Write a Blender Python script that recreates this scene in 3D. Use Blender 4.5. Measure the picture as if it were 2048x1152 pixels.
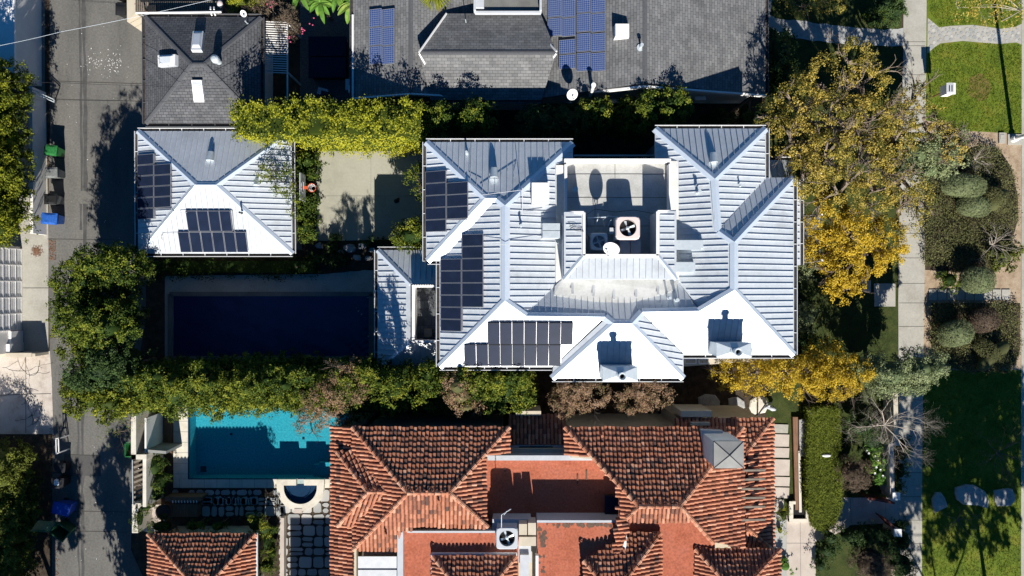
import bpy, math, random
import numpy as np
from mathutils import Vector, Matrix
# ---------------------------------------------------------------- camera, sky, sun
S = bpy.context.scene
for o in list(bpy.data.objects): bpy.data.objects.remove(o)
H = 41.5          # height of the drone camera
F = 1384.0        # focal length in pixels of the 2048 px wide photograph
cam = bpy.data.objects.new('camera', bpy.data.cameras.new('camera'))
S.collection.objects.link(cam); S.camera = cam
cam.location = (0, 0, H); cam.rotation_euler = (0, 0, 0)
cam.data.sensor_width = 36; cam.data.lens = 36*F/2048; cam.data.clip_end = 500
SUN_EL = 34.0; SDX, SDY = -0.135, 1.0        # ground direction in which shadows fall
W = bpy.data.worlds.new('World'); S.world = W; W.use_nodes = True
nt = W.node_tree; bg = nt.nodes['Background']
sky = nt.nodes.new('ShaderNodeTexSky'); sky.sky_type = 'NISHITA'; sky.sun_disc = False
sky.air_density = .8; sky.dust_density = .1; sky.ozone_density = 3.0
sky.sun_elevation = math.radians(SUN_EL); sky.sun_rotation = math.atan2(-SDX, -SDY)
hsv = nt.nodes.new('ShaderNodeHueSaturation'); hsv.inputs['Saturation'].default_value = 1.35; hsv.inputs['Value'].default_value = .85
nt.links.new(sky.outputs[0], hsv.inputs['Color']); nt.links.new(hsv.outputs[0], bg.inputs[0]); bg.inputs[1].default_value = 0.06
sl = bpy.data.lights.new('sun', 'SUN'); sl.energy = 5.0; sl.angle = math.radians(0.5); sl.color = (1, .95, .86)
sun = bpy.data.objects.new('sun', sl); S.collection.objects.link(sun)
_d = Vector((SDX, SDY, 0)).normalized()*math.cos(math.radians(SUN_EL)) - Vector((0, 0, math.sin(math.radians(SUN_EL))))
sun.rotation_euler = _d.to_track_quat('-Z', 'Y').to_euler(); sun.location = (5, -30, 50)
S.view_settings.view_transform = 'Standard'; S.view_settings.look = 'None'
S.view_settings.exposure = 0.85; S.view_settings.gamma = 1
S.cycles.max_bounces = 6
random.seed(7); RNG = np.random.default_rng(11)
# ---------------------------------------------------------------- helpers
C = S.collection
ORG = {}
def P(px, py, z=0.0):
    k = (H-z)/F
    return Vector(((px-1024)*k, (576-py)*k, z))
def tag(o, label, cat, group=None):
    o['label'] = label; o['category'] = cat
    if group: o['group'] = group
    return o
def thing(name, label, cat, loc=(0, 0, 0), group=None):
    o = bpy.data.objects.new(name, None); C.objects.link(o); o.location = loc; o.empty_display_size = .2
    ORG[o.name] = Vector(loc)
    return tag(o, label, cat, group)
class MB:
    def __init__(s): s.v = []; s.f = []; s.m = []; s.t = []; s.u = []
    def face(s, pts, m=0, t=.5, uv=None):
        b = len(s.v); s.v.extend([tuple(p) for p in pts]); s.f.append(tuple(range(b, b+len(pts))))
        s.m.append(m); s.t.append(t); s.u.append(uv)
    def raw(s, vs, fs, m=0, t=.5):
        b = len(s.v); s.v.extend([tuple(p) for p in vs])
        for f in fs: s.f.append(tuple(b+i for i in f)); s.m.append(m); s.t.append(t); s.u.append(None)
    def prism(s, poly, z0, z1, m=0, t=.5):          # poly: world xy list
        n = len(poly)
        vs = [(p[0], p[1], z0) for p in poly]+[(p[0], p[1], z1) for p in poly]
        a = sum(poly[i][0]*poly[(i+1)%n][1]-poly[(i+1)%n][0]*poly[i][1] for i in range(n))
        top = tuple(range(n, 2*n)); bot = tuple(range(n-1, -1, -1))
        fs = [top, bot]+[(i, (i+1)%n, n+(i+1)%n, n+i) for i in range(n)]
        if a < 0: fs = [tuple(reversed(f)) for f in fs]
        s.raw(vs, fs, m, t)
    def slab(s, pts, th=.12, m=0, uv=None):
        pts = [Vector(p) for p in pts]; n = len(pts)
        a = sum(pts[i].x*pts[(i+1)%n].y-pts[(i+1)%n].x*pts[i].y for i in range(n))
        if a < 0:
            pts = pts[::-1]; uv = uv[::-1] if uv else None
        s.face(pts, m, .5, uv)
        lo = [p-Vector((0, 0, th)) for p in pts]
        s.face(lo[::-1], m)
        for i in range(n): j = (i+1) % n; s.face([lo[i], lo[j], pts[j], pts[i]], m)
    def bar(s, a, b, w, h, m=0, t=.5, up=(0, 0, 1)):  # rectangular bar centred on a-b
        a = Vector(a); b = Vector(b); d = (b-a)
        if d.length < 1e-5: return
        d.normalize(); up = Vector(up)
        x = d.cross(up)
        if x.length < 1e-3: x = d.cross(Vector((1, 0, 0)))
        x.normalize(); y = x.cross(d); x = x*w/2; y = y*h/2
        vs = [a-x-y, a+x-y, a+x+y, a-x+y, b-x-y, b+x-y, b+x+y, b-x+y]
        s.raw(vs, [(0, 1, 2, 3), (7, 6, 5, 4), (0, 4, 5, 1), (1, 5, 6, 2), (2, 6, 7, 3), (3, 7, 4, 0)], m, t)
    def box(s, c, sx, sy, sz, rz=0, m=0, t=.5, taper=1.0):  # c = centre of the base
        cs, sn = math.cos(rz), math.sin(rz); vs = []
        for z, k in ((0, 1), (sz, taper)):
            for x, y in ((-1, -1), (1, -1), (1, 1), (-1, 1)):
                X = x*sx/2*k; Y = y*sy/2*k
                vs.append((c[0]+X*cs-Y*sn, c[1]+X*sn+Y*cs, c[2]+z))
        s.raw(vs, [(3, 2, 1, 0), (4, 5, 6, 7), (0, 1, 5, 4), (1, 2, 6, 5), (2, 3, 7, 6), (3, 0, 4, 7)], m, t)
    def tube(s, pts, rs, n=6, m=0, t=.5, cap=True):
        pts = [Vector(p) for p in pts]
        if not hasattr(rs, '__len__'): rs = [rs]*len(pts)
        b = len(s.v)
        for i, p in enumerate(pts):
            d = (pts[min(i+1, len(pts)-1)]-pts[max(i-1, 0)])
            d = d.normalized() if d.length > 1e-6 else Vector((0, 0, 1))
            x = d.cross(Vector((0, 0, 1)))
            if x.length < .05: x = d.cross(Vector((0, 1, 0)))
            x.normalize(); y = x.cross(d)
            for k in range(n):
                a = 2*math.pi*k/n; s.v.append(tuple(p+(x*math.cos(a)+y*math.sin(a))*rs[i]))
        for i in range(len(pts)-1):
            for k in range(n):
                k2 = (k+1) % n
                s.f.append((b+i*n+k, b+i*n+k2, b+(i+1)*n+k2, b+(i+1)*n+k)); s.m.append(m); s.t.append(t); s.u.append(None)
        if cap:
            for q in (tuple(b+k for k in range(n))[::-1], tuple(b+(len(pts)-1)*n+k for k in range(n))):
                s.f.append(q); s.m.append(m); s.t.append(t); s.u.append(None)
    def cyl(s, c, r, h, n=20, m=0, r2=None, t=.5):
        s.tube([c, (c[0], c[1], c[2]+h)], [r, r if r2 is None else r2], n, m, t)
    def blob(s, c, rx, ry, rz, m=0, seg=16, rings=9, lump=.0, half=False, rot=0, t=.5):
        b = len(s.v); cs, sn = math.cos(rot), math.sin(rot); ph = random.random()*9
        for i in range(rings+1):
            th = (math.pi/2 if half else math.pi)*i/rings
            for k in range(seg):
                a = 2*math.pi*k/seg
                q = 1+lump*(math.sin(3*a+ph+i)*.5+math.sin(5*a-2*ph+i*1.7)*.3+math.sin(i*2.1+a*2)*.4)
                x = math.sin(th)*math.cos(a)*rx*q; y = math.sin(th)*math.sin(a)*ry*q; z = math.cos(th)*rz*q
                s.v.append((c[0]+x*cs-y*sn, c[1]+x*sn+y*cs, c[2]+z))
        for i in range(rings):
            for k in range(seg):
                k2 = (k+1) % seg
                s.f.append((b+i*seg+k, b+(i+1)*seg+k, b+(i+1)*seg+k2, b+i*seg+k2)); s.m.append(m); s.t.append(t); s.u.append(None)
    def lathe(s, c, prof, n=20, m=0, t=.5):           # prof: [(r,z)...]
        b = len(s.v)
        for r, z in prof:
            for k in range(n):
                a = 2*math.pi*k/n; s.v.append((c[0]+r*math.cos(a), c[1]+r*math.sin(a), c[2]+z))
        for i in range(len(prof)-1):
            for k in range(n):
                k2 = (k+1) % n
                s.f.append((b+i*n+k, b+i*n+k2, b+(i+1)*n+k2, b+(i+1)*n+k)); s.m.append(m); s.t.append(t); s.u.append(None)
    def build(s, name, mats, parent=None, label=None, smooth=False, local=False, loc=None, kind=None):
        if not isinstance(mats, (list, tuple)): mats = [mats]
        V = np.array(s.v, dtype=np.float64)
        if parent is not None: o0 = ORG[parent.name]
        elif loc is not None: o0 = Vector(loc)
        elif kind: o0 = Vector((0, 0, 0))
        else: o0 = Vector(((V[:, 0].min()+V[:, 0].max())/2, (V[:, 1].min()+V[:, 1].max())/2, V[:, 2].min()))
        if not local: V = V-np.array(o0)
        me = bpy.data.meshes.new(name); me.from_pydata(V.tolist(), [], s.f)
        for m in mats: me.materials.append(m)
        me.polygons.foreach_set('material_index', s.m)
        at = me.attributes.new('tint', 'FLOAT', 'FACE'); at.data.foreach_set('value', s.t)
        if any(u is not None for u in s.u):
            uvl = me.uv_layers.new(name='UVMap'); L = []
            for f, u in zip(s.f, s.u):
                for i in range(len(f)): L.extend(u[i] if u else (0, 0))
            uvl.data.foreach_set('uv', L)
        if smooth: me.polygons.foreach_set('use_smooth', [True]*len(s.f))
        me.update()
        o = bpy.data.objects.new(name, me); C.objects.link(o)
        ORG[o.name] = Vector(o0) if not local else Vector((0, 0, 0))
        if parent is not None: o.parent = parent
        elif not local: o.location = o0
        if label: o['label'] = label
        if kind: o['kind'] = kind
        return o
def dup(root, loc, rot=None, label=None):
    r = root.copy(); C.objects.link(r); r.location = loc
    if rot is not None: r.rotation_euler = rot
    if label: r['label'] = label
    for ch in list(root.children):
        c = ch.copy(); C.objects.link(c); c.parent = r
        for g in list(ch.children):
            d = g.copy(); C.objects.link(d); d.parent = c
    return r
# ---------------------------------------------------------------- materials
def mat(name, cols, rough=.8, metal=0, nscale=1.5, bump=0, bscale=30, tint=False, fine=0, fscale=25, spec=.3, dist=.02, stretch=None, two=False):
    """cols: colour stops run over a two-octave noise (or over the per-face tint)."""
    m = bpy.data.materials.new(name); m.use_nodes = True; t = m.node_tree; N = t.nodes; L = t.links
    b = N['Principled BSDF']; b.inputs['Roughness'].default_value = rough; b.inputs['Metallic'].default_value = metal
    b.inputs['Specular IOR Level'].default_value = spec
    geo = N.new('ShaderNodeNewGeometry'); pos = geo.outputs['Position']
    if stretch:
        vm = N.new('ShaderNodeVectorMath'); vm.operation = 'MULTIPLY'; vm.inputs[1].default_value = stretch; L.new(pos, vm.inputs[0]); pos = vm.outputs[0]
    if len(cols) > 1:
        r = N.new('ShaderNodeValToRGB'); cr = r.color_ramp
        lo, hi = (0, 1) if tint else (.3, .7)
        while len(cr.elements) < len(cols): cr.elements.new(.5)
        for i, c in enumerate(cols):
            cr.elements[i].position = lo+(hi-lo)*i/(len(cols)-1); cr.elements[i].color = (*c, 1)
        n1 = N.new('ShaderNodeTexNoise'); n1.inputs['Scale'].default_value = nscale; n1.inputs['Detail'].default_value = 5
        n1.inputs['Roughness'].default_value = .65; L.new(pos, n1.inputs['Vector'])
        if tint:
            a = N.new('ShaderNodeAttribute'); a.attribute_name = 'tint'
            ma = N.new('ShaderNodeMath'); ma.operation = 'MULTIPLY_ADD'; ma.inputs[1].default_value = .5; L.new(n1.outputs['Fac'], ma.inputs[0])
            sb = N.new('ShaderNodeMath'); sb.operation = 'SUBTRACT'; sb.inputs[1].default_value = .25
            L.new(a.outputs['Fac'], ma.inputs[2]); L.new(ma.outputs[0], sb.inputs[0]); L.new(sb.outputs[0], r.inputs['Fac'])
        else: L.new(n1.outputs['Fac'], r.inputs['Fac'])
        col = r.outputs['Color']
        if fine:
            n3 = N.new('ShaderNodeTexNoise'); n3.inputs['Scale'].default_value = fscale; n3.inputs['Detail'].default_value = 3; L.new(geo.outputs['Position'], n3.inputs['Vector'])
            mr = N.new('ShaderNodeMapRange'); mr.inputs['From Min'].default_value = .3; mr.inputs['From Max'].default_value = .7
            mr.inputs['To Min'].default_value = 1-fine; mr.inputs['To Max'].default_value = 1+fine; L.new(n3.outputs['Fac'], mr.inputs['Value'])
            mx = N.new('ShaderNodeVectorMath'); mx.operation = 'SCALE'; L.new(col, mx.inputs[0]); L.new(mr.outputs[0], mx.inputs['Scale']); col = mx.outputs[0]
        L.new(col, b.inputs['Base Color'])
    else: b.inputs['Base Color'].default_value = (*cols[0], 1)
    if bump:
        n2 = N.new('ShaderNodeTexNoise'); n2.inputs['Scale'].default_value = bscale; n2.inputs['Detail'].default_value = 4; L.new(geo.outputs['Position'], n2.inputs['Vector'])
        bp = N.new('ShaderNodeBump'); bp.inputs['Strength'].default_value = bump; bp.inputs['Distance'].default_value = dist
        L.new(n2.outputs['Fac'], bp.inputs['Height']); L.new(bp.outputs[0], b.inputs['Normal'])
    return m
def leafmat(name, cols, trans=.16):
    m = mat(name, cols, rough=.7, tint=True, nscale=.9, spec=.12)
    t = m.node_tree; N = t.nodes; L = t.links; b = N['Principled BSDF']; out = N['Material Output']
    tr = N.new('ShaderNodeBsdfTranslucent'); mx = N.new('ShaderNodeMixShader'); mx.inputs[0].default_value = trans
    src = b.inputs['Base Color'].links[0].from_socket
    L.new(src, tr.inputs['Color']); L.new(b.outputs[0], mx.inputs[1]); L.new(tr.outputs[0], mx.inputs[2]); L.new(mx.outputs[0], out.inputs[0])
    return m
def brickmat(name, c1, c2, mortar, bw, bh, ms, rough=.9, noise=.25, bump=.4):
    m = bpy.data.materials.new(name); m.use_nodes = True; t = m.node_tree; N = t.nodes; L = t.links
    b = N['Principled BSDF']; b.inputs['Roughness'].default_value = rough; b.inputs['Specular IOR Level'].default_value = .2
    uv = N.new('ShaderNodeUVMap'); br = N.new('ShaderNodeTexBrick'); L.new(uv.outputs[0], br.inputs['Vector'])
    br.inputs['Scale'].default_value = 1; br.inputs['Brick Width'].default_value = bw; br.inputs['Row Height'].default_value = bh
    br.inputs['Mortar Size'].default_value = ms; br.inputs['Color1'].default_value = (*c1, 1); br.inputs['Color2'].default_value = (*c2, 1)
    br.inputs['Mortar'].default_value = (*mortar, 1); br.inputs['Mortar Smooth'].default_value = .1
    g = N.new('ShaderNodeNewGeometry'); n = N.new('ShaderNodeTexNoise'); n.inputs['Scale'].default_value = 1.2; n.inputs['Detail'].default_value = 8; n.inputs['Roughness'].default_value = .7
    L.new(g.outputs['Position'], n.inputs['Vector'])
    mr = N.new('ShaderNodeMapRange'); mr.inputs['From Min'].default_value = .3; mr.inputs['From Max'].default_value = .7; mr.inputs['To Min'].default_value = 1-noise; mr.inputs['To Max'].default_value = 1+noise
    L.new(n.outputs['Fac'], mr.inputs['Value'])
    sc = N.new('ShaderNodeVectorMath'); sc.operation = 'SCALE'; L.new(br.outputs['Color'], sc.inputs[0]); L.new(mr.outputs[0], sc.inputs['Scale'])
    L.new(sc.outputs[0], b.inputs['Base Color'])
    bp = N.new('ShaderNodeBump'); bp.inputs['Strength'].default_value = bump; bp.inputs['Distance'].default_value = .02; bp.invert = True
    L.new(br.outputs['Fac'], bp.inputs['Height']); L.new(bp.outputs[0], b.inputs['Normal'])
    return m
M = {}
M['metal_roof'] = mat('pale metal roofing', [(.45, .475, .50), (.53, .565, .60), (.57, .605, .64), (.59, .62, .65)], rough=.42, metal=.2, nscale=.7, fine=.06, fscale=5, spec=.5)
M['metal_seam'] = mat('standing seam metal', [(.40, .43, .47), (.46, .49, .53)], rough=.6)  # darker than the sheets, painting extra shadow line along each rib
M['metal_cap'] = mat('pale ridge flashing', [(.50, .57, .66), (.56, .63, .72)], rough=.4, metal=.2, spec=.5)
M['gutter_white'] = mat('white gutter paint', [(.52, .53, .54), (.62, .63, .64)], rough=.5, nscale=3)
M['gutter_dark'] = mat('dark gutter bed', [(.015, .014, .014), (.06, .05, .045)], rough=.9, nscale=5)  # near black trough colour inside the pale lip
M['membrane'] = mat('beige roof membrane', [(.32, .32, .30), (.40, .40, .385), (.46, .46, .44)], rough=.6, nscale=1.1, fine=.08, fscale=12)
M['shingle'] = brickmat('dark grey shingle', (.075, .078, .085), (.11, .112, .12), (.02, .02, .024), .28, .155, .010)  # dark row lines are painted shadows under the shingle courses
M['shingle_cap'] = mat('shingle ridge cap', [(.07, .073, .08), (.10, .102, .11)], rough=.95, nscale=9)
M['shingle_big'] = brickmat('weathered grey shingle', (.12, .122, .126), (.175, .176, .178), (.045, .045, .048), .30, .16, .008)  # row lines again painted dark as the shadow of each course
M['tile'] = mat('clay barrel tile', [(.10, .06, .05), (.30, .12, .07), (.46, .185, .105), (.58, .32, .21)], rough=.85, tint=True, nscale=14)
M['tile_under'] = mat('tile underlay', [(.10, .035, .025), (.16, .06, .04)], rough=.95, nscale=4)
M['terra'] = mat('terracotta roof coating', [(.30, .085, .045), (.38, .115, .065), (.36, .12, .075)], rough=.95, nscale=1.1, fine=.22, fscale=9)
M['terra_worn'] = mat('worn dark roof patch', [(.06, .055, .05), (.16, .09, .06)], rough=.95, nscale=6)
M['asphalt'] = mat('old asphalt', [(.085, .083, .078), (.125, .121, .112), (.15, .145, .133)], rough=.95, nscale=.35, fine=.16, fscale=9, bump=.3, bscale=60, stretch=(1.6, .5, 1))
M['asphalt_dark'] = mat('asphalt patch', [(.06, .06, .06), (.085, .083, .08)], rough=.95, nscale=1, fine=.15, fscale=14)
M['tar'] = mat('tar and tyre stain', [(.05, .05, .05), (.09, .088, .085)], rough=.9, nscale=2)
M['membrane_white'] = mat('pale roof membrane', [(.50, .49, .46), (.60, .60, .57), (.66, .66, .64)], rough=.6, nscale=1.3, fine=.06, fscale=9)
M['concrete'] = mat('grey concrete', [(.28, .265, .225), (.35, .335, .295), (.39, .375, .33)], rough=.9, nscale=.7, fine=.08, fscale=10)
M['concrete_court'] = mat('court concrete', [(.27, .265, .215), (.33, .32, .26), (.35, .34, .28)], rough=.9, nscale=.5, fine=.05, fscale=7)
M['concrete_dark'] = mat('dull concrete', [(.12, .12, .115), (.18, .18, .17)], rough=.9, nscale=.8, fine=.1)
M['concrete_pink'] = mat('cracked pinkish concrete', [(.33, .28, .24), (.46, .41, .36), (.5, .46, .42)], rough=.95, nscale=1.3, fine=.1)
M['joint'] = mat('dark joint', [(.06, .055, .05)], rough=1)
M['stone_cream'] = mat('cream stone', [(.48, .44, .37), (.58, .54, .46), (.63, .59, .52)], rough=.8, nscale=1.7, fine=.06)
M['stone_pink'] = mat('pale pink stone paving', [(.40, .34, .30), (.50, .44, .39)], rough=.85, nscale=1.2, fine=.07)
M['flag'] = mat('grey flagstone', [(.26, .27, .27), (.35, .35, .34), (.43, .42, .40)], rough=.85, tint=True, nscale=3)
M['boulder'] = mat('flat boulder stone', [(.22, .22, .22), (.33, .33, .32), (.40, .39, .37)], rough=.9, nscale=3, fine=.15, bump=.5, bscale=8, dist=.05)
M['soil'] = mat('dark soil', [(.022, .016, .011), (.05, .036, .024), (.08, .06, .04)], rough=1, nscale=2.5, fine=.3, bump=.6, bscale=20, dist=.05)
M['sandy'] = mat('sandy bare earth', [(.22, .15, .10), (.33, .25, .17), (.38, .3, .22)], rough=1, nscale=2, fine=.2, bump=.4, bscale=25)
M['gravel'] = mat('grey gravel', [(.05, .05, .05), (.12, .115, .11), (.2, .19, .18)], rough=1, nscale=14, fine=.3, bump=.5)
M['lawn'] = mat('lawn turf', [(.06, .095, .008), (.105, .145, .012), (.16, .155, .02)], rough=1, nscale=.9, fine=.35, fscale=22, bump=.6, bscale=40)
M['lawn_dry'] = mat('worn lawn', [(.09, .08, .02), (.14, .10, .03), (.10, .12, .02)], rough=1, nscale=5, fine=.35, fscale=22)
M['lawn_shaded'] = mat('shade darkened lawn', [(.02, .025, .006), (.035, .05, .01), (.055, .06, .015)], rough=1, nscale=1.5, fine=.35, fscale=15, bump=.6, bscale=30)  # darkened turf colour stands in for the shade under the trees
M['stucco_white'] = mat('white stucco', [(.62, .60, .57), (.7, .68, .65)], rough=.9, nscale=2, bump=.2)
M['stucco_cream'] = mat('cream stucco', [(.46, .40, .31), (.54, .48, .38)], rough=.9, nscale=2, bump=.2)
M['stucco_grey'] = mat('grey stucco wall', [(.22, .22, .21), (.28, .28, .27)], rough=.9, nscale=2)
M['white_paint'] = mat('white paint', [(.68, .67, .66), (.76, .75, .74)], rough=.5, nscale=3)
M['grey_paint'] = mat('pale grey paint', [(.40, .42, .45), (.48, .50, .53)], rough=.5, nscale=3)
M['galv'] = mat('galvanised sheet metal', [(.50, .56, .60), (.60, .66, .70)], rough=.42, metal=.3, nscale=5, spec=.5)
M['dark_metal'] = mat('dark metal', [(.02, .02, .022), (.04, .04, .045)], rough=.5, metal=.4)
M['black'] = mat('black plastic', [(.012, .012, .013), (.02, .02, .022)], rough=.5)
M['hole'] = mat('dark opening', [(.01, .01, .011)], rough=.9)
M['panel_black'] = mat('black solar glass', [(.010, .016, .034), (.014, .022, .048)], rough=.35, spec=.03, nscale=2)
M['panel_frame'] = mat('aluminium frame', [(.26, .27, .30), (.34, .35, .38)], rough=.4, metal=.5)
M['panel_edge'] = mat('black anodised frame', [(.02, .022, .03), (.03, .032, .04)], rough=.6, spec=.1)
M['pink_lid'] = mat('beige pink enamel', [(.62, .52, .50), (.68, .58, .55)], rough=.5, nscale=3)
M['wood'] = mat('brown deck wood', [(.14, .07, .04), (.24, .13, .08)], rough=.8, nscale=3, stretch=(6, .6, 1))
M['wood_grey'] = mat('weathered wood', [(.13, .11, .09), (.24, .21, .17)], rough=.9, nscale=3)
M['rust'] = mat('rusty red steel', [(.08, .02, .015), (.15, .04, .03)], rough=.8, nscale=3)
M['cover'] = mat('navy pool cover', [(.012, .014, .065), (.018, .022, .095)], rough=.35, nscale=1.2, bump=.5, bscale=4, dist=.04, spec=.5)
M['pool_tile'] = mat('turquoise pool plaster', [(.02, .24, .31), (.035, .31, .385), (.07, .40, .46)], rough=.8, nscale=9, fine=.15, fscale=14)
M['spa_tile'] = mat('dark blue spa plaster', [(.01, .025, .06), (.015, .04, .085)], rough=.6, nscale=4)
M['bark'] = mat('grey brown bark', [(.09, .065, .05), (.17, .13, .10)], rough=.95, nscale=5)
M['bark_mid'] = mat('mid brown bark', [(.13, .10, .075), (.24, .19, .15)], rough=.95, nscale=5)
M['bark_pale'] = mat('pale bark', [(.26, .22, .18), (.42, .37, .32)], rough=.9, nscale=4)
M['dish'] = mat('dish enamel', [(.6, .6, .6)], rough=.4)
M['skylight'] = mat('white acrylic dome', [(.6, .63, .66), (.7, .73, .76)], rough=.2, spec=.6)
M['green_bin'] = mat('green bin plastic', [(.015, .11, .03), (.025, .17, .045)], rough=.45, nscale=5, fine=.25, fscale=14)
M['dkgreen_bin'] = mat('dark green plastic', [(.012, .06, .025), (.02, .09, .035)], rough=.5)
M['grey_bin'] = mat('grey bin plastic', [(.13, .14, .14), (.18, .19, .19)], rough=.5, nscale=5, fine=.25, fscale=14)
M['blue_bin'] = mat('blue bin plastic', [(.015, .08, .34), (.03, .12, .45)], rough=.45, nscale=5, fine=.25, fscale=14)
M['navy_bin'] = mat('dark blue plastic', [(.01, .05, .30), (.02, .08, .4)], rough=.5)
M['orange'] = mat('orange rim paint', [(.55, .08, .02)], rough=.5)
M['net'] = mat('net cord', [(.7, .7, .72)], rough=.8)
M['acrylic'] = mat('hazy backboard', [(.25, .28, .30)], rough=.3)
M['white_flower'] = mat('white petals', [(.75, .75, .72)], rough=.6)
M['pink_flower'] = mat('pink bracts', [(.5, .08, .16)], rough=.6)
L_GREEN = leafmat('mid green leaves', [(.012, .028, .005), (.032, .060, .010), (.085, .12, .014), (.22, .23, .025)])
L_HEDGE = leafmat('clipped yellow green leaves', [(.02, .035, .006), (.07, .095, .010), (.18, .20, .016), (.34, .33, .025)])
L_OLIVE = leafmat('olive hedge leaves', [(.05, .065, .012), (.11, .13, .02), (.17, .19, .03)])
L_CLIP = leafmat('clipped olive leaves', [(.05, .07, .012), (.13, .16, .02), (.22, .25, .03)])
L_DARK = leafmat('dark green leaves', [(.012, .028, .008), (.028, .055, .015), (.06, .10, .03)])
L_GOLD = leafmat('golden autumn leaves', [(.10, .10, .015), (.28, .21, .025), (.47, .33, .03), (.60, .43, .045)], .3)
L_OCHRE = leafmat('ochre thinning leaves', [(.06, .075, .022), (.18, .175, .04), (.37, .29, .055), (.52, .39, .09)], .3)
L_PALE = leafmat('pale grey green leaves', [(.08, .11, .05), (.19, .23, .11), (.32, .36, .18)], .25)
L_SAGE = leafmat('sage topiary leaves', [(.10, .12, .06), (.16, .19, .09), (.23, .26, .13)])
L_BROWN = leafmat('brown twiggy leaves', [(.05, .035, .025), (.11, .08, .055), (.17, .13, .09)])
L_PINK = leafmat('reddish brown bush leaves', [(.06, .075, .025), (.17, .13, .06), (.32, .19, .12), (.38, .26, .16)])
L_BANANA = leafmat('banana leaves', [(.05, .12, .02), (.10, .22, .03), (.30, .34, .08)])
L_COVER = leafmat('ground cover leaves', [(.045, .05, .02), (.10, .105, .04), (.17, .165, .07)])
def water_mat(name, col):
    m = bpy.data.materials.new(name); m.use_nodes = True; t = m.node_tree; N = t.nodes; L = t.links
    N.remove(N['Principled BSDF']); out = N['Material Output']
    tr = N.new('ShaderNodeBsdfTransparent'); tr.inputs[0].default_value = (*col, 1)
    gl = N.new('ShaderNodeBsdfGlossy'); gl.inputs['Roughness'].default_value = .04
    fr = N.new('ShaderNodeValue'); fr.outputs[0].default_value = .035
    g = N.new('ShaderNodeNewGeometry'); n = N.new('ShaderNodeTexNoise'); n.inputs['Scale'].default_value = 5; n.inputs['Detail'].default_value = 3; L.new(g.outputs['Position'], n.inputs['Vector'])
    bp = N.new('ShaderNodeBump'); bp.inputs['Strength'].default_value = .6; bp.inputs['Distance'].default_value = .03; L.new(n.outputs['Fac'], bp.inputs['Height'])
    L.new(bp.outputs[0], gl.inputs['Normal'])
    mx = N.new('ShaderNodeMixShader'); L.new(fr.outputs[0], mx.inputs[0]); L.new(tr.outputs[0], mx.inputs[1]); L.new(gl.outputs[0], mx.inputs[2]); L.new(mx.outputs[0], out.inputs[0])
    return m
M['water'] = water_mat('pool water', (.72, .93, .96))
M['water_dark'] = water_mat('spa water', (.6, .8, .9))
def cellmat():
    m = bpy.data.materials.new('blue solar cells'); m.use_nodes = True; t = m.node_tree; N = t.nodes; L = t.links; b = N['Principled BSDF']
    uv = N.new('ShaderNodeUVMap'); br = N.new('ShaderNodeTexBrick'); br.offset = 0; L.new(uv.outputs[0], br.inputs['Vector'])
    br.inputs['Scale'].default_value = 1; br.inputs['Brick Width'].default_value = .112; br.inputs['Row Height'].default_value = .112; br.inputs['Mortar Size'].default_value = .006
    br.inputs['Color1'].default_value = (.025, .05, .16, 1); br.inputs['Color2'].default_value = (.03, .06, .19, 1); br.inputs['Mortar'].default_value = (.30, .34, .42, 1)
    L.new(br.outputs['Color'], b.inputs['Base Color']); b.inputs['Roughness'].default_value = .25
    return m
M['cells'] = cellmat()
# ---------------------------------------------------------------- ground sheets
def pxy(pts, z=0): return [P(x, y, z) for x, y in pts]
def sheet(name, pts, z, m, label=None, cat=None, kind='structure'):
    mb = MB(); w = [Vector((p.x, p.y, z)) for p in pxy(pts, 0)]
    n = len(w); a = sum(w[i].x*w[(i+1)%n].y-w[(i+1)%n].x*w[i].y for i in range(n))
    mb.face(w if a > 0 else w[::-1]); o = mb.build(name, m, kind=kind)
    return o
def rough_edge(pts, amp=3, step=14, seed=1):
    r = random.Random(seed); out = []
    for i in range(len(pts)):
        a = pts[i]; b = pts[(i+1) % len(pts)]; d = math.hypot(b[0]-a[0], b[1]-a[1]); k = max(1, int(d/step))
        for j in range(k):
            q = j/k; out.append((a[0]+(b[0]-a[0])*q+r.uniform(-amp, amp), a[1]+(b[1]-a[1])*q+r.uniform(-amp, amp)))
    return out
g = MB(); hx0, hx1, hy0, hy1 = 377, 700, 790, 958
BX = 3200
for x0, y0, x1, y1 in ((-BX, -BX, BX+2000, hy0), (-BX, hy1, BX+2000, BX+1200), (-BX, hy0, hx0, hy1), (hx1, hy0, BX+2000, hy1)):
    g.face(pxy([(x0, y1), (x1, y1), (x1, y0), (x0, y0)]))
g.build('ground', M['soil'], kind='structure')
sheet('alley_road', [(98, -900), (292, -900), (292, 640), (270, 760), (262, 1100), (298, 1180), (298, 2200), (100, 2200), (105, 900), (100, 700), (96, 480), (100, 250)], .006, M['asphalt'])
mb = MB()
for cx, w, sd in ((152, 3, 3), (160, 5, 4)):
    L_ = []; R_ = []
    y = -60; r = random.Random(sd)
    while y < 1250:
        ww = w*(.3+.7*r.random()); x = cx+8*math.sin(y/300+1)+r.uniform(-1, 1)+(y/1152)*14
        L_.append((x-ww, y)); R_.append((x+ww, y)); y += 26
    for i in range(len(L_)-1):
        if random.random() < .93: mb.face([Vector((*P(*q).xy, .010)) for q in (L_[i+1], R_[i+1], R_[i], L_[i])])
mb.build('road_stain', M['tar'], kind='structure')
mb = MB(); mb.face([Vector((*P(*q).xy, .011)) for q in ((130, 952), (200, 952), (200, 911), (128, 909))]); mb.build('road_patch', M['asphalt_dark'], kind='structure')
mb = MB()
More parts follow.
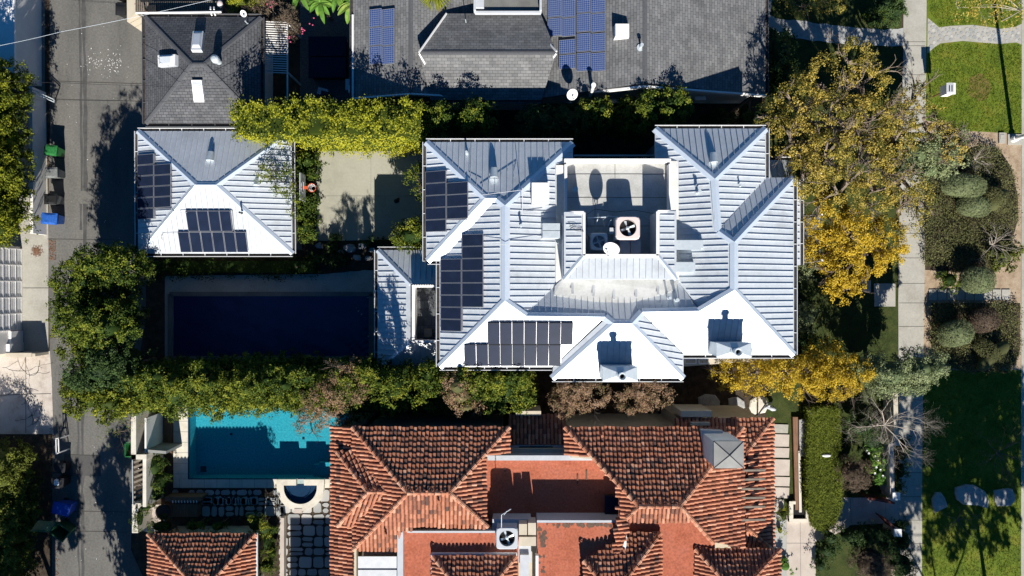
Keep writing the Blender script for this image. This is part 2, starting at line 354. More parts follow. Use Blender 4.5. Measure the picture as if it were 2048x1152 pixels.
for x0, y0, x1, y1 in ((128, 909, 200, 911), (200, 911, 201, 952), (140, 1022, 258, 1024), (140, 1062, 255, 1064), (95, 478, 240, 480), (100, 162, 290, 168), (100, 198, 290, 203)):
    a = P(x0, y0, 0); b = P(x1, y1, 0); a.z = b.z = .013; mb.bar(a, b, .03, .004)
mb.build('road_crack', M['joint'], kind='structure')
mb = MB(); r = random.Random(5)
for i in range(190):
    if i < 110: x = r.gauss(188 if r.random() < .35 else 228, 11); y = r.gauss(127, 11)
    else: x = r.uniform(130, 280); y = r.uniform(-5, 1150)
    p = P(x, y); s_ = r.uniform(.012, .04); mb.box((p.x, p.y, .010), s_, s_*r.uniform(.6, 2), .008, r.uniform(0, 3))
mb.build('paint_fleck', M['white_paint'], kind='stuff')
# west side of the alley
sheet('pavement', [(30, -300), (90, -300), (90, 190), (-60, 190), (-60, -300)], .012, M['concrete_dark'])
sheet('pavement', [(-300, 190), (92, 190), (97, 480), (97, 702), (-300, 702)], .012, M['concrete'])
sheet('pavement', [(-300, 702), (100, 702), (104, 762), (107, 868), (-300, 868)], .014, M['concrete_pink'])
mb = MB(); r = random.Random(8)
def crack(mb, x, y, a, n, st=7, z=.018, w=.022):
    for i in range(n):
        x2 = x+math.cos(a)*st; y2 = y+math.sin(a)*st; p = P(x, y); q = P(x2, y2); p.z = q.z = z
        mb.bar(p, q, w*r.uniform(.5, 1.5), .003); x, y = x2, y2; a += r.uniform(-.6, .6)
        if r.random() < .18: crack(mb, x, y, a+r.choice((-1, 1))*.9, n//3, st, z, w*.7)
for q in ((5, 735, 0, 12), (50, 712, 1.4, 14), (80, 720, 1.6, 14), (0, 792, 0, 13), (55, 800, 1.2, 9), (85, 800, 1.5, 8), (20, 760, .5, 9), (60, 750, -.3, 6), (30, 840, .2, 6)): crack(mb, *q)
for a, b in (((52, 705), (52, 866)), ((0, 790), (102, 787)), ((46, 576), (97, 576))):
    p = P(*a); q = P(*b); p.z = q.z = .018; mb.bar(p, q, .03, .004)
mb.build('pavement_crack', M['joint'], kind='structure')
# court, pool terrace
sheet('court', [(633, 300), (877, 300), (877, 478), (760, 480), (633, 482)], .02, M['concrete_court'])
mb = MB()
for a, b in (((633, 392), (877, 392)), ((742, 300), (742, 480))):
    p = P(*a); q = P(*b); p.z = q.z = .024; mb.bar(p, q, .014, .004)
mb.build('court_joint', M['concrete_dark'], kind='structure')
sheet('pool_terrace', [(330, 552), (640, 548), (660, 538), (720, 540), (790, 538), (790, 760), (330, 760)], .02, M['concrete'])
sheet('garden_bed', rough_edge([(585, 483), (790, 483), (790, 536), (700, 543), (640, 548), (585, 545)], 2), .024, M['soil'])
# south neighbour's pool terrace and patio
def rect(x0, y0, x1, y1): return [(x0, y0), (x1, y0), (x1, y1), (x0, y1)]
mb = MB()
for q in (rect(348, 790, 377, 958), rect(348, 958, 700, 975)):
    mb.prism([p.xy for p in pxy(q)], 0, .08)
mb.build('pool_deck', M['stone_cream'], kind='structure')
mb = MB()
for k in range(8):
    y = 800+k*21; a = P(348, y); b = P(377, y); a.z = b.z = .083; mb.bar(a, b, .015, .004)
for k in range(13):
    x = 360+k*25; a = P(x, 958); b = P(x, 975); a.z = b.z = .083; mb.bar(a, b, .015, .004)
mb.build('deck_joint', M['concrete_dark'], kind='structure')
sheet('patio_base', [(340, 975), (700, 975), (700, 1200), (560, 1200), (560, 1045), (340, 1045)], .01, M['soil'])
mb = MB(); r = random.Random(3)
def flags(x0, y0, x1, y1, cell):
    y = y0
    while y < y1-3:
        hh = cell*r.uniform(.65, 1.25); x = x0+r.uniform(-4, 0)
        while x < x1-3:
            ww = cell*r.uniform(.6, 1.35)
            parts = [(x, y, x+ww, y+hh)]
            if r.random() < .3: parts = [(x, y, x+ww, y+hh*.5), (x, y+hh*.5, x+ww, y+hh)]
            elif r.random() < .25: parts = [(x, y, x+ww*.45, y+hh), (x+ww*.45, y, x+ww, y+hh)]
            for a, b, c, d in parts:
                e = 1.5; a += e; b += e; c -= e; d -= e; j = lambda: r.uniform(-1.6, 1.6); k = 3
                pts = [(a+k, b+j()*.5), (c-k, b+j()*.5), (c+j()*.5, b+k), (c+j()*.5, d-k), (c-k, d+j()*.5), (a+k, d+j()*.5), (a+j()*.5, d-k), (a+j()*.5, b+k)]
                if d-b > 4 and c-a > 4: mb.prism([p.xy for p in pxy(pts)], .01, .045, t=r.random())
            x += ww
        y += hh
flags(345, 978, 560, 996, 17); flags(404, 994, 560, 1034, 20); flags(560, 978, 668, 1170, 23)
mb.build('patio_flagstones', M['flag'], kind='structure')
# right hand side: front gardens, footpath, parkway, street
sheet('front_yard', [(1530, -300), (1806, -300), (1797, 620), (1800, 1152), (1803, 1500), (1540, 1500), (1530, 600)], .006, M['lawn_shaded'])
sheet('footpath', [(1808, -300), (1855, -300), (1848, 600), (1844, 900), (1842, 1500), (1796, 1500), (1797, 800), (1796, 600), (1800, 300), (1806, 100)], .03, M['concrete'])
mb = MB()
for y in (-20, 84, 92, 150, 215, 282, 342, 395, 467, 516, 567, 606, 653, 700, 750, 800, 850, 893, 945, 993, 1040, 1087, 1134):
    a = P(1797, y); b = P(1850, y); a.z = b.z = .034; mb.bar(a, b, .022, .004)
mb.build('footpath_joint', M['joint'], kind='structure')
sheet('parkway_lawn', [(1855, -300), (2045, -300), (2043, 268), (1935, 262), (1850, 240)], .012, M['lawn'])
sheet('lawn_patch', rough_edge([(1945, 150), (1965, 148), (1980, 165), (1978, 190), (1968, 205), (1950, 200), (1935, 185)], 5, 8), .0135, M['lawn_dry'])
sheet('parkway_lawn', [(1845, 740), (2043, 740), (2043, 1500), (1842, 1500)], .012, M['lawn'])
sheet('parkway_bed', [(1848, 240), (1930, 258), (2044, 266), (2043, 602), (1848, 602)], .010, M['sandy'])
sheet('planting_soil', [(1850, 360), (1925, 300), (1960, 290), (2000, 300), (2022, 335), (2035, 390), (2036, 440), (2020, 490), (2000, 540), (1930, 545), (1850, 540)], .016, M['soil'])
sheet('planting_soil', [(1862, 606), (2040, 606), (2040, 700), (2030, 728), (1990, 742), (1940, 745), (1900, 735), (1862, 700)], .02, M['soil'])
sheet('parkway_bed', [(1848, 602), (2043, 602), (2043, 740), (1846, 740)], .014, M['sandy'])
sheet('kerb_strip', [(2043, -300), (2050, -300), (2048, 1500), (2041, 1500)], .03, M['concrete'])
sheet('street_road', [(2050, -400), (2500, -400), (2500, 1600), (2048, 1600)], .004, M['asphalt'])
pathpoly = [(1540, 28), (1552, 38), (1600, 42), (1700, 55), (1765, 60), (1808, 56), (1808, 92), (1760, 92), (1700, 90), (1600, 78), (1560, 70), (1520, 40), (1520, 0), (1545, 0)]
sheet('stone_path', rough_edge(pathpoly, 1.5, 12), .02, M['flag'])
pp2 = [(1855, 36), (1866, 45), (1878, 55), (1900, 52), (1945, 50), (1975, 54), (2000, 58), (2030, 54), (2044, 47), (2044, 90), (2032, 85), (2000, 88), (1970, 86), (1925, 82), (1880, 87), (1868, 95), (1854, 108)]
sheet('stone_path', pp2, .02, M['concrete'])
mb = MB(); r = random.Random(12)
def crazy(mb, poly, n, r, z=.022, s=7):
    xs = [p[0] for p in poly]; ys = [p[1] for p in poly]; done = []
    def inside(x, y):
        c = False; j = len(poly)-1
        for i in range(len(poly)):
            if (poly[i][1] > y) != (poly[j][1] > y) and x < (poly[j][0]-poly[i][0])*(y-poly[i][1])/(poly[j][1]-poly[i][1])+poly[i][0]: c = not c
            j = i
        return c
    for _ in range(n):
        x = r.uniform(min(xs), max(xs)); y = r.uniform(min(ys), max(ys)); q = r.uniform(.5, 1)*s
        if not all(inside(x+dx*q, y+dy*q) for dx, dy in ((1, 0), (-1, 0), (0, 1), (0, -1))): continue
        if any(math.hypot(x-a, y-b) < (q+c)*.86 for a, b, c in done): continue
        done.append((x, y, q)); k = r.choice((5, 6, 7)); ph = r.random()*6
        mb.prism([P(x+math.cos(ph+2*math.pi*i/k)*q*r.uniform(.8, 1), y+math.sin(ph+2*math.pi*i/k)*q*r.uniform(.8, 1)).xy for i in range(k)], .02, z+r.uniform(.004, .012), t=r.random()**1.5)
crazy(mb, pp2, 2500, r, .024, 5.5); crazy(mb, pathpoly, 2500, r, .024, 5.5)
mb.build('path_stones', M['flag'], kind='structure')
sheet('entry_path', [(1573, 1030), (1628, 1030), (1630, 1080), (1632, 1200), (1572, 1200)], .03, M['stone_pink'])
sheet('entry_path', [(1680, 995), (1800, 995), (1805, 1045), (1700, 1050), (1690, 1060), (1627, 1085), (1628, 1045)], .026, M['stone_pink'])
mb = MB()
for a, b in (((1575, 1038), (1628, 1038)), ((1573, 1086), (1630, 1086)), ((1600, 1038), (1601, 1160)), ((1700, 996), (1702, 1045)), ((1770, 995), (1772, 1045))):
    p = P(*a); q = P(*b); p.z = q.z = .034; mb.bar(p, q, .012, .004)
mb.build('path_joint', M['joint'], kind='structure')
sheet('slate_paving', [(1540, 1020), (1573, 1040), (1573, 1200), (1540, 1200)], .02, M['flag'])
sheet('garden_slab', [(1747, 567), (1790, 567), (1790, 613), (1748, 613)], .05, M['concrete'])
sheet('garden_slab', [(1600, 430), (1640, 430), (1640, 520), (1600, 520)], .04, M['concrete_dark'])
sheet('garden_slab', [(1724, 560), (1741, 560), (1741, 585), (1724, 585)], .05, M['concrete'])
sheet('side_yard', [(600, -300), (720, -300), (720, 205), (600, 205)], .008, M['gravel'])
for i, (x0, x1) in enumerate([(1857+k*18.2, 1857+k*18.2+16.5) for k in range(9)]):
    mb = MB(); mb.prism([p.xy for p in pxy(rect(x0, 579, x1, 600))], .0, .06)
    tag(mb.build('paving_slab', M['concrete']), 'grey square slab in the row crossing the parkway between the two shrub beds', 'paving slab', 'slabs crossing the parkway strip')
# ---------------------------------------------------------------- planes and roofs
class Plane:
    def __init__(s, pts):
        A = np.array([[*P(*p)] for p in pts]); c = A.mean(0); _, _, vt = np.linalg.svd(A-c); n = Vector(vt[2])
        if n.z < 0: n = -n
        s.c = Vector(c); s.n = n; up = Vector((-n.x, -n.y, 0))
        up = up.normalized() if up.length > 1e-4 else Vector((0, 1, 0))
        # straighten the eave direction to the nearest axis of the house when it is close to one
        s.s = (Vector((up.x, up.y, 0))-n*(Vector((up.x, up.y, 0)).dot(n))).normalized(); s.e = s.s.cross(n).normalized()
    def hit(s, px, py):
        o = Vector((0, 0, H)); d = P(px, py, 0)-o; t = (s.c-o).dot(s.n)/d.dot(s.n); return o+d*t
    def es(s, p): d = p-s.c; return d.dot(s.e), d.dot(s.s)
    def at(s, e, q, h=0): return s.c+s.e*e+s.s*q+s.n*h
def pin(x, y, poly):
    c = False; j = len(poly)-1
    for i in range(len(poly)):
        if (poly[i][1] > y) != (poly[j][1] > y) and x < (poly[j][0]-poly[i][0])*(y-poly[i][1])/(poly[j][1]-poly[i][1])+poly[i][0]: c = not c
        j = i
    return c
def scan(poly, x):
    ys = []; n = len(poly)
    for i in range(n):
        a = poly[i]; b = poly[(i+1) % n]
        if (a[0] <= x < b[0]) or (b[0] <= x < a[0]): ys.append(a[1]+(b[1]-a[1])*(x-a[0])/(b[0]-a[0]))
    ys.sort(); return list(zip(ys[::2], ys[1::2]))
class Roof:
    def __init__(s, kind, spacing=.305): s.kind = kind; s.r = MB(); s.g = []; s.cap_ = []; s.sp = spacing; s.rnd = random.Random(1)
    def face(s, pts, gut=True, seams=True, hi=.26, lo=.06, plane=None):
        pl = plane or Plane(pts); w = [pl.hit(p[0], p[1]) for p in pts]; es = [pl.es(p) for p in w]
        s.r.slab(w, .12, 1 if s.kind == 'tile' else 0, [(a, b) for a, b in es])
        if s.kind == 'metal' and seams:
            e0 = min(a for a, b in es); e1 = max(a for a, b in es); k = math.floor(e0/s.sp)+1
            x = e0+.3
            while x < e1-.08:
                for q0, q1 in scan(es, x):
                    if q1-q0 > lo+hi+.1: s.r.bar(pl.at(x, q0+lo, .02), pl.at(x, q1-hi, .02), .02, .06, 1, up=pl.n)
                x += s.sp
        if s.kind == 'tile': s.tiles(pl, es)
        if gut:
            zm = min(p[2] for p in pts); n = len(pts)
            for i in range(n):
                j = (i+1) % n
                if pts[i][2] < zm+.03 and pts[j][2] < zm+.03:
                    a = w[i].copy(); b = w[j].copy(); out = Vector((-pl.s.x, -pl.s.y, 0)).normalized(); d = (b-a).normalized()
                    if s.kind != 'tile':
                        G_ = MB(); s.g.append(G_)
                        G_.bar(a+out*.08-Vector((0, 0, .09)), b+out*.08-Vector((0, 0, .09)), .16, .02, 1)
                        G_.bar(a+out*.165-Vector((0, 0, .05)), b+out*.165-Vector((0, 0, .05)), .03, .12, 0)
                        L_ = (b-a).length; k = max(1, int(L_/1.1))
                        for q in range(1, k):
                            p = a+(b-a)*(q/k); G_.bar(p+out*.0-Vector((0, 0, .03)), p+out*.16-Vector((0, 0, .03)), .035, .02, 0)
        return pl
    def tiles(s, pl, es):
        W_, L_ = .205, .27; r = s.rnd
        e0 = min(a for a, b in es); e1 = max(a for a, b in es); q0 = min(b for a, b in es); q1 = max(b for a, b in es)
        ns = 5
        e = e0+W_/2
        while e < e1:
            off = r.uniform(-.04, .04); q = q0+L_*.45+off
            while q < q1:
                if pin(e, q, es):
                    t = min(1, max(0, r.gauss(.56, .17))) if r.random() > .1 else r.uniform(0, .3)
                    je = r.uniform(-.012, .012); ang = r.uniform(-.03, .03); lo_, hi_ = q-L_*.56, q+L_*.56
                    ring = []
                    for (qq, rad, base) in ((lo_, .088, .045), (hi_, .072, .008)):
                        row = []
                        for k in range(ns+1):
                            a = math.pi*k/ns; ee = e+je+math.cos(a)*rad+(qq-q)*ang; row.append(pl.at(ee, qq, base+math.sin(a)*rad*.95))
                        ring.append(row)
                    vs = ring[0]+ring[1]; m_ = ns+1
                    s.r.raw(vs, [(k+1, k, m_+k, m_+k+1) for k in range(ns)]+[tuple(range(m_))[::1]], 0, t)
                q += L_
            e += W_
        return
    def hip(s, a, b, w=.36, h=.07):
        a = P(*a); b = P(*b)
        if s.kind == 'tile':
            d = (b-a); n = max(1, int(d.length/.34)); r = s.rnd
            if d.z < 0: a, b = b, a; d = -d
            for i in range(n):
                p0 = a+d*((i-.05)/n); p1 = a+d*((i+1.12)/n); dd = (p1-p0).normalized(); x = dd.cross(Vector((0, 0, 1))).normalized(); u = x.cross(dd)
                vs = []
                for p, rad, z in ((p0, .125, .09), (p1, .10, .05)):
                    for k in range(6): an = math.pi*k/5; vs.append(p+x*math.cos(an)*rad+u*(math.sin(an)*rad*.9+z-.02))
                s.r.raw(vs, [(k, k+1, 7+k-1+0, 6+k) for k in range(5)]+[(0, 1, 2, 3, 4, 5)], 0, min(1, max(.3, r.gauss(.78, .12))))
            return
        if s.kind == 'shingle': w, h = .24, .02
        d = (b-a).normalized(); x = Vector((d.y, -d.x, 0)).normalized(); u = x.cross(d)
        if u.z < 0: u = -u
        lv = abs(b.z-a.z) < .08
        dr = (.42 if lv else .30)*w/2
        sec = [(-w/2, -dr+.035), (-w/2+.03, -dr+.05), (0, h), (w/2-.03, -dr+.05), (w/2, -dr+.035), (w/2, -dr-.08), (-w/2, -dr-.08)]
        vs = [a+x*p+Vector((0, 0, q)) for p, q in sec]+[b+x*p+Vector((0, 0, q)) for p, q in sec]; n = len(sec)
        K_ = MB(); s.cap_.append(K_); K_.raw(vs, [(i, (i+1) % n, n+(i+1) % n, n+i) for i in range(n)]+[tuple(range(n))[::-1], tuple(range(n, 2*n))])
    def build(s, parent, mats, name='roof'):
        if not isinstance(mats, (list, tuple)): mats = [mats]
        if s.kind == 'metal': mats = mats+[M['metal_seam']]
        o = s.r.build(name, mats, parent)
        for K_ in s.cap_: K_.build('ridge_cap', M['metal_cap'] if s.kind == 'metal' else M['shingle_cap'], o)
        for G_ in s.g: G_.build('gutter', [M['gutter_white'], M['gutter_dark']] if s.kind == 'metal' else [M['shingle_cap'], M['gutter_dark']], o)
        return o
def house(name, label, cat, px, py): return thing(name, label, cat, P(px, py, 0))
def walls(parent, poly_px, zpx, z1, m, z0=0, name='wall'):
    mb = MB(); mb.prism([P(x, y, zpx).xy for x, y in poly_px], z0, z1); return mb.build(name, m, parent)
# ---- main house
hs = house('house', 'large two storey house with a pale ribbed metal hip roof and central equipment well', 'house', 1220, 510)
ZE = 6.2
R_ = Roof('metal')
N1 = R_.face([(852, 284, ZE), (1146, 284, ZE), (1010, 410, 7.55), (993, 397, 7.44), (971, 397, 7.44)])
R_.face([(852, 284, ZE), (971, 397, 7.44), (855, 522, ZE), (852, 522, ZE)])                     # west wing, west slope
R_.face([(855, 522, ZE), (971, 397, 7.44), (993, 397, 7.44), (882, 522, ZE)], seams=False)        # west wing, south slope
WP = R_.face([(882, 522, ZE), (993, 397, 7.44), (1010, 410, 7.6), (1010, 602, 7.6), (879, 734, ZE), (879, 522, ZE)])
R_.face([(1146, 284, ZE), (1146, 322, ZE), (1112, 330, 6.55), (1112, 572, 6.55), (1052, 630, 7.2), (1010, 602, 7.62), (1010, 410, 7.62)], gut=False)
SP = R_.face([(879, 734, ZE), (1010, 602, 7.62), (1052, 632, 7.28), (1210, 634, 7.28), (1104, 734, ZE)], seams=True, hi=.1)
R_.face([(1104, 757, ZE), (1227, 647, 7.4), (1213, 636, 7.3), (1106, 734, ZE+.05)], seams=False, gut=False)
R_.face([(1104, 757, ZE), (1227, 647, 7.4), (1263, 647, 7.4), (1367, 757, ZE)], hi=.1)
R_.face([(1367, 757, ZE), (1263, 647, 7.4), (1283, 626, 7.3), (1367, 708, ZE+.05)], gut=False)
S2 = R_.face([(1367, 710, ZE), (1283, 624, 7.24), (1398, 622, 7.24), (1468, 580, 7.75), (1588, 710, ZE)], hi=.1)
R_.face([(1588, 710, ZE), (1468, 580, 7.75), (1468, 484, 7.75), (1588, 355, ZE)])
R_.face([(1437, 461, 7.42), (1468, 484, 7.72), (1588, 355, ZE), (1533, 355, ZE)], gut=False)
R_.face([(1310, 257, ZE), (1532, 257, ZE), (1429, 358, 7.4)])
R_.face([(1532, 257, ZE), (1532, 357, ZE), (1437, 461, 7.4), (1430, 440, 7.42), (1429, 358, 7.42)])
R_.face([(1310, 257, ZE), (1310, 322, ZE), (1356, 322, 6.6), (1356, 560, 6.6), (1400, 620, 7.1), (1468, 580, 7.72), (1468, 484, 7.72), (1437, 462, 7.42), (1429, 358, 7.4)], gut=False)
R_.face([(1052, 631, 7.26), (1210, 633, 7.26), (1227, 646, 7.38), (1262, 646, 7.38), (1284, 623, 7.22), (1398, 621, 7.22), (1356, 560, 6.47), (1110, 562, 6.47)], gut=False, hi=.12)
for a, b in (((852, 284, ZE), (971, 397, 7.44)), ((1146, 286, ZE), (1010, 411, 7.62)), ((971, 397, 7.44), (993, 397, 7.44)), ((993, 397, 7.44), (1010, 411, 7.62)),
             ((971, 397, 7.44), (855, 522, ZE)), ((1010, 411, 7.62), (1010, 602, 7.62)), ((1010, 602, 7.62), (879, 734, ZE)), ((1010, 602, 7.62), (1052, 632, 7.28)),
             ((1052, 632, 7.28), (1210, 634, 7.28)), ((1210, 634, 7.28), (1227, 647, 7.4)), ((1227, 647, 7.4), (1263, 647, 7.4)), ((1263, 647, 7.4), (1284, 624, 7.24)), ((1284, 624, 7.24), (1398, 622, 7.24)),
             ((1227, 647, 7.4), (1104, 757, ZE)), ((1263, 647, 7.4), (1367, 757, ZE)), ((1398, 622, 7.24), (1468, 580, 7.75)), ((1468, 580, 7.75), (1588, 710, ZE)), ((1468, 484, 7.75), (1468, 580, 7.75)),
             ((1468, 484, 7.75), (1588, 355, ZE)), ((1437, 462, 7.42), (1468, 484, 7.75)), ((1429, 358, 7.42), (1437, 462, 7.42)), ((1310, 257, ZE), (1429, 358, 7.42)), ((1532, 257, ZE), (1429, 358, 7.42))):
    R_.hip(a, b)
rf = R_.build(hs, M['metal_roof'])
walls(hs, [(868, 298), (1132, 298), (1132, 335), (1325, 335), (1325, 272), (1518, 272), (1518, 365), (1574, 365), (1574, 697), (1353, 697), (1353, 744), (1118, 744), (1118, 721), (893, 721), (893, 509), (868, 509)], ZE, 6.2, M['stucco_grey'])
# membrane gutters and deck in the middle of the roof
mb = MB()
mb.slab([P(1112, 330, 6.62), P(1130, 330, 6.60), P(1130, 560, 6.60), P(1112, 572, 6.62)], .3)
mb.slab([P(1338, 322, 6.62), P(1360, 322, 6.66), P(1360, 560, 6.66), P(1338, 560, 6.62)], .3)
mb.slab([P(1126, 556, 6.62), P(1362, 556, 6.62), P(1346, 582, 6.86), P(1236, 612, 7.02), P(1108, 590, 6.84), P(1110, 572, 6.7)], .3)
mb.build('membrane_gutter', M['membrane_white'], hs)
mb = MB(); mb.slab([P(1128, 320, 6.42), P(1340, 320, 6.42), P(1340, 560, 6.42), P(1128, 560, 6.42)], .3)
dk = mb.build('roof_deck', M['membrane'], hs)
mb = MB()
for a, b in (((1132, 348, 6.43), (1336, 348, 6.43)), ((1132, 395, 6.43), (1336, 395, 6.43)), ((1168, 452, 6.43), (1314, 452, 6.43)), ((1230, 326, 6.43), (1230, 357, 6.43)), ((1190, 395, 6.43), (1190, 450, 6.43))):
    mb = MB(); mb.bar(P(*a), P(*b), .02, .012); mb.build('membrane_seam', M['joint'], dk)
for x in (1145, 1187, 1228, 1272, 1316): mb = MB(); mb.bar(P(x, 562, 6.63), P(x, 600-abs(x-1236)*.13, 6.98), .12, .025); mb.build('membrane_seam', M['gutter_white'], dk)
mb = MB()
mb.bar(P(1128, 322, 6.65), P(1340, 322, 6.65), .16, .46); mb.bar(P(1131, 330, 6.62), P(1131, 424, 6.62), .14, .4); mb.bar(P(1338, 330, 6.66), P(1338, 424, 6.66), .12, .5)
mb.build('parapet', M['white_paint'], hs)
# raised mansard ring around the equipment well
R_ = Roof('metal')
RO, RI = 8.0, 8.1
R_.face([(1128, 424, RO), (1128, 558, RO), (1168, 511, RI), (1168, 424, RI)], gut=False, hi=.12, lo=.1)
R_.face([(1353, 422, RO), (1353, 556, RO), (1315, 511, RI), (1315, 422, RI)], gut=False, hi=.12, lo=.1)
R_.face([(1128, 559, RO), (1353, 559, RO), (1315, 511, RI), (1168, 511, RI)], gut=False, hi=.2, lo=.05)
for a, b in (((1168, 511, RI), (1128, 559, RO)), ((1315, 511, RI), (1353, 559, RO))): R_.hip(a, b, .2, .05)
rg = R_.build(hs, M['metal_roof'], 'mansard_ring')
mb = MB()
def wallseg(a, b, z0, z1, th=.14):
    a = P(*a); b = P(*b); c = (z0+z1)/2; mb.bar(Vector((a.x, a.y, c)), Vector((b.x, b.y, c)), th, z1-z0)
wallseg((1130, 426, RO), (1130, 556, RO), 6.3, 7.76); wallseg((1351, 424, RO), (1351, 554, RO), 6.3, 7.76); wallseg((1130, 556, RO), (1351, 556, RO), 6.3, 7.72)
wallseg((1167, 426, RI), (1167, 512, RI), 6.3, 8.02); wallseg((1316, 424, RI), (1316, 512, RI), 6.3, 8.02); wallseg((1167, 513, RI), (1316, 513, RI), 6.3, 8.0)
wallseg((1130, 427, RI), (1166, 427, RI), 6.3, 7.8); wallseg((1317, 425, RI), (1351, 425, RI), 6.3, 7.8)
mb.build('well_wall', M['grey_paint'], hs)
mb = MB()
for a, b in (((1168, 425, 8.13), (1168, 511, 8.13)), ((1315, 423, 8.13), (1315, 511, 8.13)), ((1166, 511, 8.13), (1317, 511, 8.13)), ((1128, 425, 7.9), (1168, 425, 8.14)), ((1353, 423, 7.9), (1315, 423, 8.14))): mb.bar(P(*a), P(*b), .13, .06)
mb.build('coping', M['white_paint'], rg)
# skylight hoods (half drum vents) on the north slopes
def hood(px, py, z, parent, w=.42, l=.5, label=None):
    mb = MB(); c = P(px, py, z); n = 8; h = .34
    f = []; bk = []
    for k in range(n+1):
        a = math.pi*k/n; f.append(c+Vector((math.cos(a)*w/2, -l*.5, math.sin(a)*h))); bk.append(c+Vector((math.cos(a)*w*.38, l*.5, math.sin(a)*h*.55-.05)))
    mb.raw(f+bk, [(k, n+1+k, n+2+k, k+1) for k in range(n)]+[tuple(range(n+1)), tuple(range(2*n+1, n, -1))], 0)
    mb.slab([c+Vector((-w*.7, -l*.75, -.22)), c+Vector((w*.7, -l*.75, -.22)), c+Vector((w*.6, l*.9, -.5)), c+Vector((-w*.6, l*.9, -.5))], .03)
    o = mb.build('roof_vent', M['galv'], parent)
    if label: o['label'] = label
hood(988, 345, 7.05, hs); hood(1427, 315, 7.0, hs)
# vents, boxes, pipes on the main roof
mb = MB(); mb.box(P(1080, 389, 6.9), .86, 1.0, .62); mb.build('roof_hatch', M['white_paint'], hs)
mb = MB()
for px, py, a in ((1102, 455, 0), (1102, 470, 0)): mb.box(P(px, py, 6.85), 1.0, .40, .42, a, taper=.86)
mb.tube([P(1120, 462, 7.0), P(1098, 462, 7.0)], .2, 10)
mb.build('duct_hood', M['galv'], hs)
for (px, py, w, l) in ((1376, 490, 1.2, .42), (1367, 534, .85, .42)):
    mb = MB(); mb.box(P(px, py, 6.6), w, l, .75, 0, taper=.94); mb.box(P(px, py, 7.35), w+.06, l+.06, .04); mb.build('duct_hood', M['galv'], hs)
def tpipe(px, py, z, h, r, parent, mt='galv', name='vent_pipe'):
    mb = MB(); mb.cyl(P(px, py, z), r*1.6, .06, 12); mb.cyl(P(px, py, z), r, h, 12); mb.cyl(P(px, py, z)+Vector((0, 0, h)), r*1.35, .05, 12); return mb.build(name, M[mt], parent)
for q in ((1394, 385, 7.0, .5, .06), (1391, 372, 7.0, .3, .04), (1042, 452, 7.4, .35, .05), (934, 307, 6.45, .4, .05), (1336, 596, 7.0, .45, .05), (1352, 600, 7.0, .3, .07), (1150, 380, 6.45, .35, .09), (1480, 372, 7.0, .2, .04)): tpipe(*q, hs)
mb = MB()
mb.tube([P(1045, 430, 7.55), P(1045, 376, 8.0)], .018, 5); mb.tube([P(1042, 390, 7.9), P(1034, 400, 7.9)], .014, 5)
mb.tube([P(1046, 428, 7.4), P(1087, 428, 7.1)], .02, 5); mb.tube([P(963, 390, 7.55), P(1042, 380, 7.75)], .014, 5); mb.tube([P(940, 310, 6.6), P(940, 366, 7.3)], .012, 5); mb.tube([P(940, 366, 7.3), P(966, 385, 7.55)], .012, 5)
mb.tube([P(968, 486, 7.4), P(1010, 489, 7.8), P(1128, 487, 6.9)], .014, 5); mb.tube([P(927, 438, 6.95), P(937, 462, 6.9)], .014, 5); mb.tube([P(960, 610, 7.1), P(961, 648, 7.1)], .014, 5)
mb.build('conduit', M['grey_paint'], hs)
# chimneys
def chimney(px, py, lab):
    c = P(px, py, 7.9); b = MB(); sx, sy = 1.72, .72
    b.box((c.x, c.y, 5.6), sx-.08, sy-.06, 2.2)
    o = b.build('chimney', M['galv'], hs, lab)
    z = 7.9; cx, cy = c.x, c.y
    m1 = MB(); hw, hh = sx/2, sy/2; top = [(cx-.18, cy-.1, z+.10), (cx+.18, cy-.1, z+.10), (cx+.18, cy+.1, z+.10), (cx-.18, cy+.1, z+.10)]; bot = [(cx-hw, cy-hh, z-.05), (cx+hw, cy-hh, z-.05), (cx+hw, cy+hh, z-.05), (cx-hw, cy+hh, z-.05)]
    m1.raw(bot+top, [(i, (i+1) % 4, 4+(i+1) % 4, 4+i) for i in range(4)]+[(4, 5, 6, 7), (3, 2, 1, 0)]); m1.prism([(cx-hw, cy-hh), (cx+hw, cy-hh), (cx+hw, cy+hh), (cx-hw, cy+hh)], z-.13, z-.052)
    m1.build('chimney_cap', M['galv'], o)
    m2 = MB(); m2.lathe((cx, cy-.05, z+.08), [(.22, 0), (.24, .03), (.15, .06), (.15, .45), (.20, .45), (.20, .55), (.16, .55), (.12, .5), (.12, .2)], 20); m2.build('flue', M['galv'], o, smooth=False)
    m3 = MB(); m3.cyl((cx, cy-.05, z+.2), .13, .1, 16); m3.build('flue_opening', M['hole'], o)
chimney(1241, 748, 'metal clad chimney straddling the southern eave of the middle hip'); chimney(1469, 700, 'metal clad chimney at the eave near the south east corner')
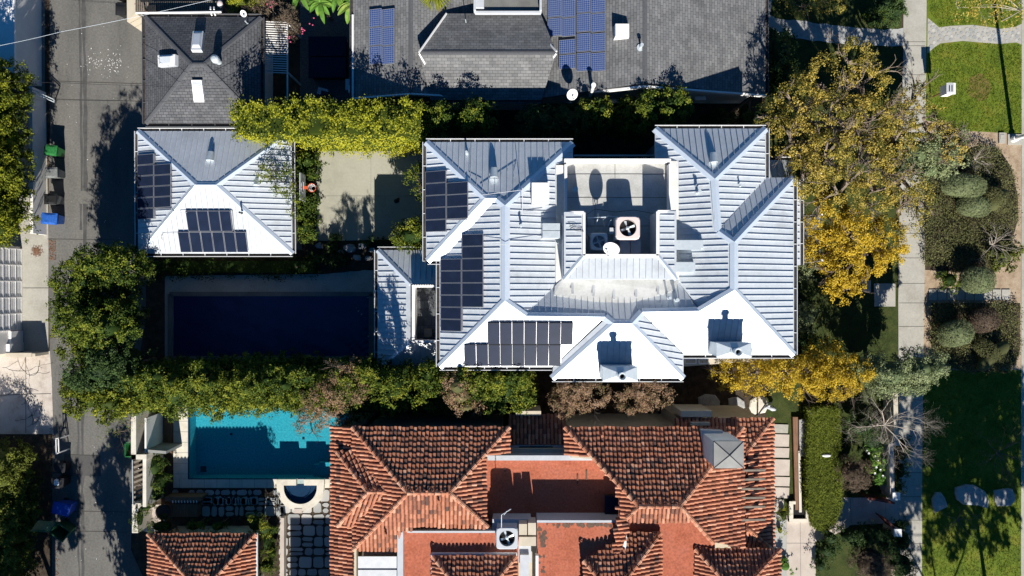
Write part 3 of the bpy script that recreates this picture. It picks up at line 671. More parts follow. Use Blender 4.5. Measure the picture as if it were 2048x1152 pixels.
# ---- lower west wing with roof deck
lw = house('house_annexe', 'single storey metal roofed annexe west of the main house with a small sunken roof deck', 'annexe', 820, 620)
R_ = Roof('metal')
R_.face([(755, 500, 3.1), (884, 500, 3.1), (884, 568, 3.86), (821, 568, 3.86)]); R_.face([(755, 500, 3.1), (821, 568, 3.86), (821, 686, 3.86), (755, 745, 3.1)])
R_.face([(755, 745, 3.1), (821, 686, 3.86), (884, 686, 3.86), (884, 745, 3.1)])
R_.hip((755, 500, 3.1), (821, 568, 3.86), .3); R_.hip((755, 745, 3.1), (821, 686, 3.86), .3)
R_.build(lw, M['metal_roof']); walls(lw, [(766, 511), (884, 511), (884, 734), (766, 734)], 3.1, 3.1, M['stucco_grey'])
mb = MB(); a = P(824, 570, 4.3); b = P(886, 684, 4.3)
def seg(mb, x0, y0, x1, y1, z0, z1, th=.16, zp=4.3, m=0): p = P(x0, y0, zp); q = P(x1, y1, zp); c = (z0+z1)/2; mb.bar(Vector((p.x, p.y, c)), Vector((q.x, q.y, c)), th, z1-z0, m)
seg(mb, 826, 572, 884, 572, 3.2, 4.36); seg(mb, 827, 570, 827, 684, 3.2, 4.35); seg(mb, 826, 683, 884, 683, 3.2, 4.32, .12)
mb.build('parapet', M['white_paint'], lw)
mb = MB(); seg(mb, 827, 572, 884, 572, 4.88, 4.95, .08)
for k in range(12): seg(mb, 828+k*5, 572, 830.5+k*5, 572, 4.33, 4.9, .04)
mb.build('railing', M['white_paint'], lw)
mb = MB(); pz = 3.45; mb.slab([P(826, 568, pz), P(886, 568, pz), P(886, 686, pz), P(826, 686, pz)], .2, 0, [(0, 0), (1.8, 0), (1.8, 3.2), (0, 3.2)])
dkf = mb.build('deck_floor', brickmat('dark deck tiles', (.05, .055, .06), (.10, .105, .11), (.03, .03, .03), .45, .45, .012, rough=.3, noise=.6, bump=.1), lw)
mb = MB(); mb.box(P(857, 665, 3.46), .42, .42, .22); mb.build('planter_box', M['wood_grey'], lw)
# ---- garage with metal roof
gr = house('garage', 'detached garage by the alley with a pale metal hip roof carrying two solar arrays', 'garage', 430, 384)
R_ = Roof('metal', .30); GZ = 3.0
GN = R_.face([(275, 262, GZ), (583, 262, GZ), (433, 370, 4.2), (392, 370, 4.2)]); GW = R_.face([(275, 262, GZ), (392, 370, 4.2), (278, 507, GZ), (276, 507, GZ)])
GS = R_.face([(278, 507, GZ), (392, 370, 4.2), (433, 370, 4.2), (585, 507, GZ)], hi=.1); R_.face([(583, 262, GZ), (585, 507, GZ), (433, 370, 4.2)])
for a, b in (((275, 262, GZ), (392, 370, 4.2)), ((583, 262, GZ), (433, 370, 4.2)), ((392, 370, 4.2), (433, 370, 4.2)), ((392, 370, 4.2), (278, 507, GZ)), ((433, 370, 4.2), (585, 507, GZ))): R_.hip(a, b, .3)
R_.build(gr, M['metal_roof']); walls(gr, [(288, 275), (572, 275), (572, 494), (288, 494)], GZ, 3.0, M['stucco_grey'])
hood(421, 312, 3.62, gr, .42, .5)
hood(514, 363, 3.5, gr, .3, .4)
tpipe(484, 426, 3.9, .3, .04, gr, 'dark_metal'); mb = MB(); mb.tube([P(374, 425, 3.9), P(343, 426, 3.9), P(338, 420, 3.95)], .014, 5); mb.build('conduit', M['grey_paint'], gr); mb = MB(); mb.tube([P(358, 467, 3.45), P(327, 468, 3.45), P(322, 474, 3.4), P(324, 482, 3.3)], .014, 5); mb.build('conduit', M['grey_paint'], gr)
# ---- dark shingle garage (north)
ng = house('shingle_garage', 'square garage under a dark shingle hip roof with three skylights', 'garage', 430, 140)
R_ = Roof('shingle'); z0 = 3.0; z1 = 4.35; A_, B_, C_, D_ = (290, 33, z0), (522, 34, z0), (522, 247, z0), (291, 247, z0); r0, r1 = (383, 129, z1), (407, 129, z1)
NN = R_.face([A_, B_, r1, r0]); NW = R_.face([A_, r0, D_]); NS = R_.face([D_, r0, r1, C_]); NE = R_.face([B_, C_, r1])
for a, b in ((A_, r0), (B_, r1), (r0, r1), (r0, D_), (r1, C_)): R_.hip(a, b)
R_.build(ng, M['shingle']); walls(ng, [(303, 46), (509, 46), (509, 235), (303, 235)], z0, 3.0, M['stucco_white'])
def skylight(pl, pxs, parent, lab=None, mt='skylight', h=.22):
    w = [pl.hit(*p) for p in pxs]; mb = MB(); c = sum(w, Vector())/4
    top = [p+pl.n*h for p in w]; mb.raw(w+top, [(i, (i+1) % 4, 4+(i+1) % 4, 4+i) for i in range(4)], 0)
    inn = [c+(p-c)*.86+pl.n*h for p in w]; mid = [c+(p-c)*.6+pl.n*(h+.09) for p in w]
    mb.raw(top+inn, [(i, (i+1) % 4, 4+(i+1) % 4, 4+i) for i in range(4)], 1)
    mb.raw(inn+mid, [(i, (i+1) % 4, 4+(i+1) % 4, 4+i) for i in range(4)]+[(4, 5, 6, 7)], 2)
    for f in range(len(mb.f)):
        a, b_, c_ = [Vector(mb.v[i]) for i in mb.f[f][:3]]
    o = mb.build('skylight', [M['grey_paint'], M['white_paint'], M[mt]], parent, lab)
skylight(NN, [(385, 105), (406, 105), (410, 68), (389, 68)], ng); skylight(NW, [(323, 136), (357, 133), (357, 111), (322, 113)], ng); skylight(NS, [(391, 203), (412, 203), (406, 159), (386, 159)], ng)
mb = MB(); p = NE.hit(438, 124); mb.cyl(p, .16, .35, 14); mb.lathe(p+Vector((0, 0, .35)), [(.2, 0), (.23, .1), (.2, .25), (.1, .33), (0, .34)], 16); mb.build('turbine_vent', M['galv'], ng)
tpipe(496, 48, 3.15, .35, .03, ng)
# ---- neighbour's house (north) in grey shingle
nh = house('shingle_house', 'long single storey grey shingle house north of the metal roofed house with blue solar panels', 'house', 1120, 80)
R_ = Roof('shingle')
WE = Plane([(706, -40, 3.2), (706, 195, 3.2), (820, 186, 4.1)])
R_.face([(706, -260, 3.2), (706, 196, 3.2), (822, 184, 4.15), (822, -260, 4.15)])
R_.face([(822, -260, 4.15), (822, 184, 4.15), (1000, 200, 3.1), (1000, -260, 3.1)], gut=False)
RN = R_.face([(838, 105, 4.75), (1113, 105, 4.75), (1081, 27, 3.95), (893, 27, 3.95)], gut=False); R_.face([(838, 105, 4.75), (1113, 105, 4.75), (1083, 200, 3.75), (862, 200, 3.75)])
EW = R_.face([(1290, -260, 4.95), (1290, 166, 4.95), (1080, 196, 3.55), (1080, -260, 3.55)], gut=False)
R_.face([(1290, -260, 4.95), (1290, 166, 4.95), (1531, 191, 3.2), (1531, -260, 3.2)])
R_.hip((1290, -100, 4.95), (1290, 166, 4.95)); R_.hip((822, -100, 4.15), (822, 184, 4.15)); R_.hip((838, 105, 4.75), (1113, 105, 4.75))
R_.build(nh, M['shingle_big'])
walls(nh, [(716, -260), (1518, -260), (1518, 176), (1088, 176), (1070, 190), (870, 190), (850, 176), (716, 176)], 3.2, 3.15, M['stucco_white'])
mb = MB()
def gable(x0, z0_, xm, zm, x1, z1_, py, zpy, th=.16):
    Y = P(0, py, zpy).y; a = Vector((P(x0, 0, z0_).x, Y, z0_)); b = Vector((P(xm, 0, zm).x, Y, zm)); c = Vector((P(x1, 0, z1_).x, Y, z1_))
    for k, q in ((0, a), (1, c)): mb.bar(q+Vector((0, -.04, -.06)), b+Vector((0, -.04, -.06)), .09, .26, 1)
    yb = Y+.35; mb.raw([(a.x+.3, yb, 2.6), (c.x-.3, yb, 2.6), (c.x-.3, yb, c.z-.12), (b.x, yb, b.z-.15), (a.x+.3, yb, a.z-.12)], [(0, 1, 2, 3, 4)], 0)
    mb.build('gable', [M['stucco_white'], M['white_paint']], nh)
def gable2(*a):
    global mb
    mb = MB(); gable(*a)
gable2(1190, 3.95, 1290, 4.95, 1531, 3.2, 190, 3.2); gable2(706, 3.2, 822, 4.15, 905, 3.65, 196, 3.2)
mb = MB()
for a, b in (((838, 105, 4.82), (893, 27, 4.05)), ((838, 107, 4.82), (880, 180, 3.6)), ((1113, 103, 4.82), (1081, 68, 4.1)), ((1113, 107, 4.8), (1082, 150, 3.8))): mb.bar(P(*a), P(*b), .08, .08)
mb.bar(P(706, 30, 3.2), P(706, 197, 3.2), .1, .14)
mb.build('barge_trim', M['white_paint'], nh)
mb = MB(); mb.slab([P(950, -60, 4.3), P(1082, -60, 4.3), P(1082, 24, 4.3), P(950, 24, 4.3)], .5, 0); seg(mb, 950, -60, 950, 24, 4.2, 4.7, .12, 4.4, 1); seg(mb, 950, 25, 1082, 25, 4.2, 4.5, .1, 4.4, 1); seg(mb, 1081, -60, 1081, 24, 4.2, 4.7, .12, 4.4, 1)
mb.box(P(960, 8, 4.3), .45, .6, .3, 0, 1); mb.build('roof_deck', [M['concrete_dark'], M['grey_paint']], nh)
mb = MB(); mb.box(EW.hit(1242, 66)-Vector((0, 0, .1)), .78, .70, .55, 0, 0, taper=.92); mb.build('roof_vent', M['white_paint'], nh, 'white box vent standing on the shingle roof')
mb = MB(); p = EW.hit(1281, 95); mb.cyl(p, .2, .02, 14); mb.cyl(p, .05, .35, 10); mb.cyl(p+Vector((0, 0, .35)), .09, .1, 10); mb.build('vent_pipe', M['galv'], nh)
mb = MB()
for q in ((1322, 160, 3.6, .5, .04), (932, 45, 4.2, .4, .025)): mb.cyl(P(*q[:3]), q[4], q[3], 8)
mb.build('vent_pipe', M['galv'], nh)
mb = MB(); mb.tube([P(1180, 195, 3.2), P(1187, 171, 5.0)], .09, 12); mb.cyl(P(1187, 171, 5.0), .13, .1, 12); mb.build('flue_pipe', M['white_paint'], nh)
mb = MB(); Y = P(0, 208, 2.2)
for x0, x1, y0, y1 in ((1218, 1262, 199, 207), (1358, 1382, 193, 200), (1390, 1412, 193, 200)):
    mb = MB(); mb.prism([P(x0, y0, 2.4).xy, P(x1, y0, 2.4).xy, P(x1, y1, 2.4).xy, P(x0, y1, 2.4).xy], 2.3, 2.42); mb.build('window_hood', M['white_paint'], nh)
tag_ = None
# ---------------------------------------------------------------- solar panels
def panel_proto(name, w, l, glass, label, group, th=.045, edge=False):
    t = thing(name, label, 'solar panel', (0, 0, 0), group); fw = .022 if edge else .017
    m = MB(); m.prism([(-w/2, -l/2), (w/2, -l/2), (w/2, l/2), (-w/2, l/2)], -.02, th-.01)
    for a, b in (((-w/2, -l/2+fw/2), (w/2, -l/2+fw/2)), ((-w/2, l/2-fw/2), (w/2, l/2-fw/2)), ((-w/2+fw/2, -l/2+fw), (-w/2+fw/2, l/2-fw)), ((w/2-fw/2, -l/2+fw), (w/2-fw/2, l/2-fw))):
        m.bar((*a, th-.003), (*b, th-.003), fw, .016)
    m.build('frame', M['panel_edge'] if edge else M['panel_frame'], t, local=True)
    g_ = MB(); x, y = w/2-fw, l/2-fw; g_.face([(-x, -y, th), (x, -y, th), (x, y, th), (-x, y, th)], uv=[(0, 0), (2*x, 0), (2*x, 2*y), (0, 2*y)]); g_.build('glass', glass, t, local=True)
    return t
ORD = ['first', 'second', 'third', 'fourth', 'fifth', 'sixth', 'seventh', 'eighth']
def place(proto, first, pl, px0, py0, px1, py1, label, lift=.10):
    c = sum((pl.hit(*q) for q in ((px0, py0), (px1, py0), (px1, py1), (px0, py1))), Vector())/4+pl.n*lift
    e = Matrix((pl.e, pl.s, pl.n)).transposed().to_euler()
    if first: proto.location = c; proto.rotation_euler = e; proto['label'] = label; return proto
    return dup(proto, c, e, label)
def size(pl, x0, y0, x1, y1):
    A = pl.hit(x1, y1)-pl.hit(x0, y1); B = pl.hit(x0, y1)-pl.hit(x0, y0)
    return max(abs(A.dot(pl.e)), abs(B.dot(pl.e))), max(abs(A.dot(pl.s)), abs(B.dot(pl.s)))
used = {}
def array(pl, rects, key, labf, glass=None, group='black solar panels'):
    w, l = size(pl, *rects[0][:4])
    pr = panel_proto('solar_panel', w, l, glass or M['panel_black'], 'x', group, edge=key == 'c'); first = True
    rails = []
    for x0, y0, x1, y1, lab in rects:
        place(pr, first, pl, x0, y0, x1, y1, lab); first = False
o_ = lambda k, n, a, b: ORD[k]+' from the '+a
r1 = [(853.5, 343+24.3*k, 894.5, 366.4+24.3*k, 'black solar panel %s from the north, outer column, north west wing of the house roof' % ORD[k]) for k in range(5)]
r1 += [(896.5, 365.5+24.3*k, 937.5, 388.9+24.3*k, 'black solar panel %s from the north, inner column, north west wing of the house roof' % ORD[k]) for k in range(4)]
WW = Plane([(852, 284, ZE), (971, 397, 7.44), (855, 522, ZE), (852, 522, ZE)])
r1 = [q for q in r1 if not (q[0] > 890 and q[1] > 430)]
array(WW, r1, 'a', None)
r2 = [(884, 518.2+24.1*k, 925, 541.4+24.1*k, 'black solar panel %s from the north, outer column on the long west house slope' % ORD[k]) for k in range(6)]
r2 += [(927, 469+24.3*k, 968, 492.3+24.3*k, 'black solar panel %s from the north, inner column on the long west house slope' % ORD[k]) for k in range(6)]
array(WP, r2, 'b', None)
r3 = [(976+24.3*k, 643.5, 999.2+24.3*k, 686.4, 'dark solar panel %s from the west, upper row on the white south house slope' % ORD[k]) for k in range(7)]
r3 += [(929+24.1*k, 687.6, 952.3+24.1*k, 729, 'dark solar panel %s from the west, lower row on the white south house slope' % ORD[k]) for k in range(8)]
array(SP, r3, 'c', None)
r4 = [(278.5, 309.5+21.7*k, 311, 329.8+21.7*k, 'black solar panel %s from the north, outer column on the garage roof' % ORD[k]) for k in range(6)]
r4 += [(312.5, 329.5+21.7*k, 345, 349.8+21.7*k, 'black solar panel %s from the north, inner column on the garage roof' % ORD[k]) for k in range(4)]
array(GW, r4, 'd', None)
r5 = [(374+22.4*k+2, 420.5, 374+22.4*k+23.6, 461.4, 'black solar panel %s from the west, upper row on the white garage slope' % ORD[k]) for k in range(4)]
r5 += [(360.5+22.7*k, 463, 382.4+22.7*k, 503, 'black solar panel %s from the west, lower row on the white garage slope' % ORD[k]) for k in range(6)]
array(GS, r5, 'e', None)
r6 = []
NWW = Plane([(706, -260, 3.2), (706, 196, 3.2), (822, 184, 4.15), (822, -260, 4.15)])
for j in range(3):
    for i in range(2): r6.append((741+25.5*i, 20+37*j, 765.5+25.5*i, 55.5+37*j, 'blue gridded solar panel, %s column, %s from the north, small array on the shingle house' % (('west', 'east')[i], ORD[j])))
array(NWW, r6, 'f', None, M['cells'], 'blue solar panels')
r7 = []
cols = [(1096.5, 1124), (1124.8, 1152), (1154.5, 1182), (1183, 1212)]; rows = [(-7+0, 27), (29, 66.5), (68.5, 105.5), (107.5, 145)]
for i, (x0, x1) in enumerate(cols):
    for j, (y0, y1) in enumerate(rows):
        if i < 2 and j == 2: 
            continue
        if i < 2 and j == 3: continue
        dy = -2*(j == 0)+(3 if i < 2 else 0)
        r7.append((x0, y0+dy+(1 if i < 2 else 0)*6, x1, y0+dy+36+(1 if i < 2 else 0)*6, 'blue gridded solar panel, %s column from the west, %s row down, large shingle roof array' % (ORD[i], ORD[j])))
r7 += [(1119, 82, 1151.5, 109, 'wide blue solar panel, upper of the two laid crosswise in the large array'), ]
array(EW, r7[:-1], 'g', None, M['cells'], 'blue solar panels')
w, l = size(EW, 1119, 81, 1151.5, 109)
pr = panel_proto('solar_panel', w, l, M['cells'], 'wide blue solar panel, upper of the two laid crosswise in the large array', 'blue solar panels')
place(pr, True, EW, 1119, 81, 1151.5, 109, 'wide blue solar panel, upper of the two laid crosswise in the large array')
place(pr, False, EW, 1119, 111, 1151.5, 139, 'wide blue solar panel, lower of the two laid crosswise in the large array')
# rails under the arrays are part of the roofs' racking
def rails(pl, segs, parent, h=.055):
    mb = MB()
    for x0, y0, x1, y1 in segs: a = pl.hit(x0, y0)+pl.n*h; b = pl.hit(x1, y1)+pl.n*h; mb.bar(a, b, .035, .06, up=pl.n)
    mb.build('panel_rail', M['panel_frame'], parent)
rails(WW, [(895.5, 365, 895.5, 437), (853, 463, 895, 463), (853, 342, 895, 342)]+[(854, 366.7+24.3*k, 936, 366.7+24.3*k) for k in range(4)], hs)
rails(WP, [(926, 517, 926, 660), (884, 661, 925, 661)]+[(884 if k > 1 else 927, 492.5+24.2*k, 968 if k < 6 else 925, 492.5+24.2*k) for k in range(7)], hs)
rails(SP, [(976, 687, 1143, 687), (929, 688, 976, 688), (929, 730, 1119, 730), (976, 643, 1143, 643)]+[(999.5+24.3*k, 644, 999.5+24.3*k, 728) for k in range(6)]+[(952.5, 690, 952.5, 728)], hs)
rails(GS, [(376, 462, 488, 462), (375, 420, 464, 420)]+[(398+22.4*k, 421, 406+22.5*k, 502) for k in range(4)], gr)
rails(GW, [(311.8, 310, 311.8, 438)]+[(279, 330.6+21.7*k, 344 if k < 5 else 311, 330.6+21.7*k) for k in range(5)], gr)
# ---------------------------------------------------------------- rooftop machines and dishes
def fan(mb, c, r, m, n=4, tilt=.25):
    for k in range(n):
        a = 2*math.pi*k/n+.4; pts = []
        for rr, da in ((.14, -.25), (.9, -.24), (.92, .12), (.3, .3)): pts.append(Vector(c)+Vector((math.cos(a+da)*rr*r, math.sin(a+da)*rr*r, tilt*r*da)))
        mb.face(pts, m)
def ac_unit(px, py, z, sx, sy, h, lab, lid='white_paint', legs=0, grille=False, rz=0, nbl=4):
    p = P(px, py, z+h); t = thing('air_conditioner', lab, 'air conditioner', (p.x, p.y, z), 'air conditioning units on the roofs')
    m = MB(); n = 14; R = min(sx, sy)*.36
    m.box((p.x, p.y, z), sx-.05, sy-.05, h-.27, rz)
    m.build('casing', M['galv'], t)
    m = MB()   # lid with a round hole
    zt = z+h; out = []; inn = []; low = []
    for k in range(32):
        a = 2*math.pi*k/32+rz; c_, s_ = math.cos(a-rz), math.sin(a-rz); q = 1/max(abs(c_)/(sx/2), abs(s_)/(sy/2)); q = min(q, min(sx, sy)/2*1.30)
        out.append((p.x+math.cos(a)*q, p.y+math.sin(a)*q, zt-.04)); inn.append((p.x+math.cos(a)*R, p.y+math.sin(a)*R, zt)); low.append((p.x+math.cos(a)*q, p.y+math.sin(a)*q, zt-.3))
    n = 32; mid = [(p.x+(o[0]-p.x)*.93, p.y+(o[1]-p.y)*.93, zt) for o in out]; well = [(a[0], a[1], zt-.22) for a in inn]
    m.raw(low+out+mid+inn+well, [(j*n+i, j*n+(i+1) % n, (j+1)*n+(i+1) % n, (j+1)*n+i) for j in range(4) for i in range(n)]); m.build('lid', M[lid], t)
    m = MB(); m.cyl((p.x, p.y, zt-.24), R*.99, .02, 28); m.build('fan_well', M['hole'], t)
    m = MB(); fan(m, (p.x, p.y, zt-.12), R, 0, nbl); m.lathe((p.x, p.y, zt-.13), [(.09, 0), (.09, .05), (.03, .08), (0, .08)], 12); m.build('fan', M['galv'], t)
    m = MB()
    for k in range(24 if grille else 4):
        a = 2*math.pi*k/(24 if grille else 4); m.bar((p.x+math.cos(a)*.06, p.y+math.sin(a)*.06, zt-.01), (p.x+math.cos(a)*R, p.y+math.sin(a)*R, zt-.01), .008, .008)
    for rr in ((.3, .5, .7, .9) if grille else (.98,)):
        for k in range(20):
            a = 2*math.pi*k/20; b = 2*math.pi*(k+1)/20; m.bar((p.x+math.cos(a)*R*rr, p.y+math.sin(a)*R*rr, zt-.006), (p.x+math.cos(b)*R*rr, p.y+math.sin(b)*R*rr, zt-.006), .01, .008)
    m.build('grille', M['galv' if grille else 'dark_metal'], t)
    if legs:
        for sx_ in (-1, 1):
            for sy_ in (-1, 1): m = MB(); m.box((p.x+sx_*(sx/2-.1), p.y+sy_*(sy/2-.1), z-legs), .08, .08, legs); m.build('leg', M['dark_metal'], t)
    return t
ac_unit(1256, 456, 6.75, 1.18, 1.14, 1.1, 'large square air conditioner with a pale pink lid and open fan in the roof well', 'pink_lid', .33)
ac_unit(1198, 483, 6.45, .86, .86, .72, 'smaller white air conditioner with a wire grille beside the dish in the roof well', 'white_paint', 0, True)
ac_unit(1014, 1077, 5.95, 1.1, 1.1, .8, 'pale grey air conditioner with a round fan on the terracotta roof', 'grey_paint', 0, nbl=4)
for px, lab in ((1246, 'shaded grey equipment cabinet in the roof well, the western of the pair'), (1267, 'shaded grey equipment cabinet in the roof well, the eastern of the pair')):
    t = thing('equipment_cabinet', lab, 'cabinet', P(px, 492, 6.43)); m = MB(); m.box(P(px, 494, 6.43), .46, .7, .62, taper=.97); m.build('body', M['grey_paint'], t); m = MB(); q = P(px, 494, 6.43); m.box((q.x, q.y, 7.05), .5, .74, .05); m.build('lid', M['grey_paint'], t)
def sat_dish(px, py, z, r, base, lab, az=-.6, el=.5, foot=None):
    p = P(px, py, z); t = thing('satellite_dish', lab, 'satellite dish', foot or (p.x, p.y, base))
    n = Vector((math.cos(el)*math.sin(az), -math.cos(el)*math.cos(az), math.sin(el))).normalized(); x = n.cross(Vector((0, 0, 1))).normalized(); y = x.cross(n)
    m = MB(); R, K = 6, 24; vs = []
    for i in range(R+1):
        for k in range(K): a = 2*math.pi*k/K; q = r*i/R; vs.append(p+x*math.cos(a)*q*.92+y*math.sin(a)*q*1.05+n*(.16*r*(i/R)**2*1.2))
    vb = [v-n*.02 for v in vs]
    fs = [(i*K+k, i*K+(k+1) % K, (i+1)*K+(k+1) % K, (i+1)*K+k) for i in range(R) for k in range(K)]
    m.raw(vs, fs); m.raw(vb, [f[::-1] for f in fs]); m.build('reflector', M['dish'], t, smooth=True)
    m = MB(); e = p+n*r*1.0-y*r*.35; m.tube([p-y*r*1.02, e], .018, 6); m.tube([e-x*.05, e+x*.05], .05, 8); m.build('feed_arm', M['grey_paint'], t)
    m = MB(); q = Vector(foot) if foot else Vector((p.x, p.y, base)); m.tube([p-n*.03, p-n*.15, q], .03, 8); m.tube([q-Vector((.12, 0, 0)), q+Vector((.12, 0, 0))], .02, 6); m.build('mast', M['galv'], t)
sat_dish(1224, 496, 8.7, .43, 8.0, 'white oval satellite dish mounted on the edge of the roof well', -.51, .64, tuple(P(1216, 511, 8.1)))
sat_dish(1144, 188, 4.9, .32, 3.2, 'white satellite dish at the shaded southern edge of the shingle house roof', .25, .75)
sat_dish(487, 27, 3.6, .18, 2.8, 'small grey satellite dish behind the square shingle garage', .2, .9)
mb = MB(); c = P(1180, 440, 6.9)
mb.tube([P(1175, 436, 6.8), P(1212, 434, 6.9)], .03, 6); mb.tube([P(1196, 425, 6.5), P(1196, 437, 7.3), P(1192, 448, 6.7)], .02, 6); mb.tube([P(1216, 452, 6.9), P(1222, 440, 7.1)], .03, 6)
tag(mb.build('antenna', M['galv']), 'small bare antenna of crossed grey tubes beside the large air conditioner', 'antenna')
mb = MB()
for k in range(4): mb.tube([P(1130+k*2, 440+k*5, 7.95), P(1150, 452+k*3, 8.2), P(1166, 460+k, 8.2), P(1174+k, 470+k*4, 7.6), P(1182, 478, 6.8)], .009, 4)
tag(mb.build('cable', M['dark_metal']), 'bundle of thin dark cables draped over the west rim of the roof well', 'cable')
for i, pts in enumerate((((1176, 455, 6.5), (1172, 430, 6.5), (1190, 418, 6.5), (1230, 424, 6.5), (1268, 420, 6.5), (1312, 428, 6.5)), ((1209, 452, 6.6), (1206, 440, 6.9), (1216, 432, 6.6), (1236, 434, 6.6)), ((1290, 432, 6.5), (1302, 440, 6.5), (1308, 428, 6.8), (1333, 430, 6.8)))):
    mb = MB(); mb.tube([P(*p) for p in pts], (.012, .03, .03)[i], 5); tag(mb.build('hose', M[('dark_metal', 'galv', 'grey_paint')[i]]), ('thin dark hose winding over the floor of the roof well', 'bent pale pipe rising between the two air conditioners in the roof well', 'grey pipe run beside the east rim of the roof well')[i], 'pipe')
t = thing('junction_box', 'small grey box on the wall side of the large pink lidded air conditioner', 'utility box', P(1222, 462, 6.43)); mb = MB(); mb.box(P(1224, 462, 6.43), .22, .3, .9); mb.build('casing', M['dark_metal'], t); mb = MB(); mb.box(P(1224, 462, 7.34), .24, .32, .03); mb.build('lid', M['grey_paint'], t)
# ---------------------------------------------------------------- lean-to roofs, pergolas around the main house
t = thing('trellis', 'dark slatted trellis in the recess between the two north wings', 'trellis', P(1228, 312, 0)); mb = MB(); mb.bar(P(1148, 311, 4.6), P(1308, 311, 4.6), .08, .1); mb.build('beam', M['grey_paint'], t)
mb = MB()
for k in range(34): x = 1150+k*4.8; mb.bar(P(x, 311, 4.52), P(x, 330, 4.52), .05, .05)
mb.build('slat', M['dark_metal'], t)
t = thing('porch_roof', 'low metal porch roof in the north east corner half hidden under the golden tree', 'porch roof', P(1560, 345, 0)); R_ = Roof('metal'); R_.face([(1530, 320, 3.0), (1585, 320, 3.0), (1585, 362, 3.45), (1530, 362, 3.45)]); R_.build(t, M['metal_roof']); walls(t, [(1534, 326), (1580, 326), (1580, 362), (1534, 362)], 3, 2.9, M['stucco_grey'])
t = thing('lower_porch', 'narrow lower porch roof with dark panes running along the east eave', 'porch roof', P(1594, 440, 0)); R_ = Roof('metal', .35); R_.face([(1583, 358, 5.2), (1601, 358, 5.0), (1601, 530, 5.0), (1583, 530, 5.2)]); R_.build(t, M['metal_roof']); mb = MB()
for y in (362, 440, 525): mb.box(P(1597, y, 2), .1, .1, 3.0); mb.box(P(1597, y, 2)-Vector((0, 0, 2)), .1, .1, 2)
mb.build('post', M['white_paint'], t)
t = thing('bay_window', 'lower bay with white framed windows projecting below the south east eave', 'bay window', P(1400, 722, 0))
mb = MB(); mb.prism([P(x, y, 4.2).xy for x, y in ((1366, 700), (1590, 700), (1590, 716), (1366, 733))], 0, 4.2); mb.build('wall', M['stucco_cream'], t)
mb = MB()
for x0, x1 in ((1370, 1392), (1398, 1416)):
    for yy in (718, 727): mb.bar(P(x0, yy, 4.25), P(x1, yy, 4.25), .05, .06)
    for xx in (x0, x1): mb.bar(P(xx, 718, 4.25), P(xx, 727, 4.25), .05, .06)
mb.build('window_frame', M['white_paint'], t)
# ---------------------------------------------------------------- south neighbour: clay tile house
th = house('tile_house', 'large two storey house with red clay barrel tile hip roofs and flat terracotta coloured decks', 'house', 1120, 1060)
R_ = Roof('tile'); E5 = 5.8
A0, A1, A2, A3 = (706, 855, E5), (1018, 855, E5), (900, 985, 7.15), (816, 985, 7.15)
R_.face([A0, A1, A2, A3], gut=False); TW = R_.face([A0, A3, (708, 1098, E5)])
R_.face([A3, A2, (975, 1052, 6.45), (880, 1050, 6.45), (806, 1058, 6.4), (800, 1098, 6.0), (708, 1098, E5)])
R_.face([A1, (1018, 906, E5), (972, 910, 6.3), (972, 1050, 6.35), A2])
for a, b in ((A0, A3), (A1, A2), (A3, A2), (A3, (708, 1098, E5)), (A2, (975, 1052, 6.4))): R_.hip(a, b)
R_.face([(663, 853, 5.2), (706, 853, 5.66), (706, 1240, 5.66), (663, 1240, 5.2)])
R_.face([(676, 905, 5.62), (736, 983, 6.55), (676, 1050, 5.62)]); R_.face([(676, 905, 5.62), (710, 905, 5.9), (775, 983, 6.6), (736, 983, 6.58)]); R_.face([(676, 1050, 5.62), (736, 984, 6.58), (775, 984, 6.6), (706, 1050, 5.9)])
for a, b in (((676, 905, 5.66), (736, 983, 6.6)), ((676, 1050, 5.66), (736, 983, 6.6)), ((736, 983, 6.62), (776, 983, 6.62))): R_.hip(a, b)
B0, B1, B2, B3 = (1130, 855, E5), (1485, 855, E5), (1360, 1012, 7.4), (1278, 1012, 7.4)
R_.face([B0, B1, B2, B3]); R_.face([B0, B3, (1256, 1034, 7.15), (1237, 1034, 6.95), (1237, 974, 6.95), (1182, 912, 6.35), (1130, 908, E5)])
R_.face([B3, B2, (1382, 1042, 7.1), (1256, 1042, 7.1)]); R_.face([B1, B2, (1425, 1084, 6.55), (1487, 1096, E5)])
for a, b in ((B0, B3), (B1, B2), (B3, B2), (B3, (1254, 1034, 7.15)), (B2, (1425, 1084, 6.55))): R_.hip(a, b)
R_.face([(1350, 837, 4.9), (1545, 837, 4.9), (1492, 905, 5.5), (1350, 905, 5.5)]); R_.face([(1545, 837, 4.9), (1492, 905, 5.5), (1492, 1055, 5.5), (1547, 1100, 4.9)]); R_.face([(1492, 1055, 5.5), (1547, 1102, 4.9), (1490, 1102, 4.9)])
R_.hip((1545, 837, 4.9), (1492, 905, 5.5)); R_.hip((1547, 1102, 4.9), (1492, 1055, 5.5))
D0, D1, D2 = (1391, 1098, 5.7), (1559, 1098, 5.7), (1475, 1190, 6.8)
R_.face([D0, D1, D2]); R_.face([D0, D2, (1391, 1280, 5.7)]); R_.face([D1, D2, (1559, 1280, 5.7)]); R_.hip(D0, D2); R_.hip(D1, D2)
R_.face([(1262, 1066, 5.95), (1320, 1066, 5.95), (1246, 1166, 6.9), (1206, 1166, 6.9), (1168, 1121, 6.45)]); R_.face([(1322, 1066, 5.95), (1246, 1166, 6.9), (1322, 1250, 5.95)]); R_.face([(1168, 1121, 6.45), (1206, 1166, 6.9), (1168, 1210, 6.45)])
R_.hip((1320, 1066, 5.98), (1246, 1166, 6.95)); R_.hip((1168, 1121, 6.5), (1206, 1166, 6.95))
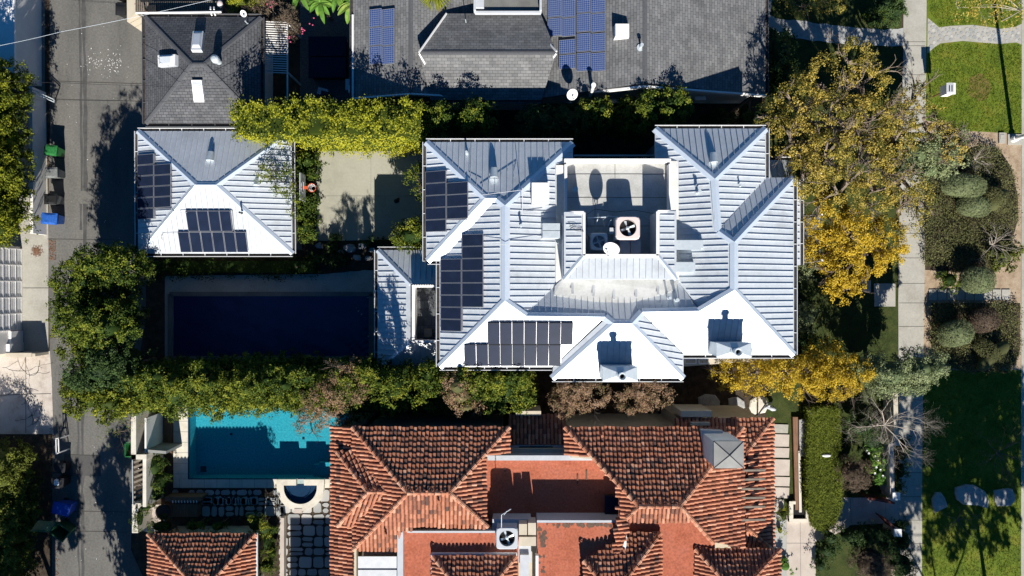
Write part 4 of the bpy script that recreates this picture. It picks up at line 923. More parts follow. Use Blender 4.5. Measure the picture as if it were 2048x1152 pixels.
R_.face([(866, 1112, 6.2), (1032, 1112, 6.2), (985, 1170, 6.8), (912, 1170, 6.8)]); R_.face([(866, 1112, 6.2), (912, 1170, 6.8), (866, 1230, 6.2)]); R_.face([(1032, 1112, 6.2), (985, 1170, 6.8), (1032, 1230, 6.2)])
R_.hip((866, 1112, 6.2), (912, 1170, 6.8)); R_.hip((1032, 1112, 6.2), (985, 1170, 6.8))
R_.face([(1018, 830, 4.0), (1130, 830, 4.0), (1130, 888, 4.6), (1018, 888, 4.6)])
R_.face([(1232, 1036, 6.5), (1262, 1036, 6.8), (1256, 1062, 6.7), (1240, 1110, 6.4), (1230, 1110, 6.3)])
R_.build(th, [M['tile'], M['tile_under']])
walls(th, [(720, 868), (1003, 868), (1003, 906), (1142, 906), (1142, 868), (1470, 868), (1470, 1500), (720, 1500)], E5, 4.9, M['stucco_cream'])
walls(th, [(1362, 842), (1535, 842), (1535, 1400), (1362, 1400)], 4.9, 4.85, M['stucco_cream'])
walls(th, [(670, 860), (712, 860), (712, 1400), (670, 1400)], 5.2, 5.1, M['stucco_cream'])
walls(th, [(720, 868), (968, 868), (968, 1045), (720, 1045)], E5, 5.82, M['stucco_cream'], 4.9)
walls(th, [(1142, 868), (1470, 868), (1470, 1078), (1432, 1072), (1385, 1036), (1250, 1028), (1245, 978), (1188, 918), (1142, 915)], E5, 5.82, M['stucco_cream'], 4.9)
walls(th, [(560, 1335), (716, 1335), (716, 1600), (560, 1600)], 4.5, 4.5, M['stucco_cream'])  # unseen wing block added off frame to cast shade on the patio
walls(th, [(807, 1063), (1036, 1063), (1036, 1500), (807, 1500)], 5.9, 5.88, M['stucco_cream'], 4.9)
walls(th, [(1074, 1046), (1243, 1046), (1243, 1500), (1074, 1500)], 5.95, 5.92, M['grey_paint'], 4.9)
mb = MB()
mb.slab([P(972, 920, 5.0), P(1184, 920, 5.0), P(1240, 978, 5.0), P(1240, 1052, 5.0), P(972, 1056, 5.0)], .12)
mb.slab([P(806, 1062, 5.95), P(1037, 1062, 5.95), P(1037, 1500, 5.95), P(806, 1500, 5.95)], .1)
mb.slab([P(1074, 1046, 6.0), P(1244, 1046, 6.0), P(1244, 1500, 6.0), P(1074, 1500, 6.0)], .1)
mb.slab([P(1256, 1042, 5.7), P(1430, 1042, 5.7), P(1430, 1500, 5.7), P(1256, 1500, 5.7)], .1)
fd = mb.build('flat_roof', M['terra'], th)
mb = MB(); r = random.Random(2)
for i in range(46):
    k = i/46; x, y, rr = (1078+r.uniform(0, 12), 1050+r.uniform(0, 100), r.uniform(2, 6)) if i < 20 else (1076+r.uniform(0, 166), 1048+r.uniform(0, 4), r.uniform(2, 6))
    c = P(x, y, 6.003+i*.0003); n = 9; ph = r.random()*6; mb.face([c+Vector((math.cos(2*math.pi*j/n)*rr*.026*r.uniform(.5, 1.3), math.sin(2*math.pi*j/n)*rr*.026*r.uniform(.5, 1.3), 0)) for j in range(n)])
for x, y, z in ((1155, 958, 5.004), (1173, 950, 5.005), (1010, 940, 5.006), (960, 1066, 5.956)): c = P(x, y, z); mb.box(c, .08, .5 if x > 1100 else .15, .03)
mb.build('roof_stain', M['terra_worn'], fd)
mb = MB()
seg(mb, 975, 915, 1184, 915, 4.6, 5.5, .26, 5.4, 0); seg(mb, 801, 1060, 801, 1500, 5.0, 6.28, .3, 6.2, 0); seg(mb, 815, 1063, 1036, 1063, 5.8, 6.16, .1, 6.1, 0)
seg(mb, 1074, 1043, 1246, 1043, 5.0, 6.2, .12, 6.2, 0); seg(mb, 1248, 1045, 1246, 1110, 5.8, 6.3, .28, 6.2, 1); seg(mb, 1074, 1110, 1074, 1180, 5.9, 6.3, .14, 6.2, 1)
seg(mb, 862, 1110, 1034, 1110, 5.9, 6.1, .16, 6.1, 1); seg(mb, 864, 1110, 864, 1160, 5.9, 6.06, .12, 6.1, 1)
mb.build('parapet', [M['grey_paint'], M['white_paint']], th)
mb = MB(); mb.box(P(1228, 1008, 5.0), 1.0, 1.05, .25); o = mb.build('skylight', M['dark_metal'], th, 'dark framed roof skylight sunk in shade'); mb = MB(); mb.box(P(1228, 1008, 5.25), .86, .9, .06, taper=.9); mb.build('glass', M['panel_black'], o)
mb = MB(); mb.prism([P(x, y, 4.55).xy for x, y in rect(1012, 890, 1132, 908)], 4.2, 4.56); mb.build('wall', M['stucco_white'], th); mb = MB(); mb.prism([P(x, y, 4.6).xy for x, y in rect(1038, 893, 1106, 903)], 4.5, 4.6); mb.build('window', M['panel_black'], th)
mb = MB()
for q in (rect(1056, 1046, 1072, 1070), rect(1038, 1048, 1054, 1070), rect(1038, 1074, 1072, 1092)): mb.prism([P(x, y, 6.5).xy for x, y in q], 5.6, 6.5)
mb.build('roof_duct', M['stucco_cream'], th)
mb = MB(); mb.prism([P(x, y, 5.9).xy for x, y in rect(985, 1038, 1062, 1125)], 4.9, 5.93); mb.prism([P(x, y, 6.1).xy for x, y in rect(1040, 1110, 1058, 1165)], 5.5, 6.1); mb.build('equipment_platform', M['grey_paint'], th)
c0 = MB(); cp = [P(x, y, 8.3).xy for x, y in rect(1429, 884, 1485, 934)]; c0.prism(cp, 5.6, 8.2); o = c0.build('chimney', M['stucco_white'], th, 'square white chimney with a grey pyramid cap at the north east hip')
c1 = MB(); q = [Vector((p.x, p.y, 8.35)) for p in [P(x, y, 8.3) for x, y in ((1427, 936), (1487, 936), (1487, 882), (1427, 882))]]; ctr = sum(q, Vector())/4+Vector((0, 0, .14))
for i in range(4): c1.face([q[i], q[(i+1) % 4], ctr])
for i in range(4): c1.bar(q[i], ctr+Vector((0, 0, .01)), .03, .02, 1)
c1.prism([p.xy for p in q], 8.2, 8.345); c1.build('chimney_cap', [M['stucco_grey'], M['dark_metal']], o)
mb = MB(); mb.prism([P(x, y, 7.0).xy for x, y in ((1411, 866), (1455, 868), (1425, 930), (1414, 905))], 5.8, 6.35); mb.build('flashing', M['grey_paint'], o)
for px, py, z in ((878, 1000, 7.0), (773, 1066, 6.3), (1203, 870, 5.95)): tpipe(px, py, z, .3, .055, th, 'tile', 'vent_pipe')
for q, a, b in ((rect(1362, 822, 1424, 834), 3.0, 5.1), (rect(1382, 845, 1420, 851), 4.9, 5.25), (rect(1032, 822, 1082, 831), 2.5, 4.2)): mb = MB(); mb.prism([P(x, y, b).xy for x, y in q], a, b); mb.build('bay', M['stucco_cream'], th)
mb = MB()
for y in (941, 959, 978, 996, 1014, 1040): mb.bar(P(1482, y, 5.85), P(1530, y-1, 5.85), .1, .1)
mb.build('pergola_beam', M['wood_grey'], th)
t = thing('awning', 'flat grey metal awning in two sheets at the bottom edge beside the tile roof', 'awning', P(758, 1150, 0)); mb = MB()
mb.slab([P(716, 1113, 5.3), P(800, 1113, 5.3), P(800, 1139, 5.2), P(716, 1139, 5.2)], .08); mb.slab([P(716, 1140, 5.26), P(800, 1140, 5.26), P(800, 1200, 5.1), P(716, 1200, 5.1)], .08); mb.build('sheet', M['grey_paint'], t)
mb = MB(); mb.tube([P(1003, 1060, 6.6), P(1003, 1030, 7.3), P(1022, 1018, 7.7)], .02, 5); mb.tube([P(1008, 1030, 7.4), P(1014, 1022, 7.6)], .015, 5); tag(mb.build('antenna', M['galv']), 'thin bent antenna rod leaning over the grey air conditioner', 'antenna')
# guest house
gh = house('guest_house', 'small outbuilding with a red clay tile hip roof by the alley at the bottom edge', 'outbuilding', 405, 1130)
R_ = Roof('tile'); R_.face([(298, 1068, 2.5), (511, 1068, 2.5), (415, 1172, 3.8), (392, 1172, 3.8)]); R_.face([(298, 1068, 2.5), (392, 1172, 3.8), (298, 1280, 2.5)]); R_.face([(511, 1068, 2.5), (415, 1172, 3.8), (511, 1280, 2.5)])
R_.hip((298, 1068, 2.5), (392, 1172, 3.8)); R_.hip((511, 1068, 2.5), (415, 1172, 3.8)); R_.build(gh, [M['tile'], M['tile_under']]); walls(gh, [(312, 1082), (497, 1082), (497, 1400), (312, 1400)], 2.5, 2.45, M['stucco_cream'])
mb = MB(); mb.bar(P(514, 1066, 2.5), P(514, 1250, 2.5), .1, .1); mb.build('gutter', M['gutter_white'], gh)
# ---------------------------------------------------------------- pools
t = thing('swimming_pool', 'turquoise swimming pool half in shadow south of the tall hedge', 'swimming pool', P(520, 890, 0))
x0, x1 = P(377, 0).x, P(700, 0).x; y0, y1 = P(0, 958).y, P(0, 790).y
mb = MB(); zb = -1.0
mb.face([(x0, y0, zb), (x1, y0, zb), (x1, y1, zb), (x0, y1, zb)])
for a, b in (((x0, y0), (x0, y1)), ((x1, y1), (x1, y0)), ((x1, y0), (x0, y0)), ((x0, y1), (x1, y1))): mb.face([(*a, zb), (*a, .0), (*b, .0), (*b, zb)])
p = P(655, 958); mb.prism([(p.x-1.0, y0), (x1, y0), (x1, y0+.7), (p.x-1.0, y0+.7)], zb, -.6); mb.prism([(p.x-.6, y0), (x1, y0), (x1, y0+.9), (p.x-.6, y0+.9)], -.596, -.35)
mb.build('basin', M['pool_tile'], t); mb = MB(); mb.face([(x0, y0, -.1), (x1, y0, -.1), (x1, y1, -.1), (x0, y1, -.1)]); mb.build('water_surface', M['water'], t)
mb = MB()
for px, py in ((597, 884), (449, 875)): q = P(px, py); mb.box((q.x, q.y, zb+.004), .14, .14, .02)
q = P(389, 950); mb.box((q.x+.1, q.y+.1, zb+.004), .35, .35, .02); mb.build('drain', M['dark_metal'], t)
mb = MB(); mb.bar((x0+.02, y0, .03), (x0+.02, y1, .03), .04, .1); mb.bar((x0, y0+.02, .03), (x1, y0+.02, .03), .04, .1); mb.build('tile_band', M['spa_tile'], t)
t = thing('spa', 'cream stone D shaped spa with dark blue water at the edge of the turquoise pool', 'spa', P(600, 985, 0))
def dpts(k, n=18, ys=958, yc=975, cx=600.5, R=48):
    pts = [(cx-k, ys), ]; pts = [(cx-k*1.0, ys)]
    for i in range(n+1): a = math.pi+math.pi*i/n; pts.append((cx+math.cos(a)*k, yc-math.sin(a)*k*.98))
    pts.append((cx+k, ys)); return pts
out = [P(x, y, .35).xy for x, y in dpts(47, ys=959, yc=976)]; inn = [P(x, y, .35).xy for x, y in dpts(33, ys=971, yc=976)]
mb = MB(); n = len(out)
for i in range(n-1):
    a, b, c, d = out[i], out[i+1], inn[i+1], inn[i]
    mb.raw([(*a, 0), (*b, 0), (*c, -.2), (*d, -.2), (*a, .35), (*b, .35), (*c, .35), (*d, .35)], [(4, 5, 6, 7), (0, 1, 5, 4), (2, 3, 7, 6)])
for xa, xb in ((553, 592), (608, 648)):
    mb.prism([P(x, y, .35).xy for x, y in rect(xa, 959, xb, 971)], 0, .348)
mb.build('stone_rim', M['stone_cream'], t)
mb = MB(); mb.face([Vector((*q_, .1)) for q_ in inn]); 
for i in range(len(inn)-1): mb.face([(*inn[i], .1), (*inn[i+1], .1), (*inn[i+1], .34), (*inn[i], .34)])
for i in range(8):
    a0 = math.pi+math.pi*i/8; a1 = math.pi+math.pi*(i+1)/8; mb.bar(Vector((*P(600.5+math.cos(a0)*22, 976-math.sin(a0)*20, 0).xy, .13)), Vector((*P(600.5+math.cos(a1)*22, 976-math.sin(a1)*20, 0).xy, .13)), .02, .03, 0)
mb.build('basin', [M['spa_tile'], M['stone_cream']], t); mb = MB(); mb.face([Vector((*q_, .27)) for q_ in inn]); mb.build('water_surface', M['water_dark'], t)
mb = MB(); mb.box(P(600, 1018, 0), .45, .28, .37); mb.build('spill_stone', M['stone_pink'], t)
t = thing('covered_pool', 'swimming pool closed by a wrinkled navy blue cover in the shade of the hedge', 'swimming pool', P(542, 655, 0))
mb = MB(); X0, X1, Y0, Y1 = P(348, 0).x, P(738, 0).x, P(0, 712).y, P(0, 592).y; nx, ny = 110, 36; r = random.Random(4)
vs = []
for j in range(ny+1):
    for i in range(nx+1):
        u = i/nx; v = j/ny; x = X0+(X1-X0)*u; y = Y0+(Y1-Y0)*v; h = .012*math.sin(u*40+2*math.sin(v*7))+.01*math.sin(v*19+u*23)
        k = max(0, (u-.84)/.16); h += k*.05*(math.sin(v*58+8*math.sin(u*30))*.6+.5*math.sin(u*120+v*31))
        h += .02*math.exp(-((u-.55-.12*v)/.01)**2)
        vs.append((x, y, .055+h*.8))
mb.raw(vs, [(j*(nx+1)+i, j*(nx+1)+i+1, (j+1)*(nx+1)+i+1, (j+1)*(nx+1)+i) for j in range(ny) for i in range(nx)]); mb.build('cover', M['cover'], t, smooth=True)
mb = MB()
for a, b in (((340, 588), (745, 588)), ((341, 588), (341, 716)), ((743, 588), (743, 716)), ((340, 716), (745, 716))): p = P(*a); q = P(*b); p.z = q.z = .05; mb.bar(p, q, .26, .08)
mb.build('coping', M['concrete_dark'], t)
# ---------------------------------------------------------------- vegetation
class Leaves:
    def __init__(s): s.p = []; s.t = []
    def blob(s, c, rx, ry, rz, dens=70, leaf=(.16, .09), tint=(.5, .2), k=11, spread=.17, low=-.35, skip=0., top=0., rot=0, tuft=3.2, tsize=1.0):
        dens = dens*2.3; leaf = (leaf[0]*.72, leaf[1]*.78); area = 4*math.pi*((rx*ry)**1.6/3+(ry*rz)**1.6/3+(rx*rz)**1.6/3)**(1/1.6); nc = max(4, int(area*dens/k*(1-skip)))
        nT = max(6, int(area*tuft)); T = RNG.normal(size=(nT*2, 3)); T /= np.linalg.norm(T, axis=1)[:, None]; T = T[T[:, 2] > low][:nT]; nT = len(T)
        own = RNG.integers(0, nT, nc); R3 = np.array([rx, ry, rz]); tr_ = RNG.uniform(.14, .27, nT)
        tp = T*RNG.uniform(.72, 1.02, nT)[:, None]; off = RNG.normal(size=(nc, 3)); off /= np.linalg.norm(off, axis=1)[:, None]; off[:, 2] = np.abs(off[:, 2])*1.0-.25; off += T[own]*.35
        tb = RNG.normal(0, .13, nT)[own]; up_ = off[:, 2]
        d = off/np.linalg.norm(off, axis=1)[:, None]; spread = spread*.42
        pc = tp[own]*R3+off*(tr_[own]*tsize)[:, None]
        if rot: pc[:, :2] = pc[:, :2] @ np.array([[math.cos(rot), math.sin(rot)], [-math.sin(rot), math.cos(rot)]])
        pc += np.array(c); tc = RNG.normal(tint[0], tint[1]*.6, nc)+top*T[own][:, 2]+tb+.10*up_  # tint rises upward, so sunlit tops are painted into the leaf colour
        s.clusters(pc, d, tc, k, spread, leaf)
    def clusters(s, pc, d, tc, k, spread, leaf):
        n = len(pc)*k; P0 = np.repeat(pc, k, 0)+RNG.normal(size=(n, 3))*spread*np.array([1, 1, .75]); D = np.repeat(d, k, 0)
        nrm = D*.55+np.array([0, 0, .45])+RNG.normal(size=(n, 3))*.55; nrm /= np.linalg.norm(nrm, axis=1)[:, None]
        a = RNG.normal(size=(n, 3)); u = np.cross(nrm, a); u /= np.linalg.norm(u, axis=1)[:, None]; v = np.cross(nrm, u)
        L_ = leaf[0]*RNG.uniform(.6, 1.3, n)[:, None]/2; w = leaf[1]*RNG.uniform(.6, 1.3, n)[:, None]/2
        q = np.stack([P0-u*L_, P0+v*w-u*L_*.1, P0+u*L_, P0-v*w-u*L_*.1], 1); s.p.append(q); s.t.append(np.clip(np.repeat(tc, k)+RNG.normal(size=n)*.10, 0, 1))
    def build(s, name, m, parent, label=None):
        q = np.concatenate(s.p); t = np.concatenate(s.t); n = len(q); o0 = np.array(ORG[parent.name]); V = (q.reshape(-1, 3)-o0).astype(np.float32)
        me = bpy.data.meshes.new(name); me.vertices.add(4*n); me.vertices.foreach_set('co', V.ravel()); me.loops.add(4*n); me.loops.foreach_set('vertex_index', np.arange(4*n, dtype=np.int32))
        me.polygons.add(n); me.polygons.foreach_set('loop_start', np.arange(0, 4*n, 4, dtype=np.int32)); me.polygons.foreach_set('loop_total', np.full(n, 4, dtype=np.int32))
        at = me.attributes.new('tint', 'FLOAT', 'FACE'); at.data.foreach_set('value', t.astype(np.float32)); me.materials.append(m); me.update(calc_edges=True)
        o = bpy.data.objects.new(name, me); C.objects.link(o); o.parent = parent; ORG[o.name] = ORG[parent.name]
        if label: o['label'] = label
        return o
def branch(mb, p, d, L_, r, depth, rnd, spread=.6, up=.1, kids=(2, 3), shrink=.72, n=5):
    pts = [p]; rs = [r]; q = p; dd = d.normalized(); k = 3
    for i in range(k):
        dd = (dd+Vector((rnd.uniform(-1, 1), rnd.uniform(-1, 1), rnd.uniform(-.6, .6)+up))*.22).normalized(); q = q+dd*L_/k; pts.append(q); rs.append(r*(1-.35*(i+1)/k))
    mb.tube(pts, rs, n if depth > 1 else 4, cap=False)
    if depth <= 0: return
    for j in range(rnd.randint(*kids)):
        a = rnd.uniform(0, 6.28); x = dd.cross(Vector((0, 0, 1))); x = x.normalized() if x.length > .1 else Vector((1, 0, 0)); y = x.cross(dd)
        nd = (dd+(x*math.cos(a)+y*math.sin(a))*rnd.uniform(.5, 1.2)*spread+Vector((0, 0, up*.5))).normalized()
        branch(mb, pts[-1-(j % 2)], nd, L_*shrink*rnd.uniform(.75, 1.15), rs[-1]*.75, depth-1, rnd, spread, up, kids, shrink, n)
def plant(name, label, cat, blobs, m, base=None, dens=70, leaf=(.16, .09), tint=(.5, .2), group=None, trunk=.10, core=True, k=11, spread=.17, low=-.35, part='crown', branches=0, top=.12, bm='bark', seed=1, brl=None, corelump=.06, sp=None, tuft=3.2, tsize=1.0, coresc=1.0):
    """blobs: (px, py, z, rx, ry, rz[, tint]) crown masses, seen at pixel px,py at height z."""
    cs = [P(b[0], b[1], b[2]) for b in blobs]; c = sum(cs, Vector())/len(cs) if base is None else P(*base); t = thing(name, label, cat, (c.x, c.y, 0), group); rnd = random.Random(seed)
    lv = Leaves(); co = MB()
    for b, q in zip(blobs, cs):
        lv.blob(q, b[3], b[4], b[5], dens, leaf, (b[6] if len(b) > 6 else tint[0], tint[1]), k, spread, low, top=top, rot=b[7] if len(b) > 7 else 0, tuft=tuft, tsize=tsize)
        if core: co.blob(q, b[3]*.66*coresc, b[4]*.66*coresc, b[5]*.68*coresc, 0, 14, 8, corelump, rot=-(b[7] if len(b) > 7 else 0), t=.1)  # darkest leaf tint on the core paints shade inside the crown
    o = lv.build(part, m, t)
    if core: co.build('inner_foliage', m, o, smooth=True)
    if trunk:
        mb = MB(); fork = Vector((c.x, c.y, max(.3, min(q.z for q in cs)*.5))); mb.tube([(c.x, c.y, -.05), (c.x+.03, c.y, fork.z*.5), fork], [trunk*1.4, trunk*1.1, trunk], 8, cap=False)
        for b, q in zip(blobs, cs):
            mid = fork.lerp(q, .5)+Vector((rnd.uniform(-.2, .2), rnd.uniform(-.2, .2), .1)); mb.tube([fork, mid, q], [trunk*.8, trunk*.6, trunk*.35], 6, cap=False)
            for j in range(branches):
                a = rnd.uniform(0, 6.28); branch(mb, q-Vector((0, 0, b[5]*.3)), Vector((math.cos(a), math.sin(a), rnd.uniform(.2, 1.1))), brl or b[3]*.75, trunk*.38, 3, rnd, .7, .12)
        mb.build('trunk', M[bm], t)
    return t
r = random.Random(21)
# north clipped hedge
def boxhedge(name, label, x0, x1, y0, y1, z0, z1, m, dens=95, leaf=(.13, .075), tint=(.5, .18), rough=.22, tip=0., seed=1, ztop=None, side=None, cat='hedge', k=9, spread=.11, trunks=6):
    t = thing(name, label, cat, ((x0+x1)/2, (y0+y1)/2, 0)); rnd = np.random.default_rng(seed); lv = Leaves()
    def add(pc, d, tt): lv.clusters(pc, d, tt, k, spread, leaf)
    A = (x1-x0)*(y1-y0); n = int(A*dens/k); u = rnd.random((n, 2)); X = x0+(x1-x0)*u[:, 0]; Y = y0+(y1-y0)*u[:, 1]
    hgt = np.sin(X*2.3+seed)*np.sin(Y*3.1+X)*.5+np.sin(X*5.1+Y*2)*.5; edge = np.minimum(np.minimum(X-x0, x1-X), np.minimum(Y-y0, y1-Y)); drop = np.clip(.45-edge, 0, 1)**2*1.2
    zt = z1 if ztop is None else ztop(X, Y)
    Z = zt+hgt*rough-drop+rnd.normal(size=n)*.07; add(np.stack([X, Y, Z], 1), np.tile([0, 0, 1.], (n, 1)), rnd.normal(tint[0], tint[1], n)+hgt*.15)
    if tip:
        nt_ = int((x1-x0)*tip); xs = rnd.uniform(x0, x1, nt_); ys = rnd.uniform(y0+.2, y1+.05, nt_); hs_ = rnd.uniform(.2, .75, nt_); q = np.repeat(np.stack([xs, ys, np.full(nt_, z1)], 1), 7, 0); q[:, 2] += np.tile(np.linspace(0, 1, 7), nt_)*np.repeat(hs_, 7); q[:, :2] += rnd.normal(size=(len(q), 2))*.06
        add(q, np.tile([0, 0, 1.], (len(q), 1)), rnd.normal(tint[0]+.15, .1, len(q)))
    for fx, fy, L_, ax in ((x0, None, y1-y0, 0), (x1, None, y1-y0, 0), (None, y0, x1-x0, 1), (None, y1, x1-x0, 1)):
        n = int(L_*(z1-z0)*dens*.8/k); a = rnd.random(n); z = z0+(z1-z0-.1)*rnd.random(n); jj = rnd.normal(size=n)*.08
        if ax == 0: X = np.full(n, fx)+jj+np.sin(a*L_*3)*.08; Y = y0+L_*a; d = [-1. if fx == x0 else 1., 0, .3]; 
        else: Y = np.full(n, fy)+jj+np.sin(a*L_*3)*.08; X = x0+L_*a; d = [0, -1. if fy == y0 else 1., .3]
        tt = rnd.normal(tint[0], tint[1], n)+(side or 0)*(1 if (ax == 1 and fy == y0) else 0)  # side lifts the tint on the south face only, as painted sunlight
        add(np.stack([X, Y, z], 1), np.tile(d, (n, 1)), tt)
    o = lv.build('foliage', m, t); mb = MB(); mb.prism([(x0+.16, y0+.16), (x1-.16, y0+.16), (x1-.16, y1-.16), (x0+.16, y1-.16)], max(.05, z0), z1-.35, t=.1); mb.build('inner_foliage', m, o)  # core keeps the darkest tint, painted shade behind the leaves
    mb = MB()
    for i in range(trunks): x = x0+(x1-x0)*(i+.5)/trunks; y = (y0+y1)/2; mb.tube([(x, y, -.02), (x+.05, y, z0+.5)], [.08, .06], 6)
    mb.build('trunk', M['bark'], t)
    return t
boxhedge('hedge', 'tall clipped yellow green hedge north of the court, lit along its south face', -14.7, -4.6, 8.0, 9.8, .2, 5.3, L_HEDGE, dens=115, rough=.3, tip=6, seed=3, side=.3, tint=(.58, .2))  # brighter south face tint imitates sun on the leaves
def ipx(X, Y, z): return 1024+X*F/(H-z), 576-Y*F/(H-z)
def rowhedge(label, X, ys, z, rx, ry, rz, m, seed, tint, dens=85, trunkx=None):
    rr = random.Random(seed); bl = []; y = ys[0]
    while y < ys[1]:
        for dx, zz, k in ((0, 0, 1), (-1.6, .2, 1)):
            x_ = X+dx+rr.uniform(-.15, .15); z_ = z+zz+rr.uniform(-.2, .2); q = ipx(x_, y+rr.uniform(-.2, .2), z_); bl.append((q[0], q[1], z_, rx*k, ry, rz*rr.uniform(.9, 1.08), tint[0]+rr.uniform(-.08, .12)))
        y += .95
    t = plant('hedge', label, 'hedge', bl, m, base=(*ipx(X-1, (ys[0]+ys[1])/2, 0), 0), dens=dens, leaf=(.15, .09), tint=tint, trunk=0, low=-.5, seed=seed, top=.15)
    mb = MB(); mb.tube([(X-1, ys[0]+1, 0), (X-1, ys[0]+1, z)], [.1, .06], 6); mb.build('trunk', M['bark'], t)
LATE_HEDGES = True
# clipped olive hedge island on the right
isl = [(1619, 822, 1.4, 0, 0, 0)]
t = thing('clipped_hedge', 'smooth olive green hedge clipped flat with a round southern end in the front garden', 'hedge', P(1650, 940, 0)); lv = Leaves(); rnd = np.random.default_rng(9)
outl = [(1617, 818), (1650, 814), (1678, 818), (1680, 850), (1680, 900), (1672, 905), (1672, 918), (1682, 940), (1684, 1010), (1674, 1045), (1650, 1064), (1632, 1056), (1618, 1020), (1614, 960), (1616, 900)]
wo = [P(x, y, .8).xy for x, y in outl]; xs = [p[0] for p in wo]; ys = [p[1] for p in wo]; pts = []
while len(pts) < 3600:
    x = rnd.uniform(min(xs), max(xs)); y = rnd.uniform(min(ys), max(ys))
    if pin(x, y, wo): pts.append((x, y, .8+rnd.normal()*.02))
pts = np.array(pts); lv.clusters(pts, np.tile([0, 0, 1.], (len(pts), 1)), rnd.normal(.5, .22, len(pts)), 10, .06, (.06, .04))
for i in range(len(wo)):
    a = np.array(wo[i]); b = np.array(wo[(i+1) % len(wo)]); L_ = np.linalg.norm(b-a); n = int(L_*60); q = rnd.random(n)[:, None]; xy = a+(b-a)*q; nn = np.array([-(b-a)[1], (b-a)[0], 0])/L_
    lv.clusters(np.concatenate([xy, rnd.uniform(.05, .8, n)[:, None]], 1), np.tile(-nn, (n, 1)), rnd.normal(.5, .15, n), 8, .07, (.09, .05))
o = lv.build('foliage', L_CLIP, t); mb = MB(); c = sum((Vector((*p, 0)) for p in wo), Vector())/len(wo); mb.prism([(c.x+(p[0]-c.x)*.96, c.y+(p[1]-c.y)*.985) for p in wo], .02, .76, t=.3); mb.build('inner_foliage', L_CLIP, o)
rowhedge('broad rounded sunlit hedge over the white wall on the west side of the alley', -28.95, (3.2, 11.8), 3.3, 2.0, 1.0, 2.5, L_HEDGE, 5, (.45, .2))
rowhedge('dark overgrown hedge covering the bottom left corner beside the alley', -29.5, (-17.5, -9.0), 1.2, 1.6, 1.0, 1.5, L_OLIVE, 6, (.4, .2))
# tall south hedge row: slender evergreens grown into one screen
blobs = []; x = 262
while x < 1045:
    hh = r.uniform(2.5, 2.9); ty = 770+r.uniform(-8, 8); tz = 3.0+r.uniform(-.2, .2)
    blobs.append((x, ty, tz, r.uniform(.9, 1.12), r.uniform(1.3, 1.6), hh, r.uniform(.3, .62)))
    if r.random() < .85: blobs.append((x+r.uniform(-10, 10), 752+r.uniform(-12, 16), 5.3+r.uniform(-.1, .45), .34, .42, r.uniform(.8, 1.3), r.uniform(.4, .75)))
    blobs.append((x, 762, 1.2, .8, 1.0, 1.3, .3))
    x += r.uniform(24, 34)
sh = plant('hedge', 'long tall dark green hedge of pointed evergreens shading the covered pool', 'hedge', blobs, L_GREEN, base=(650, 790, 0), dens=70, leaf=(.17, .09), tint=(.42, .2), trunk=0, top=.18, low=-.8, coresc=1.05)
mb = MB()
for b in blobs: p = P(b[0], b[1], b[2]); mb.tube([(p.x, p.y, 0), (p.x, p.y, 3.5)], [.09, .05], 6)
mb.build('trunk', M['bark'], sh)
# tall trees at the alley corner
G = 'tall evergreens by the alley corner'
plant('evergreen_tree', 'tall green tree with pale bare twigs on top at the garage corner', 'tree', [(184, 560, 4.3, 1.4, 1.3, 2.6), (235, 535, 4.6, 1.4, 1.1, 2.3), (205, 530, 5.3, 1.4, .9, 1.9), (262, 540, 3.6, .9, 1., 1.8), (172, 600, 4, 1.1, 1.0, 2.2)], L_GREEN, dens=75, tint=(.48, .2), group=G, trunk=.15, branches=1, bm='bark_pale', seed=4, low=-.8, coresc=.85)
plant('evergreen_tree', 'tall broad evergreen overhanging the alley, second of the column from the north', 'tree', [(190, 640, 5, 1.5, 1.2, 2.5), (225, 650, 5.3, 1.3, 1.2, 2.2), (162, 650, 3.8, 1.0, 1.0, 2.0), (245, 620, 4, 1.0, 1.2, 2.0)], L_GREEN, dens=75, tint=(.42, .2), group=G, trunk=.15, seed=5, low=-.8, coresc=.85)
plant('evergreen_tree', 'tall evergreen with bluish dull leaves beside the covered pool corner', 'tree', [(215, 735, 5, 1.6, 1.3, 2.3), (255, 720, 4.5, 1.1, 1.2, 2.0), (195, 760, 4.0, 1.2, 1.1, 2.0)], L_DARK, dens=75, tint=(.75, .2), group=G, trunk=.15, seed=6, low=-.8, coresc=.85)
plant('evergreen_tree', 'yellowish green evergreen at the south west corner of the hedge jutting into the alley', 'tree', [(178, 700, 4.2, 1.0, .9, 2.0), (188, 793, 3.8, 1.2, 1.0, 2.0), (232, 798, 4.2, 1.3, 1.0, 2.2), (165, 775, 3.0, .8, .8, 1.4)], L_HEDGE, dens=70, tint=(.33, .2), group=G, trunk=.15, seed=7, low=-.8, coresc=.85)
